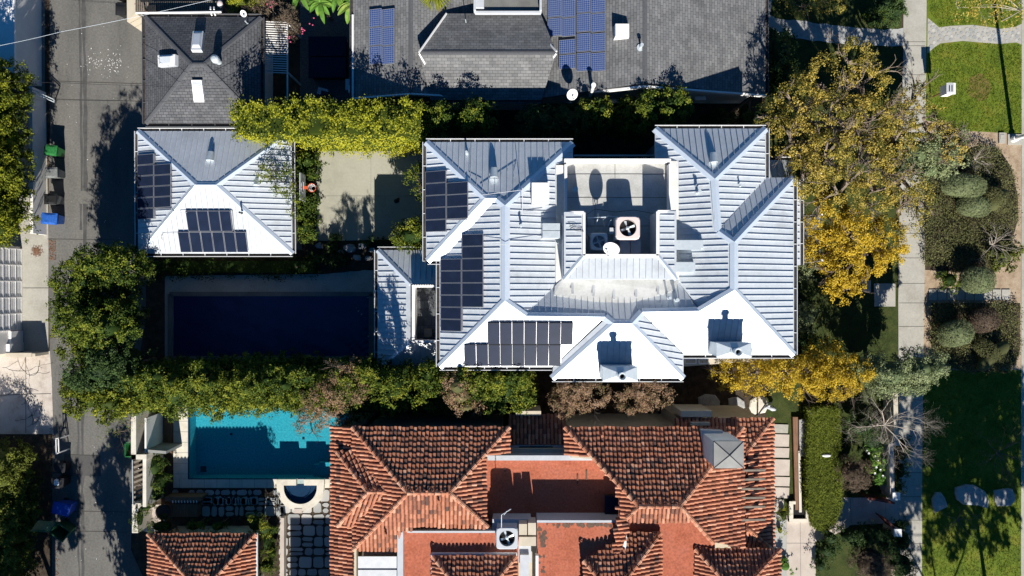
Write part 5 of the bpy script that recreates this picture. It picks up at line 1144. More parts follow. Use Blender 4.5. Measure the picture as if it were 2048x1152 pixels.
# reddish bushes
G = 'reddish brown trees along the tall hedge'
plant('bushy_tree', 'rounded reddish brown tree west of its twin, just north of the tile roofs', 'tree', [(1140, 795, 5.2, .85, .8, 1.0), (1185, 790, 5.4, .9, .75, 1.0), (1150, 778, 5.6, .7, .6, .9), (1130, 818, 5.0, .6, .45, .7)], L_PINK, dens=125, leaf=(.10, .05), tint=(.5, .25), group=G, seed=8, spread=.13, branches=1, core=False)
plant('bushy_tree', 'rounded reddish brown tree east of its twin, below the middle chimney', 'tree', [(1265, 797, 5.2, .8, .7, 1.0), (1310, 790, 5.3, .85, .7, 1.0), (1287, 782, 5.6, .7, .6, .9)], L_PINK, dens=125, leaf=(.10, .05), tint=(.5, .25), group=G, seed=9, spread=.13, branches=1, core=False)
plant('bushy_tree', 'olive brown tree leaning from the hedge over the turquoise pool', 'tree', [(655, 800, 5.0, 1.2, 1.0, 1.3), (690, 775, 5.6, 1.0, .9, 1.1), (620, 845, 4.2, .8, .5, .6), (665, 830, 4.5, 1.0, .6, .9), (690, 740, 5.6, .8, .6, .8)], L_PINK, core=False, dens=110, leaf=(.11, .05), tint=(.35, .25), group=G, seed=10, spread=.14, branches=1)
plant('bushy_tree', 'small reddish tree poking out of the tall hedge above the western tile roof', 'tree', [(915, 770, 6.0, .7, .7, .8), (930, 812, 5.0, .9, .5, .7), (920, 790, 5.4, .7, .6, .8)], L_PINK, dens=80, leaf=(.11, .05), tint=(.5, .25), group=G, seed=11, spread=.14)
# shaded trees north of the main house
G = 'shaded trees between the two houses'
plant('shade_tree', 'dark shaded bushy tree with sunlit tips just right of the clipped hedge', 'tree', [(890, 245, 3.6, 1.3, 1.0, 2.0), (950, 240, 3.7, 1.2, 1.0, 2.1)], L_GREEN, dens=70, tint=(.4, .2), group=G, seed=12, low=-.6)
plant('shade_tree', 'dark shaded tree below the satellite dish of the shingle house', 'tree', [(1080, 250, 3.4, 1.3, .9, 1.5), (1140, 245, 3.4, 1.0, .9, 1.5)], L_DARK, dens=65, tint=(.6, .2), group=G, seed=13, low=-.6)
plant('shade_tree', 'small tree with brightened sunlit tips beside the white flue pipe', 'tree', [(1190, 232, 3.2, .9, .9, 1.8), (1178, 212, 4.8, .25, .25, .4, .8), (1205, 218, 4.8, .3, .35, .5, .8)], L_GREEN, dens=70, tint=(.4, .2), group=G, seed=14, low=-.6)  # tip blobs tinted lighter to paint sunlight on them
plant('shade_tree', 'large rounded tree with sunlit crown before the gable of the shingle house', 'tree', [(1300, 225, 4.2, 1.5, 1.1, 1.6), (1335, 215, 4.4, 1.1, 1.0, 1.4), (1265, 235, 3.0, 1.1, 1.1, 1.5), (1330, 240, 3, 1.2, 1, 1.2)], L_GREEN, dens=80, tint=(.4, .2), group=G, seed=15, low=-.6)
plant('shade_tree', 'dark evergreen at the north east corner of the shingle house', 'tree', [(1555, 110, 2.5, .9, 1.3, 1.5), (1560, 160, 2.2, .8, 1.0, 1.4), (1500, 240, 1.5, 1.2, .7, 1.0), (1440, 245, 1.3, 1.2, .6, .9)], L_DARK, dens=65, tint=(.6, .2), group=G, seed=16, low=-.6)
# golden trees
G = 'autumn trees in the front garden'
def px2(l, z): return [(a, b, z+zz, rr*(H-z)/F, rr2*(H-z)/F, rz, tt) for a, b, zz, rr, rr2, rz, tt in l]
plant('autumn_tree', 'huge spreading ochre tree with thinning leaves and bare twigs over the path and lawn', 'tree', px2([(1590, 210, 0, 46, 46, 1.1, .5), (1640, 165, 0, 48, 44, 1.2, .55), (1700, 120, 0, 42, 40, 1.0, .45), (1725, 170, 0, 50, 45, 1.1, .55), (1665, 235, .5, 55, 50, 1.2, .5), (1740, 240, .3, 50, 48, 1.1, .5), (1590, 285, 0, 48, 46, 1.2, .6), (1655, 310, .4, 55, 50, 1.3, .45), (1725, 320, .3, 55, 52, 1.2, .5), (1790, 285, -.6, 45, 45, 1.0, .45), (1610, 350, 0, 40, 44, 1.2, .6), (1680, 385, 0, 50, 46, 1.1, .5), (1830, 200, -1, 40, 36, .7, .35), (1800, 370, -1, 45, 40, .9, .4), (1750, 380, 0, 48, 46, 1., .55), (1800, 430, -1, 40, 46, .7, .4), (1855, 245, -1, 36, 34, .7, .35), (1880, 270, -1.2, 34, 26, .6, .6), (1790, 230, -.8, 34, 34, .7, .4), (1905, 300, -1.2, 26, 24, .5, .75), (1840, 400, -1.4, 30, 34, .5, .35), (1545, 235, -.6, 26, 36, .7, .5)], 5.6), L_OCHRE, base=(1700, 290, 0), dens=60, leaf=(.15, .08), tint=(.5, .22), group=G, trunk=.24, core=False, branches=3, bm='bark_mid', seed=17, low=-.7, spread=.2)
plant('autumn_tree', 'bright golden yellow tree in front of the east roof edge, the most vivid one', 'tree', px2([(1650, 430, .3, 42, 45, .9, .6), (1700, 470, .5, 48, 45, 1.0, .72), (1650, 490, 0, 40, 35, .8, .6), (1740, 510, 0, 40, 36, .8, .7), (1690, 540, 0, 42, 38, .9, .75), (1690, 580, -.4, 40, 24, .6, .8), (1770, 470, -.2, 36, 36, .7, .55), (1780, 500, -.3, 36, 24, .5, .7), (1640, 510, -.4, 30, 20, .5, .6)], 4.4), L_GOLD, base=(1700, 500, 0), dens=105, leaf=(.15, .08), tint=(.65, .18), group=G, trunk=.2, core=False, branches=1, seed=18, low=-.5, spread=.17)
plant('autumn_tree', 'golden orange tree south of the south east corner of the metal roof', 'tree', px2([(1460, 745, 0, 36, 28, .9, .6), (1510, 755, .3, 38, 34, 1.0, .72), (1560, 745, .3, 40, 34, 1.0, .6), (1605, 755, .3, 42, 38, 1.1, .62), (1645, 715, 0, 36, 34, 1.0, .45), (1660, 760, .3, 42, 36, 1.1, .58), (1700, 745, 0, 38, 36, 1.0, .5), (1620, 735, .3, 40, 30, .9, .55), (1625, 742, -1.9, 40, 22, 1.2, .4), (1690, 742, -1.9, 44, 22, 1.2, .4), (1655, 738, -3.2, 60, 20, 1.1, .3), (1560, 745, -1.9, 36, 20, 1.0, .4)], 4.2), L_GOLD, base=(1600, 745, 0), dens=105, leaf=(.14, .08), tint=(.6, .22), group=G, trunk=.18, core=False, branches=1, seed=19, low=-.6, spread=.17)
plant('pale_tree', 'pale grey green leafy tree growing over the footpath south of the house', 'tree', px2([(1730, 735, 0, 42, 30, 1.0, .4), (1780, 745, .2, 44, 36, 1.1, .6), (1830, 735, .2, 42, 32, 1.0, .6), (1865, 735, 0, 30, 28, .9, .6), (1770, 775, -.3, 36, 20, .7, .7), (1820, 768, -.3, 34, 20, .7, .35), (1745, 742, -2.0, 46, 24, 1.4, .4), (1800, 742, -1.6, 20, 20, 1.2, .4)], 3.6), L_PALE, dens=100, leaf=(.12, .08), tint=(.55, .2), trunk=.14, seed=20, low=-.5, spread=.14)
plant('pale_tree', 'pale yellowish green tree reaching from the ochre tree over the parkway bed', 'tree', px2([(1830, 305, 0, 40, 36, .8, .5), (1880, 300, .2, 42, 36, .8, .6), (1905, 275, 0, 26, 26, .6, .5), (1850, 340, -.2, 46, 20, .6, .75), (1790, 330, .1, 36, 30, .7, .4), (1895, 325, 0, 28, 22, .6, .8)], 3.9), L_PALE, dens=80, leaf=(.13, .08), tint=(.6, .22), trunk=.12, seed=22, low=-.4, spread=.15, branches=1)
# shrubs by the east wall
for px, py, s_, lab in ((1607, 545, .62, 'pale silvery shrub at the east wall, the northern of two'), (1608, 637, .82, 'pale silvery shrub at the east wall, the southern and larger of two')):
    plant('silvery_shrub', lab, 'shrub', [(px, py, 1.6, s_, s_, s_*.9)], L_PALE, dens=150, leaf=(.10, .06), tint=(.7, .2), group='silvery shrubs at the east wall', trunk=.05, spread=.10)
plant('shrub', 'dark evergreen shrub under the silvery ones at the east wall', 'shrub', [(1605, 690, 1.3, .8, .6, .9), (1600, 600, 1., .5, .6, .6)], L_DARK, dens=80, tint=(.5, .2), trunk=.04)
# garden strip between garage and court
plant('shrub', 'glossy green shrub in the strip between the garage and the court, north of the hoop', 'shrub', [(612, 325, 1.6, .9, .8, 1.3), (600, 345, 1.5, .6, .8, 1.0)], L_GREEN, dens=85, tint=(.38, .15), trunk=.06)
plant('shrub', 'glossy green shrub south of the basketball hoop beside the court', 'shrub', [(606, 420, 1.3, .7, .9, 1.1), (612, 455, 1.2, .7, .8, 1.0), (615, 400, 1.3, .55, .6, .9)], L_GREEN, dens=85, tint=(.35, .15), trunk=.06)
plant('small_tree', 'small light green tree leaning over the garage roof toward the hoop', 'tree', [(545, 340, 3.9, .65, .5, .4), (570, 365, 3.9, .75, .6, .5), (530, 355, 3.8, .4, .3, .25), (590, 385, 3.6, .5, .5, .5), (584, 425, 3.2, .25, .3, .3), (570, 335, 3.8, .5, .35, .3)], L_GREEN, base=(606, 372, 0), dens=60, leaf=(.13, .07), tint=(.62, .15), trunk=.05, core=False, spread=.16, branches=1, low=-.9)
plant('small_tree', 'round light green tree at the corner of the annexe and the court', 'tree', [(825, 470, 3.2, 1.0, .75, .8), (845, 458, 3.1, .6, .6, .6), (808, 462, 3.0, .45, .45, .5)], L_GREEN, dens=85, leaf=(.14, .08), tint=(.62, .14), trunk=.08)
plant('small_tree', 'loose light green tree against the north west wall beside the court', 'tree', [(838, 355, 2.9, .55, .7, .7), (846, 385, 2.8, .4, .6, .6), (822, 345, 2.8, .35, .3, .4)], L_GREEN, dens=65, leaf=(.13, .07), tint=(.6, .15), trunk=.06, core=False, spread=.15, branches=1)
boxhedge('low_hedge', 'low dark hedge along the south wall of the garage', P(300, 0).x, P(640, 0).x, P(0, 551).y, P(0, 517).y, .05, .8, L_GREEN, dens=90, tint=(.3, .12), rough=.12, seed=14, trunks=4)
# ---------------------------------------------------------------- parkway planting
def gcover(name, label, poly, z, m, dens=120, seed=1, leaf=(.09, .055), tint=(.5, .2), n_=None, lump=.18):
    rnd = np.random.default_rng(seed); w = [P(x, y, z).xy for x, y in poly]; xs = [p[0] for p in w]; ys = [p[1] for p in w]; pts = []
    A = abs(sum(w[i][0]*w[(i+1) % len(w)][1]-w[(i+1) % len(w)][0]*w[i][1] for i in range(len(w))))/2; N_ = int(A*dens/6)
    while len(pts) < N_:
        x = rnd.uniform(min(xs), max(xs)); y = rnd.uniform(min(ys), max(ys))
        if pin(x, y, w): pts.append((x, y, max(.04, z+lump*math.sin(x*2.3)*math.sin(y*2.9+x)+rnd.normal()*.05)))
    lv = Leaves(); pts = np.array(pts); lv.clusters(pts, np.tile([0, 0, 1.], (len(pts), 1)), rnd.normal(tint[0], tint[1], len(pts)), 6, .10, leaf)
    c = pts.mean(0); e = bpy.data.objects.new('tmp', None); ORG['tmp'] = Vector((c[0], c[1], 0)); o = lv.build(name, m, e); o.parent = None; bpy.data.objects.remove(e)
    o.location = (c[0], c[1], 0); o['kind'] = 'stuff'; o['label'] = label; o['category'] = 'ground cover'; return o
gcover('ground_cover', 'dull olive low shrub cover filling the northern parkway bed', [(1850, 360), (1925, 300), (1960, 290), (2000, 300), (2022, 335), (2035, 390), (2036, 440), (2020, 490), (2000, 540), (1930, 545), (1900, 530), (1850, 530)], .35, L_COVER, 700, 3, tint=(.55, .2))
gcover('ground_cover', 'olive low shrub cover framing the southern parkway bed', [(1862, 606), (2040, 606), (2040, 700), (2030, 728), (1990, 742), (1940, 745), (1900, 735), (1862, 700)], .35, L_COVER, 700, 4, tint=(.6, .22))
def topiary(px, py, rx, ry, rot, z, label, m=L_SAGE, h=.55, tint=.55, flat=True):
    z += .3; c = P(px, py, z); t = thing('topiary_shrub', label, 'shrub', (c.x, c.y, 0), 'clipped rounded shrubs in the parkway beds'); lv = Leaves(); k = (H-z)/F
    nn = int(700*rx*ry*k*k*4); dd = RNG.normal(size=(nn, 3)); dd /= np.linalg.norm(dd, axis=1)[:, None]; dd = dd[dd[:, 2] > -.5]; pc = np.sign(dd)*np.abs(dd)**.8*np.array([rx*k, ry*k, h])*RNG.uniform(.95, 1.02, len(dd))[:, None]
    pc[:, :2] = pc[:, :2] @ np.array([[math.cos(rot), math.sin(rot)], [-math.sin(rot), math.cos(rot)]]); lv.clusters(pc+np.array(c), dd, RNG.normal(tint, .2, len(dd)), 6, .025, (.05, .03)); o = lv.build('foliage', m, t)
    mb = MB(); mb.blob(c, rx*k*.93, ry*k*.93, h*.93, seg=24, rings=10, t=.35, rot=-rot); mb.build('inner_foliage', m, o, smooth=True); mb = MB(); mb.tube([(c.x, c.y, -.02), (c.x, c.y, z)], [.05, .05], 6); mb.build('trunk', M['bark'], t)
topiary(1927, 371, 43, 23, -.12, .85, 'long oval sage green clipped shrub, northernmost in the parkway bed')
topiary(1948, 412, 32, 21, -.15, .5, 'broad sage clipped shrub just south of the long oval one', h=.45); topiary(1994, 400, 30, 18, -.75, .5, 'olive clipped shrub leaning toward the street beside the broad sage one', L_COVER, .45, .75)
topiary(1955, 560, 33, 26, 0, .75, 'round sage clipped shrub beside the row of slabs'); topiary(1911, 667, 33, 25, .25, .75, 'egg shaped sage clipped shrub in the southern parkway bed')
topiary(1986, 712, 44, 18, -.75, .5, 'long narrow shaded clipped shrub in the southern parkway bed', L_COVER, .4, .6); topiary(1967, 640, 29, 24, .3, .65, 'brownish clipped shrub in the southern parkway bed', L_BROWN, .5, .45)
plant('shrub', 'bright green small round shrub next to the row of slabs', 'shrub', [(1898, 560, .5, .6, .6, .45)], L_GREEN, dens=200, leaf=(.10, .05), tint=(.55, .12), trunk=.03, spread=.09)
plant('shrub', 'green shrub behind the bare twiggy one near the street', 'shrub', [(2005, 515, .5, .75, .7, .4), (2020, 500, .4, .5, .5, .35)], L_OLIVE, dens=120, tint=(.3, .15), trunk=.03, spread=.1)
def twiggy(name, label, px, py, z, n, L_, r0, m, seed, depth=3, spread=.8, up=.2, base=None, cat='shrub', lean=(0, 0), kids=(2, 3), elev=(.1, 1.0), shrink=.72):
    b = P(*(base or (px, py, 0))); t = thing(name, label, cat, (b.x, b.y, 0)); mb = MB(); rnd = random.Random(seed); top = P(px, py, z)
    mb.tube([(b.x, b.y, -.05), (b.x*.5+top.x*.5+lean[0], b.y*.5+top.y*.5+lean[1], z*.5), top], [r0*1.3, r0, r0*.8], 7, cap=False)
    for i in range(n):
        a = 2*math.pi*i/n+rnd.uniform(-.3, .3); branch(mb, top, Vector((math.cos(a), math.sin(a), rnd.uniform(*elev))), L_, r0*.6, depth, rnd, spread, up, kids, shrink)
    mb.build('branches', M[m], t); return t
twiggy('bare_shrub', 'bare grey twiggy shrub in the northern parkway bed', 1985, 490, .8, 12, .7, .035, 'bark_pale', 3, 3, .8, .1)
twiggy('bare_shrub', 'bare grey twigs beside the long oval clipped shrub', 1950, 320, .9, 9, .5, .03, 'bark_pale', 4, 3)
twiggy('bare_tree', 'leafless pale tree spreading crooked branches over the front wall and footpath', 1768, 850, 2.6, 9, 1.05, .058, 'bark_pale', 13, 5, 1.0, .05, (1755, 840, 0), 'tree', kids=(2, 4), elev=(.0, .9), shrink=.76)
plant('shrub', 'grey green round shrub under the leafless tree', 'shrub', [(1722, 850, 1.0, 1.0, .9, .8), (1745, 880, .9, .8, .7, .7)], L_DARK, dens=130, leaf=(.09, .05), tint=(.8, .15), trunk=.05, spread=.1)
for px, py, rr, lab, sd in ((1706, 945, .98, 'round brown twiggy shrub beside the clipped olive hedge', 31), (1742, 1125, 1.25, 'round brown twiggy shrub at the bottom of the front garden', 32)):
    plant('brown_shrub', lab, 'shrub', [(px, py, 1.1, rr, rr, .9)], L_BROWN, dens=330, leaf=(.10, .022), tint=(.6, .2), trunk=.05, spread=.08, seed=sd, tuft=9, tsize=.75)
t = plant('lily_plant', 'clump of white flowering lilies with large green leaves by the front wall', 'flower plant', [(1750, 915, .5, .5, .9, .4), (1742, 895, .5, .4, .4, .4), (1757, 950, .45, .35, .5, .35)], L_BANANA, dens=90, leaf=(.26, .10), tint=(.4, .2), trunk=0, spread=.12)
mb = MB(); rr = random.Random(6)
for px, py in ((1733, 902), (1737, 907), (1749, 913), (1755, 922), (1760, 940), (1749, 947), (1765, 952), (1745, 898), (1752, 935)): mb.lathe(P(px, py, .95), [(.01, -.08), (.03, 0), (.07, .05)], 8)
mb.build('flower', M['white_flower'], t)
for args in (('shrub', 'dark shrubs and seedlings below the entry path', [(1660, 1075, .7, .5, .5, .6), (1700, 1070, .9, .8, .6, .7), (1740, 1070, 1.0, .9, .7, .8), (1770, 1090, .9, .6, .9, .8), (1790, 1120, .8, .6, .9, .8)], L_DARK),
             ('shrub', 'dark leafy shrub outside the front wall along the footpath, north part', [(1803, 900, .6, .35, 1.0, .6), (1800, 940, .5, .3, .7, .5), (1797, 975, .5, .25, .4, .4)], L_DARK), ('shrub', 'dark green hedge like shrub along the footpath south of the gate', [(1805, 1080, .7, .5, .8, .7), (1808, 1130, .7, .5, .9, .7), (1800, 1050, .6, .4, .4, .5)], L_DARK), ('shrub', 'shaded spiky shrub south of the rounded hedge end', [(1655, 1100, .5, .7, .5, .5), (1640, 1130, .4, .4, .5, .4)], L_DARK)):
    plant(args[0], args[1], 'shrub', args[2], args[3], dens=100, leaf=(.11, .06), tint=(.6, .2), trunk=.03, spread=.12)
plant('shrub', 'sunny green plants along the west edge of the entry path', 'shrub', [(1567, 1030, .3, .25, .5, .25), (1560, 1060, .2, .2, .3, .2)], L_HEDGE, dens=120, leaf=(.1, .06), tint=(.5, .2), trunk=0, spread=.09); plant('shrub', 'small bright rosette plant at the bottom edge by the slate paving', 'shrub', [(1570, 1132, .4, .4, .4, .3)], L_BANANA, dens=120, leaf=(.3, .07), tint=(.3, .2), trunk=0, spread=.08)
plant('shrub', 'round leafy bush at the top beside the footpath', 'shrub', [(1755, 35, .8, .7, .55, .7), (1790, 25, .8, .6, .7, .7), (1770, 10, .8, .7, .6, .7)], L_DARK, dens=120, leaf=(.14, .06), tint=(.85, .2), trunk=.04, spread=.11)
plant('shrub', 'bright green bush on the north side of the stone path', 'shrub', [(1745, 40, .7, .55, .45, .6)], L_GREEN, dens=130, leaf=(.16, .06), tint=(.5, .12), trunk=.03, spread=.10)
plant('autumn_shrub', 'straggly golden shrub at the top edge above the stone path', 'shrub', [(1610, 10, 1.2, .8, .7, .6), (1660, 5, 1.3, .9, .6, .6), (1570, 0, 1, .6, .6, .5)], L_OCHRE, dens=45, tint=(.5, .2), trunk=.05, core=False, spread=.2, branches=1)
plant('street_tree', 'young street tree with sparse golden leaves at the top right corner', 'tree', [(1960, 10, 3.5, 1.2, .9, .7), (1920, 15, 3.2, .8, .6, .6), (2010, 20, 3.5, 1.2, .8, .7), (1990, -20, 4, 1.5, .9, .8), (2040, 5, 3.2, .8, .7, .6)], L_OCHRE, base=(2003, 42, 0), dens=11, leaf=(.14, .09), tint=(.75, .2), trunk=.028, core=False, spread=.3, branches=2, bm='bark_pale', k=4)
# boulders, flat stones
def boulder(label, pts, h, name='boulder', group=None, m='boulder', cat='boulder'):
    q = [P(x, y, 0) for x, y in pts]; c = sum(q, Vector())/len(q); mb = MB(); n = len(q); r = random.Random(len(pts)*7+int(c.x*3)); rows = []
    for s_, z in ((1.02, -.02), (1.0, h*.5), (.92, h*.86), (.74, h*.97), (.4, h*1.03)): rows.append([Vector((c.x+(p.x-c.x)*s_*r.uniform(.98, 1.02), c.y+(p.y-c.y)*s_, z*r.uniform(.95, 1.05))) for p in q])
    vs = [v for row in rows for v in row]+[Vector((c.x, c.y, h*1.02))]; mb.raw(vs, [(j*n+i, j*n+(i+1) % n, (j+1)*n+(i+1) % n, (j+1)*n+i) for j in range(4) for i in range(n)]+[(4*n+i, 4*n+(i+1) % n, 5*n) for i in range(n)])
    o = tag(mb.build(name, M[m]), label, cat, group); return o
G = 'flat boulders on the parkway lawn'
boulder('upright wedge shaped pale boulder on the shaded lawn, nearest the footpath', [(1869, 984), (1880, 984), (1888, 995), (1893, 1012), (1868, 1025), (1863, 1010), (1862, 997)], .2, group=G)
boulder('largest flat boulder on the shaded lawn, between two smaller ones', [(1910, 975), (1930, 968), (1948, 970), (1968, 982), (1976, 1000), (1974, 1016), (1955, 1010), (1925, 1008), (1912, 998), (1908, 985)], .2, group=G)
boulder('rounded square flat boulder on the shaded lawn, nearest the street', [(1986, 980), (2012, 976), (2022, 977), (2028, 990), (2027, 1002), (2018, 1011), (1992, 1011), (1988, 1002)], .2, group=G)
G = 'stepping stones south of the main house'
for lab, pts in (('dim round stepping stone west of the others between the houses', [(1396, 795), (1410, 788), (1430, 790), (1440, 803), (1438, 816), (1415, 818), (1398, 812)]), ('half shaded stepping stone under the edge of the golden tree', [(1456, 797), (1475, 793), (1488, 802), (1490, 815), (1480, 819), (1458, 816)]), ('sunlit pale stepping stone beside the garden statue', [(1500, 800), (1514, 790), (1530, 795), (1536, 812), (1530, 825), (1505, 829), (1498, 815)])):
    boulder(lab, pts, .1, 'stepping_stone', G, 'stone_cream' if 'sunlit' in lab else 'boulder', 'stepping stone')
t = thing('garden_statue', 'small grey seated garden statue on a dark frame beside the tile roof', 'statue', P(1528, 812, 0)); mb = MB(); c = P(1532, 812, .2)
mb.blob((c.x, c.y, .45), .16, .13, .28, seg=12, rings=8); mb.blob((c.x-.08, c.y+.14, .85), .09, .09, .11, seg=10, rings=7); mb.tube([(c.x, c.y, .6), (c.x+.28, c.y-.12, .55), (c.x+.48, c.y-.18, .3)], [.12, .13, .10], 8); mb.tube([(c.x-.1, c.y+.05, .7), (c.x-.25, c.y-.08, .6), (c.x-.15, c.y-.2, .5)], [.05, .045, .035], 7); mb.tube([(c.x+.3, c.y-.1, .5), (c.x+.36, c.y+.08, .4)], [.06, .04], 7); mb.build('figure', M['grey_paint'], t, smooth=True)
mb = MB(); mb.tube([(c.x-.5, c.y-.7, 0), (c.x-.28, c.y+.3, 1.0)], .05, 6); mb.tube([(c.x-.28, c.y+.3, 1.0), (c.x+.1, c.y+.35, .9)], .04, 6); mb.tube([(c.x+.1, c.y+.35, .9), (c.x+.3, c.y+.1, 0)], .04, 6); mb.build('frame', M['dark_metal'], t)
# path pads and water feature by the clay tile house
G = 'pale paving pads beside the tile house'
for i, (x0, y0, x1, y1) in enumerate([(1547, 848, 1576, 866), (1546, 868, 1578, 893), (1546, 895, 1578, 915), (1547, 918, 1579, 951), (1547, 953, 1579, 972), (1547, 974, 1578, 996), (1547, 998, 1567, 1024)]):
    mb = MB(); mb.prism([p.xy for p in pxy([(x0, y0), (x1, y0+1), (x1-1, y1), (x0, y1-.5)])], 0, .06); tag(mb.build('paving_pad', M['concrete'] if i == 0 else M['stone_pink']), '%s pale paving pad from the north beside the water channel' % ORD[i], 'paving pad', G)
t = thing('water_channel', 'long stone water channel with a brown strip, rough slab and square southern basin', 'water feature', P(1590, 930, 0))
mb = MB(); mb.prism([p.xy for p in pxy([(1583, 833), (1593, 833), (1594, 1018), (1588, 1018)])], 0, .2); mb.build('steel_band', M['wood'], t)
mb = MB(); mb.prism([p.xy for p in pxy([(1594, 838), (1605, 836), (1614, 840), (1615, 868), (1609, 912), (1597, 910), (1594, 880)])], .1, .32); mb.build('stone_slab', M['boulder'], t)
mb = MB(); mb.prism([p.xy for p in pxy([(1593, 900), (1598, 900), (1600, 1022), (1595, 1022)])], 0, .25); mb.prism([p.xy for p in pxy([(1607, 910), (1610, 905), (1614, 1014), (1610, 1014)])], 0, .25)
for q in (rect(1575, 1000, 1583, 1040), rect(1608, 1012, 1613, 1040), rect(1575, 1035, 1613, 1042), rect(1575, 1000, 1588, 1006)): mb.prism([p.xy for p in pxy(q)], 0, .26+.004*random.random())
mb.build('stone_rim', M['stone_cream'], t); mb = MB(); mb.face([Vector((*P(*q).xy, .12)) for q in ((1583, 1036), (1609, 1036), (1609, 905), (1598, 905), (1598, 1006), (1583, 1006))]); mb.build('water_surface', M['hole'], t)
t = thing('garden_ornament', 'white leaf shaped ornament set in a dark notch of the clipped olive hedge', 'ornament', P(1654, 912, 0)); mb = MB(); mb.blob(P(1653, 911, .85), .28, .10, .08, seg=14, rings=8); mb.build('bowl', M['white_paint'], t, smooth=True); mb = MB(); q = P(1653, 911, 0); mb.cyl((q.x, q.y, 0), .04, .82, 8); mb.build('stem', M['dark_metal'], t)
# front walls and gates
t = thing('front_wall', 'white garden wall in offset lengths along the footpath, north of the gate', 'wall', P(1790, 900, 0)); mb = MB()
def gw(mb, x0, y0, x1, y1, z, th): p = P(x0, y0, z); q = P(x1, y1, z); mb.bar(Vector((p.x, p.y, z/2)), Vector((q.x, q.y, z/2)), th, z)
gw(mb, 1791, 786, 1793, 888, 1.1, .26); mb.build('wall', M['stucco_cream'], t); mb = MB(); gw(mb, 1783, 887, 1785, 990, 1.15, .26); gw(mb, 1788, 888, 1800, 888, 1.147, .2); mb.build('wall', M['stone_pink'], t)
for px, py, lab in ((1793, 993, 'pale square gate post north of the rusty red gates'), (1796, 1066, 'pale square gate post south of the rusty red gates')):
    t = thing('gate_post', lab, 'gate post', P(px, py, 0)); mb = MB(); q = P(px, py, 1.3); mb.box((q.x, q.y, 0), .38, .38, 1.22); mb.build('pillar', M['stucco_cream'], t); mb = MB(); mb.box((q.x, q.y, 1.221), .44, .44, .08); mb.build('cap', M['white_paint'], t)
for a, b, lab in (((1735, 996), (1788, 1006), 'open rusty red steel gate leaf swung inward, northern one'), ((1768, 1036), (1790, 1058), 'open rusty red steel gate leaf swung inward, southern one')):
    t = thing('gate', lab, 'gate', P((a[0]+b[0])/2, (a[1]+b[1])/2, 0)); mb = MB(); p = P(*a, 1.1); q = P(*b, 1.1); mb.bar(Vector((p.x, p.y, .62)), Vector((q.x, q.y, .62)), .05, 1.0); mb.bar(Vector((p.x, p.y, 1.15)), Vector((q.x, q.y, 1.15)), .12, .06); mb.build('leaf', M['rust'], t)
    mb = MB(); mb.tube([(p.x+.15, p.y-.06, .7), (p.x+.15, p.y-.12, .9)], .02, 6); mb.build('handle', M['dark_metal'], t)
t = thing('garden_wall', 'short white wall at the bottom edge west of the footpath shrubs', 'wall', P(1786, 1140, 0)); mb = MB(); gw(mb, 1786, 1118, 1784, 1250, .9, .25); mb.build('wall', M['stucco_cream'], t)
# street furniture on the right
t = thing('yard_sign', 'white boxed sign with dark stripes on a slanting red post in the sunny lawn', 'sign', P(1862, 195, 0))
b0 = P(1862, 195, 0); mb = MB(); mb.tube([b0, (b0.x, b0.y, 1.25)], .035, 6); mb.build('post', M['rust'], t)
mb = MB(); mb.box((b0.x+.02, b0.y, 1.2), .42, .56, .62); mb.prism([(b0.x-.24, b0.y-.32), (b0.x+.28, b0.y-.32), (b0.x+.28, b0.y+.32), (b0.x-.24, b0.y+.32)], 1.821, 1.88); mb.build('box', M['white_paint'], t)
mb = MB(); mb.box((b0.x-.02, b0.y, 1.881), .36, .5, .02); mb.build('panel', M['grey_paint'], t); mb = MB()
for k in (-.13, 0, .13): mb.box((b0.x-.02, b0.y+k*.0+.0, 1.902), .001, .001, .001)
for k in (-.10, .05): mb.box((b0.x+k, b0.y, 1.903), .06, .36, .006)
mb.build('stripe', M['dark_metal'], t)
t = thing('street_lamp', 'tall white street lamp pole leaning out of frame at the kerb beside the lawn', 'street lamp', P(2025, 279, 0)); b0 = P(2025, 279, 0)
mb = MB(); mb.tube([b0, (b0.x, b0.y, .35), (b0.x, b0.y, .36), (b0.x, b0.y, 8.5)], [.2, .18, .12, .08], 12); mb.tube([(b0.x, b0.y, 8.4), (b0.x+.8, b0.y, 8.9), (b0.x+1.8, b0.y, 9.0)], [.06, .05, .05], 8); mb.build('pole', M['white_paint'], t)
mb = MB(); mb.blob((b0.x+2.1, b0.y, 8.98), .4, .16, .1); mb.build('lamp_head', M['grey_paint'], t); mb = MB(); mb.prism([p.xy for p in pxy(rect(2014, 269, 2043, 290))], 0, .07); mb.build('base_slab', M['concrete'], t)
mb = MB(); mb.prism([p.xy for p in pxy(rect(1996, 266, 2008, 287))], 0, .12); mb.prism([p.xy for p in pxy(rect(1998, 270, 2006, 280))], .12, .14); tag(mb.build('utility_cover', M['concrete']), 'pale rectangular utility box lid in the bare earth beside the lamp base', 'utility cover')
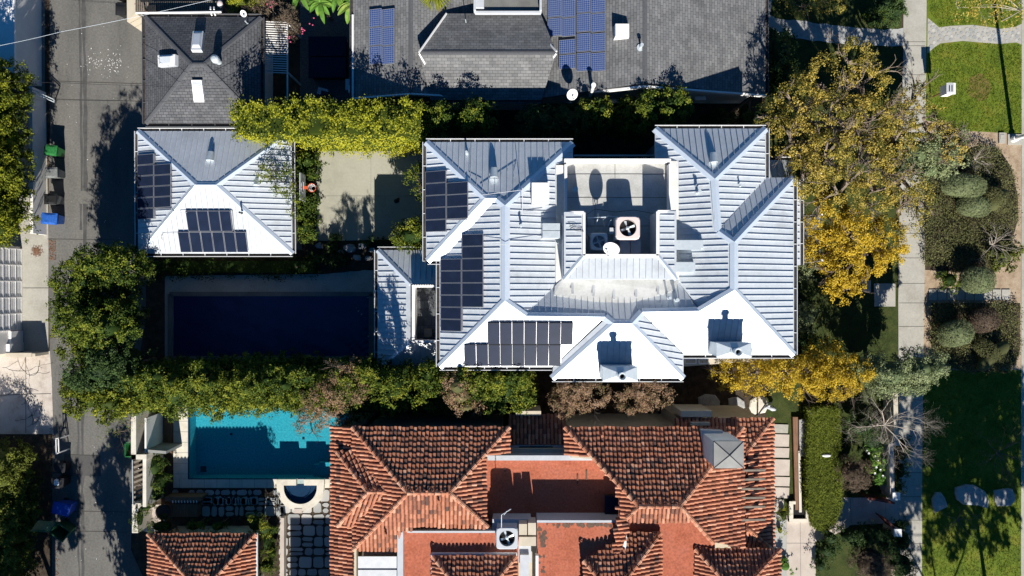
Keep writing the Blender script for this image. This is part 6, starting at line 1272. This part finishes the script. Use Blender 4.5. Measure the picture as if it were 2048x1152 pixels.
# ---------------------------------------------------------------- alley things
def bin_(label, px, py, rz, m, w=.55, d=.62, h=1.02, lid=True, open_=0, lidm=None, z0=0):
    c = P(px, py, h); t = thing('wheelie_bin', label, 'bin', (c.x, c.y, z0), 'wheeled bins in the alley'); cs, sn = math.cos(rz), math.sin(rz)
    def T(x, y, z): return Vector((c.x+x*cs-y*sn, c.y+x*sn+y*cs, z+z0))
    mb = MB(); lo, up = .74, 1.0; vs = []
    for z, k in ((.06, lo), (h*.92, up), (h*.92, up*.93), (.12, lo*.9)):
        for x, y in ((-1, -1), (1, -1), (1, 1), (-1, 1)): vs.append(T(x*w/2*k, y*d/2*k, z))
    mb.raw(vs, [(3, 2, 1, 0)]+[(j*4+i, j*4+(i+1) % 4, (j+1)*4+(i+1) % 4, (j+1)*4+i) for j in range(3) for i in range(4)]+[(12, 13, 14, 15)]); mb.build('body', m, t)
    if lid:
        mb = MB(); n = 7; a0 = open_; vs = []
        for i in range(n+1):
            u = i/n; y = -d/2-.05+u*(d+.1); zz = .06*math.sin(math.pi*u); 
            for x in (-w/2-.03, -w/2+.08, w/2-.08, w/2+.03):
                q = (d/2+.03-y); zz2 = zz if abs(x) < w/2 else 0
                yy = d/2+.03-q*math.cos(a0)+zz2*math.sin(a0); z_ = h*.93+q*math.sin(a0)+(zz2+.012)*math.cos(a0); vs.append(T(x, yy, z_))
        mb.raw(vs, [(i*4+k, i*4+k+1, i*4+5+k, i*4+4+k) for i in range(n) for k in range(3)]); b0 = len(mb.v); mb.raw([v-Vector((0, 0, .03)) for v in vs], [(i*4+k+1, i*4+k, i*4+4+k, i*4+5+k) for i in range(n) for k in range(3)]); mb.build('lid', lidm or m, t)
    mb = MB(); mb.bar(T(-w/2-.02, -d/2-.01, h*.9), T(w/2+.02, -d/2-.01, h*.9), .05, .06); mb.bar(T(-w/2-.015, -d/2, h*.9), T(-w/2-.015, d/2, h*.9), .04, .05); mb.bar(T(w/2+.015, -d/2, h*.9), T(w/2+.015, d/2, h*.9), .04, .05); mb.build('rim', m, t)
    mb = MB(); mb.tube([T(-w/2+.06, d/2+.09, h*.9), T(w/2-.06, d/2+.09, h*.9)], .018, 6); mb.tube([T(-w/2+.06, d/2, h*.88), T(-w/2+.06, d/2+.09, h*.9)], .016, 5); mb.tube([T(w/2-.06, d/2, h*.88), T(w/2-.06, d/2+.09, h*.9)], .016, 5); mb.build('handle', m, t)
    for s_ in (-1, 1): mb = MB(); mb.tube([T(s_*w*.40, d*.36, .12), T(s_*w*.48, d*.36, .12)], .12, 12); mb.build('wheel', M['black'], t)
    return t
bin_('bright green bin with a domed lid, northernmost of the row by the white wall', 100, 300, 1.45, M['green_bin']); bin_('grey bin with a pale lid standing between a green and a black bin', 101, 345, 1.6, M['grey_bin']); bin_('black lidded bin directly north of the bright blue one', 99, 398, 1.55, M['grey_bin'], lidm=M['black']); bin_('bright blue bin by the white wall, at the south end of its row', 97, 437, 1.5, M['blue_bin'], .6, .82)
bin_('dark blue bin lying askew in the shade of the overgrown hedge', 121, 1019, 1.35, M['navy_bin'], .66, .9); bin_('dark green bin standing open and askew at the south end of the shaded row', 117, 1065, .95, M['dkgreen_bin'], .72, .95, open_=2.2); bin_('black bin in deep shade with a shiny round thing on its lid', 113, 967, 1.5, M['black']); bin_('black bin at the top edge beside the fence', 240, 17, 0, M['black']); bin_('open green bin behind the cream wall at the side of the alley', 256, 901, 0, M['green_bin'], .42, .75, lid=False); bin_('black bin at the very top, behind the other black one', 240, -14, 0, M['black'])
bin_('dark box bin in the shade beside the round one', 118, 937, 1.5, M['black'], .55, .55, .8)
t = thing('parcel', 'shiny crumpled white bag on the black bin in the shade', 'bag', P(113, 967, 1.1)); mb = MB(); mb.blob(P(113, 965, 1.12), .14, .18, .1, lump=.25); mb.build('bag', M['white_paint'], t)
t = thing('gate', 'tall white metal gate frame standing at the corner of the overgrown hedge', 'gate', P(118, 895, 0)); mb = MB(); 
for a, b in (((111, 878, .9), (118, 876, .9)), ((112, 908, .9), (119, 905, .9)), ((112, 876, .9), (113, 908, .9)), ((117, 876, .9), (118, 906, .9))): mb.bar(P(*a), P(*b), .05, .05)
q = P(118, 877, .9); mb.bar((q.x, q.y, 0), (q.x, q.y, .9), .06, .06); q = P(119, 905, .9); mb.bar((q.x, q.y, 0), (q.x, q.y, .9), .06, .06); mb.build('frame', M['white_paint'], t); mb = MB(); mb.bar(P(116, 850, 1.6), P(119, 880, 1.6), .04, .04); mb.bar(P(119, 880, 0), P(119, 880, 1.6), .05, .05); mb.build('post', M['dark_metal'], t)
# west side buildings and walls
t = thing('flat_roof_building', 'white flat roofed building at the top left corner in shade', 'building', P(10, 60, 0)); mb = MB(); mb.prism([P(x, y, 2.2).xy for x, y in ((-400, -400), (30, -400), (31, 150), (-400, 150))], 0, 2.2); mb.build('wall', M['stucco_white'], t); mb = MB(); mb.prism([P(x, y, 2.2).xy for x, y in ((-400, -400), (31, -400), (32, 152), (-400, 152))], 2.2, 2.32); mb.build('roof', M['white_paint'], t)
mb = MB(); mb.prism([p.xy for p in pxy(rect(52, 128, 71, 158))], .01, .05); tag(mb.build('hatch_cover', M['dark_metal']), 'dark square drain cover in the shaded pavement at the top left', 'drain cover')
t = thing('alley_wall', 'long low white wall under the rounded hedge', 'wall', P(92, 330, 0)); mb = MB(); p = P(92, 185, 0); q = P(94, 470, 0); mb.bar((p.x-.1, p.y, .6), (q.x-.1, q.y, .6), .2, 1.2); mb.build('wall', M['stucco_white'], t)
t = thing('handrail', 'grey metal handrail jutting from the hedge into the alley', 'handrail', P(95, 195, 0)); mb = MB()
for k in (0, 5): mb.tube([P(62, 178+k, 1.2), P(108, 199+k, .8)], .03, 6)
mb.tube([P(108, 199, .8), P(108, 204, .8), P(110, 201, 0)], .03, 6); mb.build('rail', M['galv'], t)
t = thing('garage_door_building', 'garage with a pale grey ribbed door facing the alley below the rounded hedge', 'garage', P(0, 580, 0))
xw = P(45, 580, 0).x; ya, yb = P(0, 700, 0).y, P(0, 497, 0).y; mb = MB(); mb.prism([(xw-6, ya-.1), (xw-.1, ya-.1), (xw-.1, yb+.1), (xw-6, yb+.1)], 0, 2.75); mb.build('wall', M['stucco_white'], t)
mb = MB(); mb.prism([(xw-.09, ya+1.2), (xw-.03, ya+1.2), (xw-.03, yb-.02), (xw-.09, yb-.02)], 0, 2.3)
for k in range(5): z = .05+k*.5; mb.bar((xw-.02, ya+1.2, z), (xw-.02, yb, z), .03, .05)
for k in range(6): y = ya+1.25+(yb-ya-1.3)*k/5; mb.bar((xw-.015, y, 0), (xw-.015, y, 2.3), .05, .03)
for k in range(12): z = .1+k*.19; mb.bar((xw-.026, ya+1.2, z), (xw-.026, yb, z), .012, .012, 1)
mb.build('garage_door', [M['white_paint'], M['grey_paint']], t); mb = MB(); mb.box((xw-.6, ya+.65, 0), 1.3, 1.05, 1.0); mb.box((xw-.5, ya+.2, 0), 1.2, .5, 1.2); mb.build('side_cabinet', M['white_paint'], t)
mb = MB(); mb.bar((xw-1.2, ya-.18, .6), (P(98, 702).x, ya-.18, .6), .16, 1.2); mb.bar((P(92, 702).x, ya-.18, 1.22), (xw-1.2, ya-.18, 1.22), .24, .06); mb.build('side_wall', M['stucco_cream'], t)
mb = MB(); lr = random.Random(3)
for i in range(240): p = P(lr.gauss(74, 5), lr.gauss(503, 5)); mb.box((p.x, p.y, .016+lr.random()*.02), .05, .03, .006, lr.uniform(0, 3))
for i in range(150): p = P(lr.uniform(98, 112), lr.uniform(480, 520)); mb.box((p.x, p.y, .012+lr.random()*.02), .05, .03, .006, lr.uniform(0, 3))
for i in range(300): p = P(lr.gauss(104, 3), lr.uniform(850, 1150)); mb.box((p.x+.25*(p.y < -14), p.y, .012+lr.random()*.02), .05, .03, .006, lr.uniform(0, 3))
mb.build('fallen_leaves', M['wood'], kind='stuff')
# cream walls, sheds south east of the alley
def simple(name, label, cat, parts):
    t = thing(name, label, cat, P(*parts[0][1][0], 0))
    for pn, poly, z0, z1, m in parts: mb = MB(); mb.prism([P(x, y, z1).xy for x, y in poly], z0, z1); mb.build(pn, M[m], t)
    return t
t = thing('walled_bay', 'cream plastered wall enclosing a sunken bay with a brown wooden floor beside the alley', 'wall', P(300, 870, 0))
mb = MB(); gw(mb, 267, 828, 267, 919, 2.2, .28); gw(mb, 262, 914, 293, 914, 2.2, .28); mb.build('wall', M['stone_cream'], t); mb = MB(); gw(mb, 291, 836, 291, 906, 2.0, .1); mb.build('lining', M['stucco_white'], t)
mb = MB(); mb.prism([p.xy for p in pxy(rect(312, 832, 347, 905))], 0, .12); mb.build('floor', M['wood'], t); mb = MB(); gw(mb, 293, 902, 332, 905, 2.0, .16); mb.build('end_wall', M['stucco_grey'], t)
t = thing('garden_wall', 'narrow cream wall stepping south from the walled bay', 'wall', P(300, 960, 0)); mb = MB(); gw(mb, 289, 914, 289, 1014, 2.0, .2); mb.build('wall', M['stone_cream'], t); mb = MB(); gw(mb, 271, 1012, 290, 1012, 1.6, .3); gw(mb, 270, 1008, 270, 1066, 1.6, .34); mb.build('pier', M['stone_cream'], t)
t = thing('pallet_rack', 'dark weathered wooden boards stacked between the cream walls by the alley', 'boards', P(290, 965, 0)); mb = MB()
for k in range(9): p = P(268, 925+k*10, 1.0); q = P(286, 918+k*10, 1.0); mb.bar(p, q, .12, .05)
mb.build('board', M['wood_grey'], t); mb = MB(); mb.bar(P(265, 920, 1.1), P(266, 1008, 1.1), .04, .05); mb.build('rail', M['galv'], t)
t = thing('barbecue_counter', 'shaded outdoor counter with a row of white hooks on its tan top', 'counter', P(370, 1000, 0)); mb = MB(); mb.prism([P(x, y, .9).xy for x, y in ((330, 994), (404, 994), (400, 1003), (330, 1003))], 0, .9); mb.prism([P(x, y, .5).xy for x, y in ((330, 1008), (396, 1008), (396, 1034), (330, 1034))], 0, .5); mb.build('counter_top', M['wood'], t)
for k in range(9): mb = MB(); a = P(345+k*6, 1001, .95); mb.tube([a, a+Vector((.03, -.14, .02))], .03, 6); mb.build('hook', M['white_paint'], t)
t = thing('round_table', 'dark round table in deep shade beside the outdoor counter', 'table', P(322, 1024, 0)); mb = MB(); q = P(326, 1024, .72); mb.cyl((q.x, q.y, .7), .45, .04, 24); mb.build('tabletop', M['dark_metal'], t); mb = MB(); mb.cyl((q.x, q.y, 0), .05, .7, 8); mb.cyl((q.x, q.y, 0), .22, .03, 14); mb.build('pedestal', M['dark_metal'], t)
sheet('brick_paving', [(282, 1012), (330, 1008), (330, 1058), (300, 1066), (282, 1060)], .02, M['stone_pink'])
for args in (('shrub', 'glossy leafy shrub between the cream wall and the pool terrace', [(312, 930, 1.0, .5, .9, .8), (322, 960, .9, .5, .8, .7), (312, 985, .9, .5, .7, .7)], L_GREEN, .3), ('shrub', 'straggly green creeper over the cream pier by the alley', [(290, 1015, 1.5, .5, .25, .25), (280, 1035, 1.5, .25, .7, .3)], L_GREEN, .4),
             ('shrub', 'shaded bush north of the small tile roof, western one', [(325, 1052, 1.2, .8, .4, .6)], L_GREEN, .3), ('shrub', 'feathery bright green shrub above the small tile roof, first of three', [(388, 1052, 1.5, .45, .35, .5)], L_GREEN, .7), ('shrub', 'feathery bright green shrub above the small tile roof, middle of three', [(436, 1052, 1.5, .45, .35, .5)], L_GREEN, .7), ('shrub', 'feathery bright green shrub above the corner of the small tile roof, largest of three', [(512, 1048, 1.7, .6, .5, .6), (530, 1055, 1.5, .5, .5, .5)], L_GREEN, .7), ('shrub', 'bushy plants in the narrow bed between the small tile roof and the flagstones', [(536, 1080, .9, .4, .9, .7), (535, 1130, .9, .5, .6, .7), (545, 1105, .7, .3, .6, .5)], L_GREEN, .45)):
    plant(args[0], args[1], 'shrub', args[2], args[3], dens=110, leaf=(.15, .04), tint=(args[4], .15), trunk=.03, spread=.11, top=.1)
t = thing('planter_wall', 'narrow pale kerb wall along the flagstones east of the small tile roof', 'wall', P(564, 1090, 0)); mb = MB(); gw(mb, 564, 1036, 564, 1200, .45, .24); mb.build('wall', M['stone_pink'], t)
plant('shrub', 'wispy bush hanging over the north end of the cream alley wall', 'shrub', [(240, 850, 2.0, 1.2, .5, .4), (262, 838, 2.4, .9, .4, .5), (225, 865, 1.8, .8, .5, .3)], L_GREEN, base=(285, 845, 0), dens=26, leaf=(.08, .04), tint=(.6, .15), core=False, trunk=.04, spread=.2, branches=1)
# court things
t = thing('basketball_hoop', 'basketball hoop with a glassy backboard and orange rim at the west edge of the court', 'basketball hoop', P(620, 375, 0)); bz = 2.95; pb = P(606, 375, bz)
mb = MB(); mb.box((pb.x, pb.y, bz-.4), .05, 1.45, .95); mb.build('backboard', M['acrylic'], t)
mb = MB()
for a, b in (((.03, -.3, .0), (.03, .3, .0)), ((.03, -.3, .4), (.03, .3, .4)), ((.03, -.3, 0), (.03, -.3, .4)), ((.03, .3, 0), (.03, .3, .4)), ((.0, -.72, .56), (.0, .72, .56)), ((.0, -.73, -.4), (.0, -.73, .56)), ((.0, .73, -.4), (.0, .73, .56))): mb.bar(pb+Vector(a), pb+Vector(b), .04, .04)
mb.build('board_frame', M['grey_paint'], t)
rc = pb+Vector((.47, 0, -.05)); mb = MB(); K = 22
for k in range(K): a = 2*math.pi*k/K; b = 2*math.pi*(k+1)/K; mb.tube([rc+Vector((math.cos(a)*.23, math.sin(a)*.23, 0)), rc+Vector((math.cos(b)*.23, math.sin(b)*.23, 0))], .018, 5)
mb.bar(pb+Vector((.02, 0, -.05)), rc-Vector((.22, 0, 0)), .16, .05); mb.build('rim', M['orange'], t); mb = MB()
for k in range(12):
    for s_ in (-1, 1): a = 2*math.pi*k/12; b = a+s_*.52; c2 = a+s_*1.05; mb.tube([rc+Vector((math.cos(a)*.22, math.sin(a)*.22, 0)), rc+Vector((math.cos(b)*.17, math.sin(b)*.17, -.2)), rc+Vector((math.cos(c2)*.12, math.sin(c2)*.12, -.4))], .009, 4)
mb.build('net', M['net'], t); mb = MB(); mb.tube([(pb.x-.9, pb.y, 0), (pb.x-.9, pb.y, 2.2), (pb.x-.05, pb.y, 2.9)], [.08, .08, .06], 8); mb.build('pole', M['dark_metal'], t)
t = thing('helmet', 'dark rounded object left lying on the shaded part of the court', 'helmet', P(793, 402, 0)); mb = MB(); mb.blob(P(793, 402, .02), .16, .13, .16, half=True, seg=16, rings=6); mb.build('shell', M['black'], t, smooth=True); mb = MB(); mb.box(P(797, 398, .02), .12, .1, .1, .4); mb.build('visor', M['black'], t)
rk = random.Random(9)
for i, (px, py, s_) in enumerate(((700, 497, 14), (725, 493, 11), (745, 500, 9), (715, 515, 10), (640, 492, 9), (738, 517, 8), (682, 505, 8))):
    n = 8; boulder('%s grey rock, counted from the largest, in the shaded bed between court and covered pool' % ORD[i], [(px+math.cos(2*math.pi*k/n)*s_*rk.uniform(.7, 1.2), py-math.sin(2*math.pi*k/n)*s_*.7*rk.uniform(.7, 1.2)) for k in range(n)], .22, 'rock', 'rocks in the shaded bed', cat='rock')
plant('shrub', 'low dark plants in the shaded bed between court and covered pool', 'shrub', [(668, 492, .3, .5, .5, .35), (690, 520, .3, .6, .3, .3), (665, 515, .3, .5, .5, .35), (740, 484, .25, 1.0, .2, .25), (640, 515, .3, .5, .4, .3)], L_DARK, dens=90, tint=(.6, .2), trunk=0, spread=.12)
# ---------------------------------------------------------------- yard north of the clipped hedge
t = thing('pergola', 'white slatted pergola attached to the east side of the square shingle garage', 'pergola', P(550, 95, 0)); mb = MB()
for k in range(23): mb.bar(P(523, 43+k*4.6, 2.5), P(575, 45+k*4.6, 2.5), .035, .07)
mb.build('slat', M['white_paint'], t); mb = MB(); mb.bar(P(575, 42, 2.42), P(575, 200, 2.42), .06, .1); mb.bar(P(524, 42, 2.42), P(524, 148, 2.42), .06, .1); mb.build('beam', M['white_paint'], t)
for px, py in ((575, 45), (575, 145)): mb = MB(); q = P(px, py, 2.4); mb.box((q.x, q.y, 0), .09, .09, 2.37); mb.build('post', M['white_paint'], t)
t = thing('hot_tub', 'dark square hot tub cover in the shade beside the shingle house', 'hot tub', P(655, 113, 0)); mb = MB(); mb.prism([P(x, y, .8).xy for x, y in rect(620, 76, 689, 152)], 0, .78); mb.build('tub', M['dark_metal'], t); mb = MB(); mb.prism([P(x, y, .9).xy for x, y in rect(617, 73, 692, 112)], .781, .9); mb.prism([P(x, y, .9).xy for x, y in rect(617, 114, 692, 155)], .781, .9); mb.build('cover', M['panel_black'], t)
t = thing('heat_pump', 'small grey box unit on the ground in the shaded yard', 'utility box', P(650, 188, 0)); mb = MB(); mb.box(P(650, 188, 0), .6, .4, .55, -.25); mb.build('casing', M['grey_paint'], t); mb = MB(); mb.box(P(650, 188, .56), .5, .3, .03, -.25); mb.build('lid', M['dark_metal'], t)
t = thing('meter_box', 'rounded grey meter unit on the west wall of the shingle house', 'utility box', P(702, 178, 0)); mb = MB(); mb.box(P(702, 178, 1.0), .25, .7, .9, 0, taper=.9); mb.build('casing', M['grey_paint'], t); mb = MB(); mb.bar(P(699, 170, 1.95), P(699, 186, 1.95), .12, .05); mb.build('lid', M['white_paint'], t)
def blade(mb, p, d, L_, w, droop, t_):
    d = Vector(d).normalized(); x = d.cross(Vector((0, 0, 1))).normalized(); rows = []; n = 7; q = Vector(p)
    for i in range(n+1):
        u = i/n; ww = w*math.sin(math.pi*(u*.9+.08))**.7; rows.append([q+x*ww+Vector((0, 0, .02+ww*.25)), q, q-x*ww+Vector((0, 0, .02+ww*.25))]); d = (d+Vector((0, 0, -droop))).normalized(); q = q+d*L_/n
    for i in range(n):
        for k in range(2): mb.face([rows[i][k], rows[i][k+1], rows[i+1][k+1], rows[i+1][k]], 0, min(1, max(0, t_+random.uniform(-.1, .15))))
t = thing('banana_plant', 'banana plants with broad torn leaves at the top edge beside the shingle house', 'banana plant', P(650, 5, 0)); mb = MB(); br_ = random.Random(14)
stems = [(600, -12), (640, 5), (675, -8), (705, 8), (628, -25), (725, -25)]
for px, py in stems:
    top = P(px, py, 2.6)
    for k in range(10): a = 2*math.pi*k/10+br_.uniform(-.3, .3); blade(mb, top, (math.cos(a), math.sin(a)-.15, .55), br_.uniform(.8, 1.25), br_.uniform(.12, .18), br_.uniform(.16, .26), br_.uniform(.25, .7))
mb.build('leaf', L_BANANA, t); mb = MB()
for px, py in stems: q = P(px, py, 2.5); mb.tube([(q.x, q.y, 0), (q.x, q.y, 2.5)], [.12, .08], 8)
mb.build('stem', M['bark'], t)
t = plant('flowering_vine', 'dry brown flowering vine tangle with a few pink blooms over the pergola end', 'vine', [(545, 20, 2.7, 1.0, .7, .5), (575, 45, 2.6, .6, .8, .4), (520, 5, 2.6, .7, .5, .5), (590, 60, 2.2, .4, .5, .4)], L_BROWN, dens=160, leaf=(.10, .03), tint=(.7, .2), trunk=.05, spread=.13, core=False, branches=2)
mb = MB(); fr = random.Random(3)
for i in range(30): px, py = fr.choice(((620, 48), (605, 60), (585, 72), (540, 2), (545, 5))); q = P(px+fr.gauss(0, 4), py+fr.gauss(0, 5), 2.6+fr.uniform(-.2, .3)); mb.blob(q, .05, .05, .04, seg=5, rings=3)
mb.build('bloom', M['pink_flower'], t)
plant('shrub', 'bright yellow green leafy bush at the top edge behind the square garage', 'shrub', [(485, 5, 2.4, .7, .4, .6), (510, 10, 2.3, .6, .4, .5)], L_HEDGE, dens=110, leaf=(.16, .06), tint=(.6, .2), trunk=.05)
t = thing('palm', 'palm crown poking in at the top edge over the shingle roof', 'palm', P(870, -15, 0)); mb = MB(); top = P(870, -16, 6.0)
for k in range(34):
    a = 2*math.pi*k/34
    for j in range(2): blade(mb, top, (math.cos(a+j*.1), math.sin(a+j*.1), .5-j*.5), 1.0, .035, .13, .6)
mb.build('frond', L_HEDGE, t); mb = MB(); q = P(870, -16, 0); mb.tube([(top.x, top.y, 0), (top.x, top.y, 6)], [.16, .13], 8); mb.build('trunk', M['bark'], t)
# north west corner: neighbour's fence, slatted roof and power pole
t = thing('boundary_wall', 'tan wall end with a sloping top at the top edge by the alley', 'wall', P(262, 20, 0)); mb = MB(); mb.prism([P(x, y, 2.2).xy for x, y in ((252, -200), (271, -200), (271, 26), (254, 43))], 0, 2.2); mb.build('wall', M['stucco_cream'], t)
t = thing('patio_cover', 'dark slatted patio cover at the top edge above the square garage', 'pergola', P(360, 5, 0)); mb = MB()
for k in range(44): mb.bar(P(272+k*4.0, -90, 2.4), P(272+k*4.0, 22, 2.4), .06, .06)
mb.build('slat', M['wood_grey'], t); mb = MB(); mb.bar(P(270, 8, 2.33), P(446, 8, 2.33), .08, .08); mb.bar(P(270, -40, 2.33), P(446, -40, 2.33), .08, .08)
for px in (276, 440): q = P(px, 8, 2.3); mb.box((q.x, q.y, 0), .1, .1, 2.29)
mb.build('beam', M['wood'], t)
t = thing('pergola_beam', 'long white beam with paired brackets just above the square shingle garage', 'beam', P(360, 25, 0)); mb = MB(); mb.tube([P(272, 26, 3.1), P(443, 24, 3.1)], .06, 8); mb.build('bar', M['white_paint'], t)
for px in (421, 428): mb = MB(); mb.tube([P(px, 14, 3.1), P(px, 19, 3.15)], .04, 8); mb.tube([P(px+1, 27, 3.1), P(px+3, 31, 3.0)], .04, 8); mb.build('bracket', M['white_paint'], t)
for px in (280, 436): mb = MB(); q = P(px, 25, 3.1); mb.box((q.x, q.y, 0), .09, .09, 3.05); mb.build('post', M['wood_grey'], t)
mb = MB(); q = P(440, 8, 2.8); mb.blob((q.x, q.y, 2.8), .16, .22, .14); mb.build('cap', M['pink_lid'], t)
def cable(label, pts, r=.012, sag=.0, m='dark_metal'):
    mb = MB(); w = [P(*p) for p in pts]; out = []
    for i in range(len(w)-1):
        for k in range(8): u = k/8; q = w[i].lerp(w[i+1], u); q.z -= sag*4*u*(1-u); out.append(q)
    out.append(w[-1]); mb.tube(out, r, 5); tag(mb.build('power_line', M[m]), label, 'cable')
cable('pale overhead cable crossing the alley diagonally near the top left corner', [(-60, 102, 7), (120, 64, 7), (420, 0, 7.1), (560, -40, 7.2)], .0075, .1, 'galv')
cable('upper thin dark overhead wire crossing the alley and the square garage', [(-40, 160, 5), (120, 165, 5), (290, 171, 5), (490, 178, 5)], .009, .1); cable('lower thin dark overhead wire crossing the alley and the square garage', [(60, 198, 5), (290, 202, 5), (485, 202, 5)], .009, .1)
# ---------------------------------------------------------------- trees just outside the frame whose shade falls into it
plant('street_tree', 'dense street tree south east of the frame shading the parkway lawn', 'tree', [(2075, 1400, 8, 2.0, 2.4, 1.4), (2190, 1385, 8, 2.4, 2.4, 1.5), (2290, 1420, 8, 2.2, 2.6, 1.4), (2160, 1300, 7.5, 2.0, 1.6, 1.2), (2260, 1300, 7.5, 2.0, 1.6, 1.2), (2130, 1250, 7.5, 1.6, 1.4, 1.2), (2250, 1230, 7.5, 1.8, 1.4, 1.2), (2210, 1480, 8, 2.2, 1.6, 1.3), (2300, 1500, 8, 2, 1.6, 1.3), (2120, 1510, 8, 1.6, 1.4, 1.2)], L_DARK, dens=34, leaf=(.34, .22), tint=(.5, .2), trunk=.10, core=False, branches=1, spread=.3, seed=44)
plant('street_tree', 'half bare street tree south of the frame dappling lawn and footpath', 'tree', [(2120, 1640, 8, 2.4, 2.2, 1.4), (2240, 1610, 8, 2.4, 2.2, 1.4), (2000, 1600, 8, 1.8, 2.0, 1.2)], L_DARK, dens=24, leaf=(.34, .22), tint=(.5, .2), trunk=.08, core=False, branches=3, spread=.3, seed=45)
plant('alley_tree', 'tree south of the frame shading the east side of the alley', 'tree', [(135, 1400, 6, .9, 2.0, 1.2), (175, 1480, 6, 1.2, 1.6, 1.2), (205, 1560, 6, 1.8, 1.6, 1.2), (155, 1300, 6, .6, .9, .8)], L_DARK, base=(290, 1300, 0), dens=30, leaf=(.3, .2), tint=(.5, .2), trunk=.12, core=True, spread=.3, seed=46)
plant('corner_tree', 'dense tree south west of the frame shading the corner hedge', 'tree', [(-30, 1410, 7, 1.5, 1.2, 1.4), (-100, 1490, 7, 2.6, 1.8, 1.4), (-20, 1500, 7, 1.6, 1.6, 1.4), (-60, 1560, 7, 2.6, 1.8, 1.4)], L_DARK, dens=26, leaf=(.3, .2), tint=(.5, .2), trunk=.2, core=False, spread=.3, seed=47)
twiggy('bare_shrub', 'dark twiggy bare bush on the shaded lawn below the boulders', 1915, 1040, 1.6, 10, .75, .03, 'bark', 24, 3, .8, .1, (1920, 1030, 0))
twiggy('bare_shrub', 'faint bare bush on the shaded lawn near the street above the boulders', 1995, 905, 1.8, 14, 1.1, .03, 'bark', 25, 3, .8, .05, (1990, 900, 0))
# turf blades
def turf(label, poly, dens, m, seed, tint=(.5, .2), hole=None, h=.05):
    rnd = np.random.default_rng(seed); w = [P(x, y, 0).xy for x, y in poly]; xs = [p[0] for p in w]; ys = [p[1] for p in w]; A = (max(xs)-min(xs))*(max(ys)-min(ys)); N_ = int(A*dens); pts = np.stack([rnd.uniform(min(xs), max(xs), N_), rnd.uniform(min(ys), max(ys), N_)], 1)
    pts = np.array([p for p in pts if pin(p[0], p[1], w)]); pc = np.concatenate([pts, np.full((len(pts), 1), .03)], 1); lv = Leaves()
    lv.clusters(pc, np.tile([0, 0, .3], (len(pc), 1)), rnd.normal(tint[0], tint[1], len(pc)), 5, .03, (h*1.6, .018)); lv.p[0][:, :, 2] = np.clip(lv.p[0][:, :, 2], .014, .12)
    c = pts.mean(0); e = bpy.data.objects.new('tmp', None); ORG['tmp'] = Vector((c[0], c[1], 0)); o = lv.build('grass', m, e); o.parent = None; bpy.data.objects.remove(e); o.location = (c[0], c[1], 0); o['kind'] = 'stuff'; o['label'] = label; o['category'] = 'grass'
L_TURF = leafmat('turf blades', [(.04, .07, .006), (.08, .13, .01), (.15, .20, .014), (.23, .23, .03)])
turf('bright sunny turf blades between the footpath and the kerb', [(1857, 20), (1880, 53), (1945, 48), (2030, 53), (2043, 46), (2043, 0), (1857, 0)], 170, L_TURF, 1)
turf('bright sunny turf blades around the yard sign', [(1858, 108), (1880, 90), (1970, 88), (2042, 92), (2042, 266), (1935, 262), (1858, 240)], 170, L_TURF, 2)
turf('shaded turf blades around the flat boulders', [(1847, 745), (2040, 745), (2040, 1152), (1844, 1152)], 110, L_TURF, 3, (.4, .2))  # lower tint paints the lawn shade into these blades
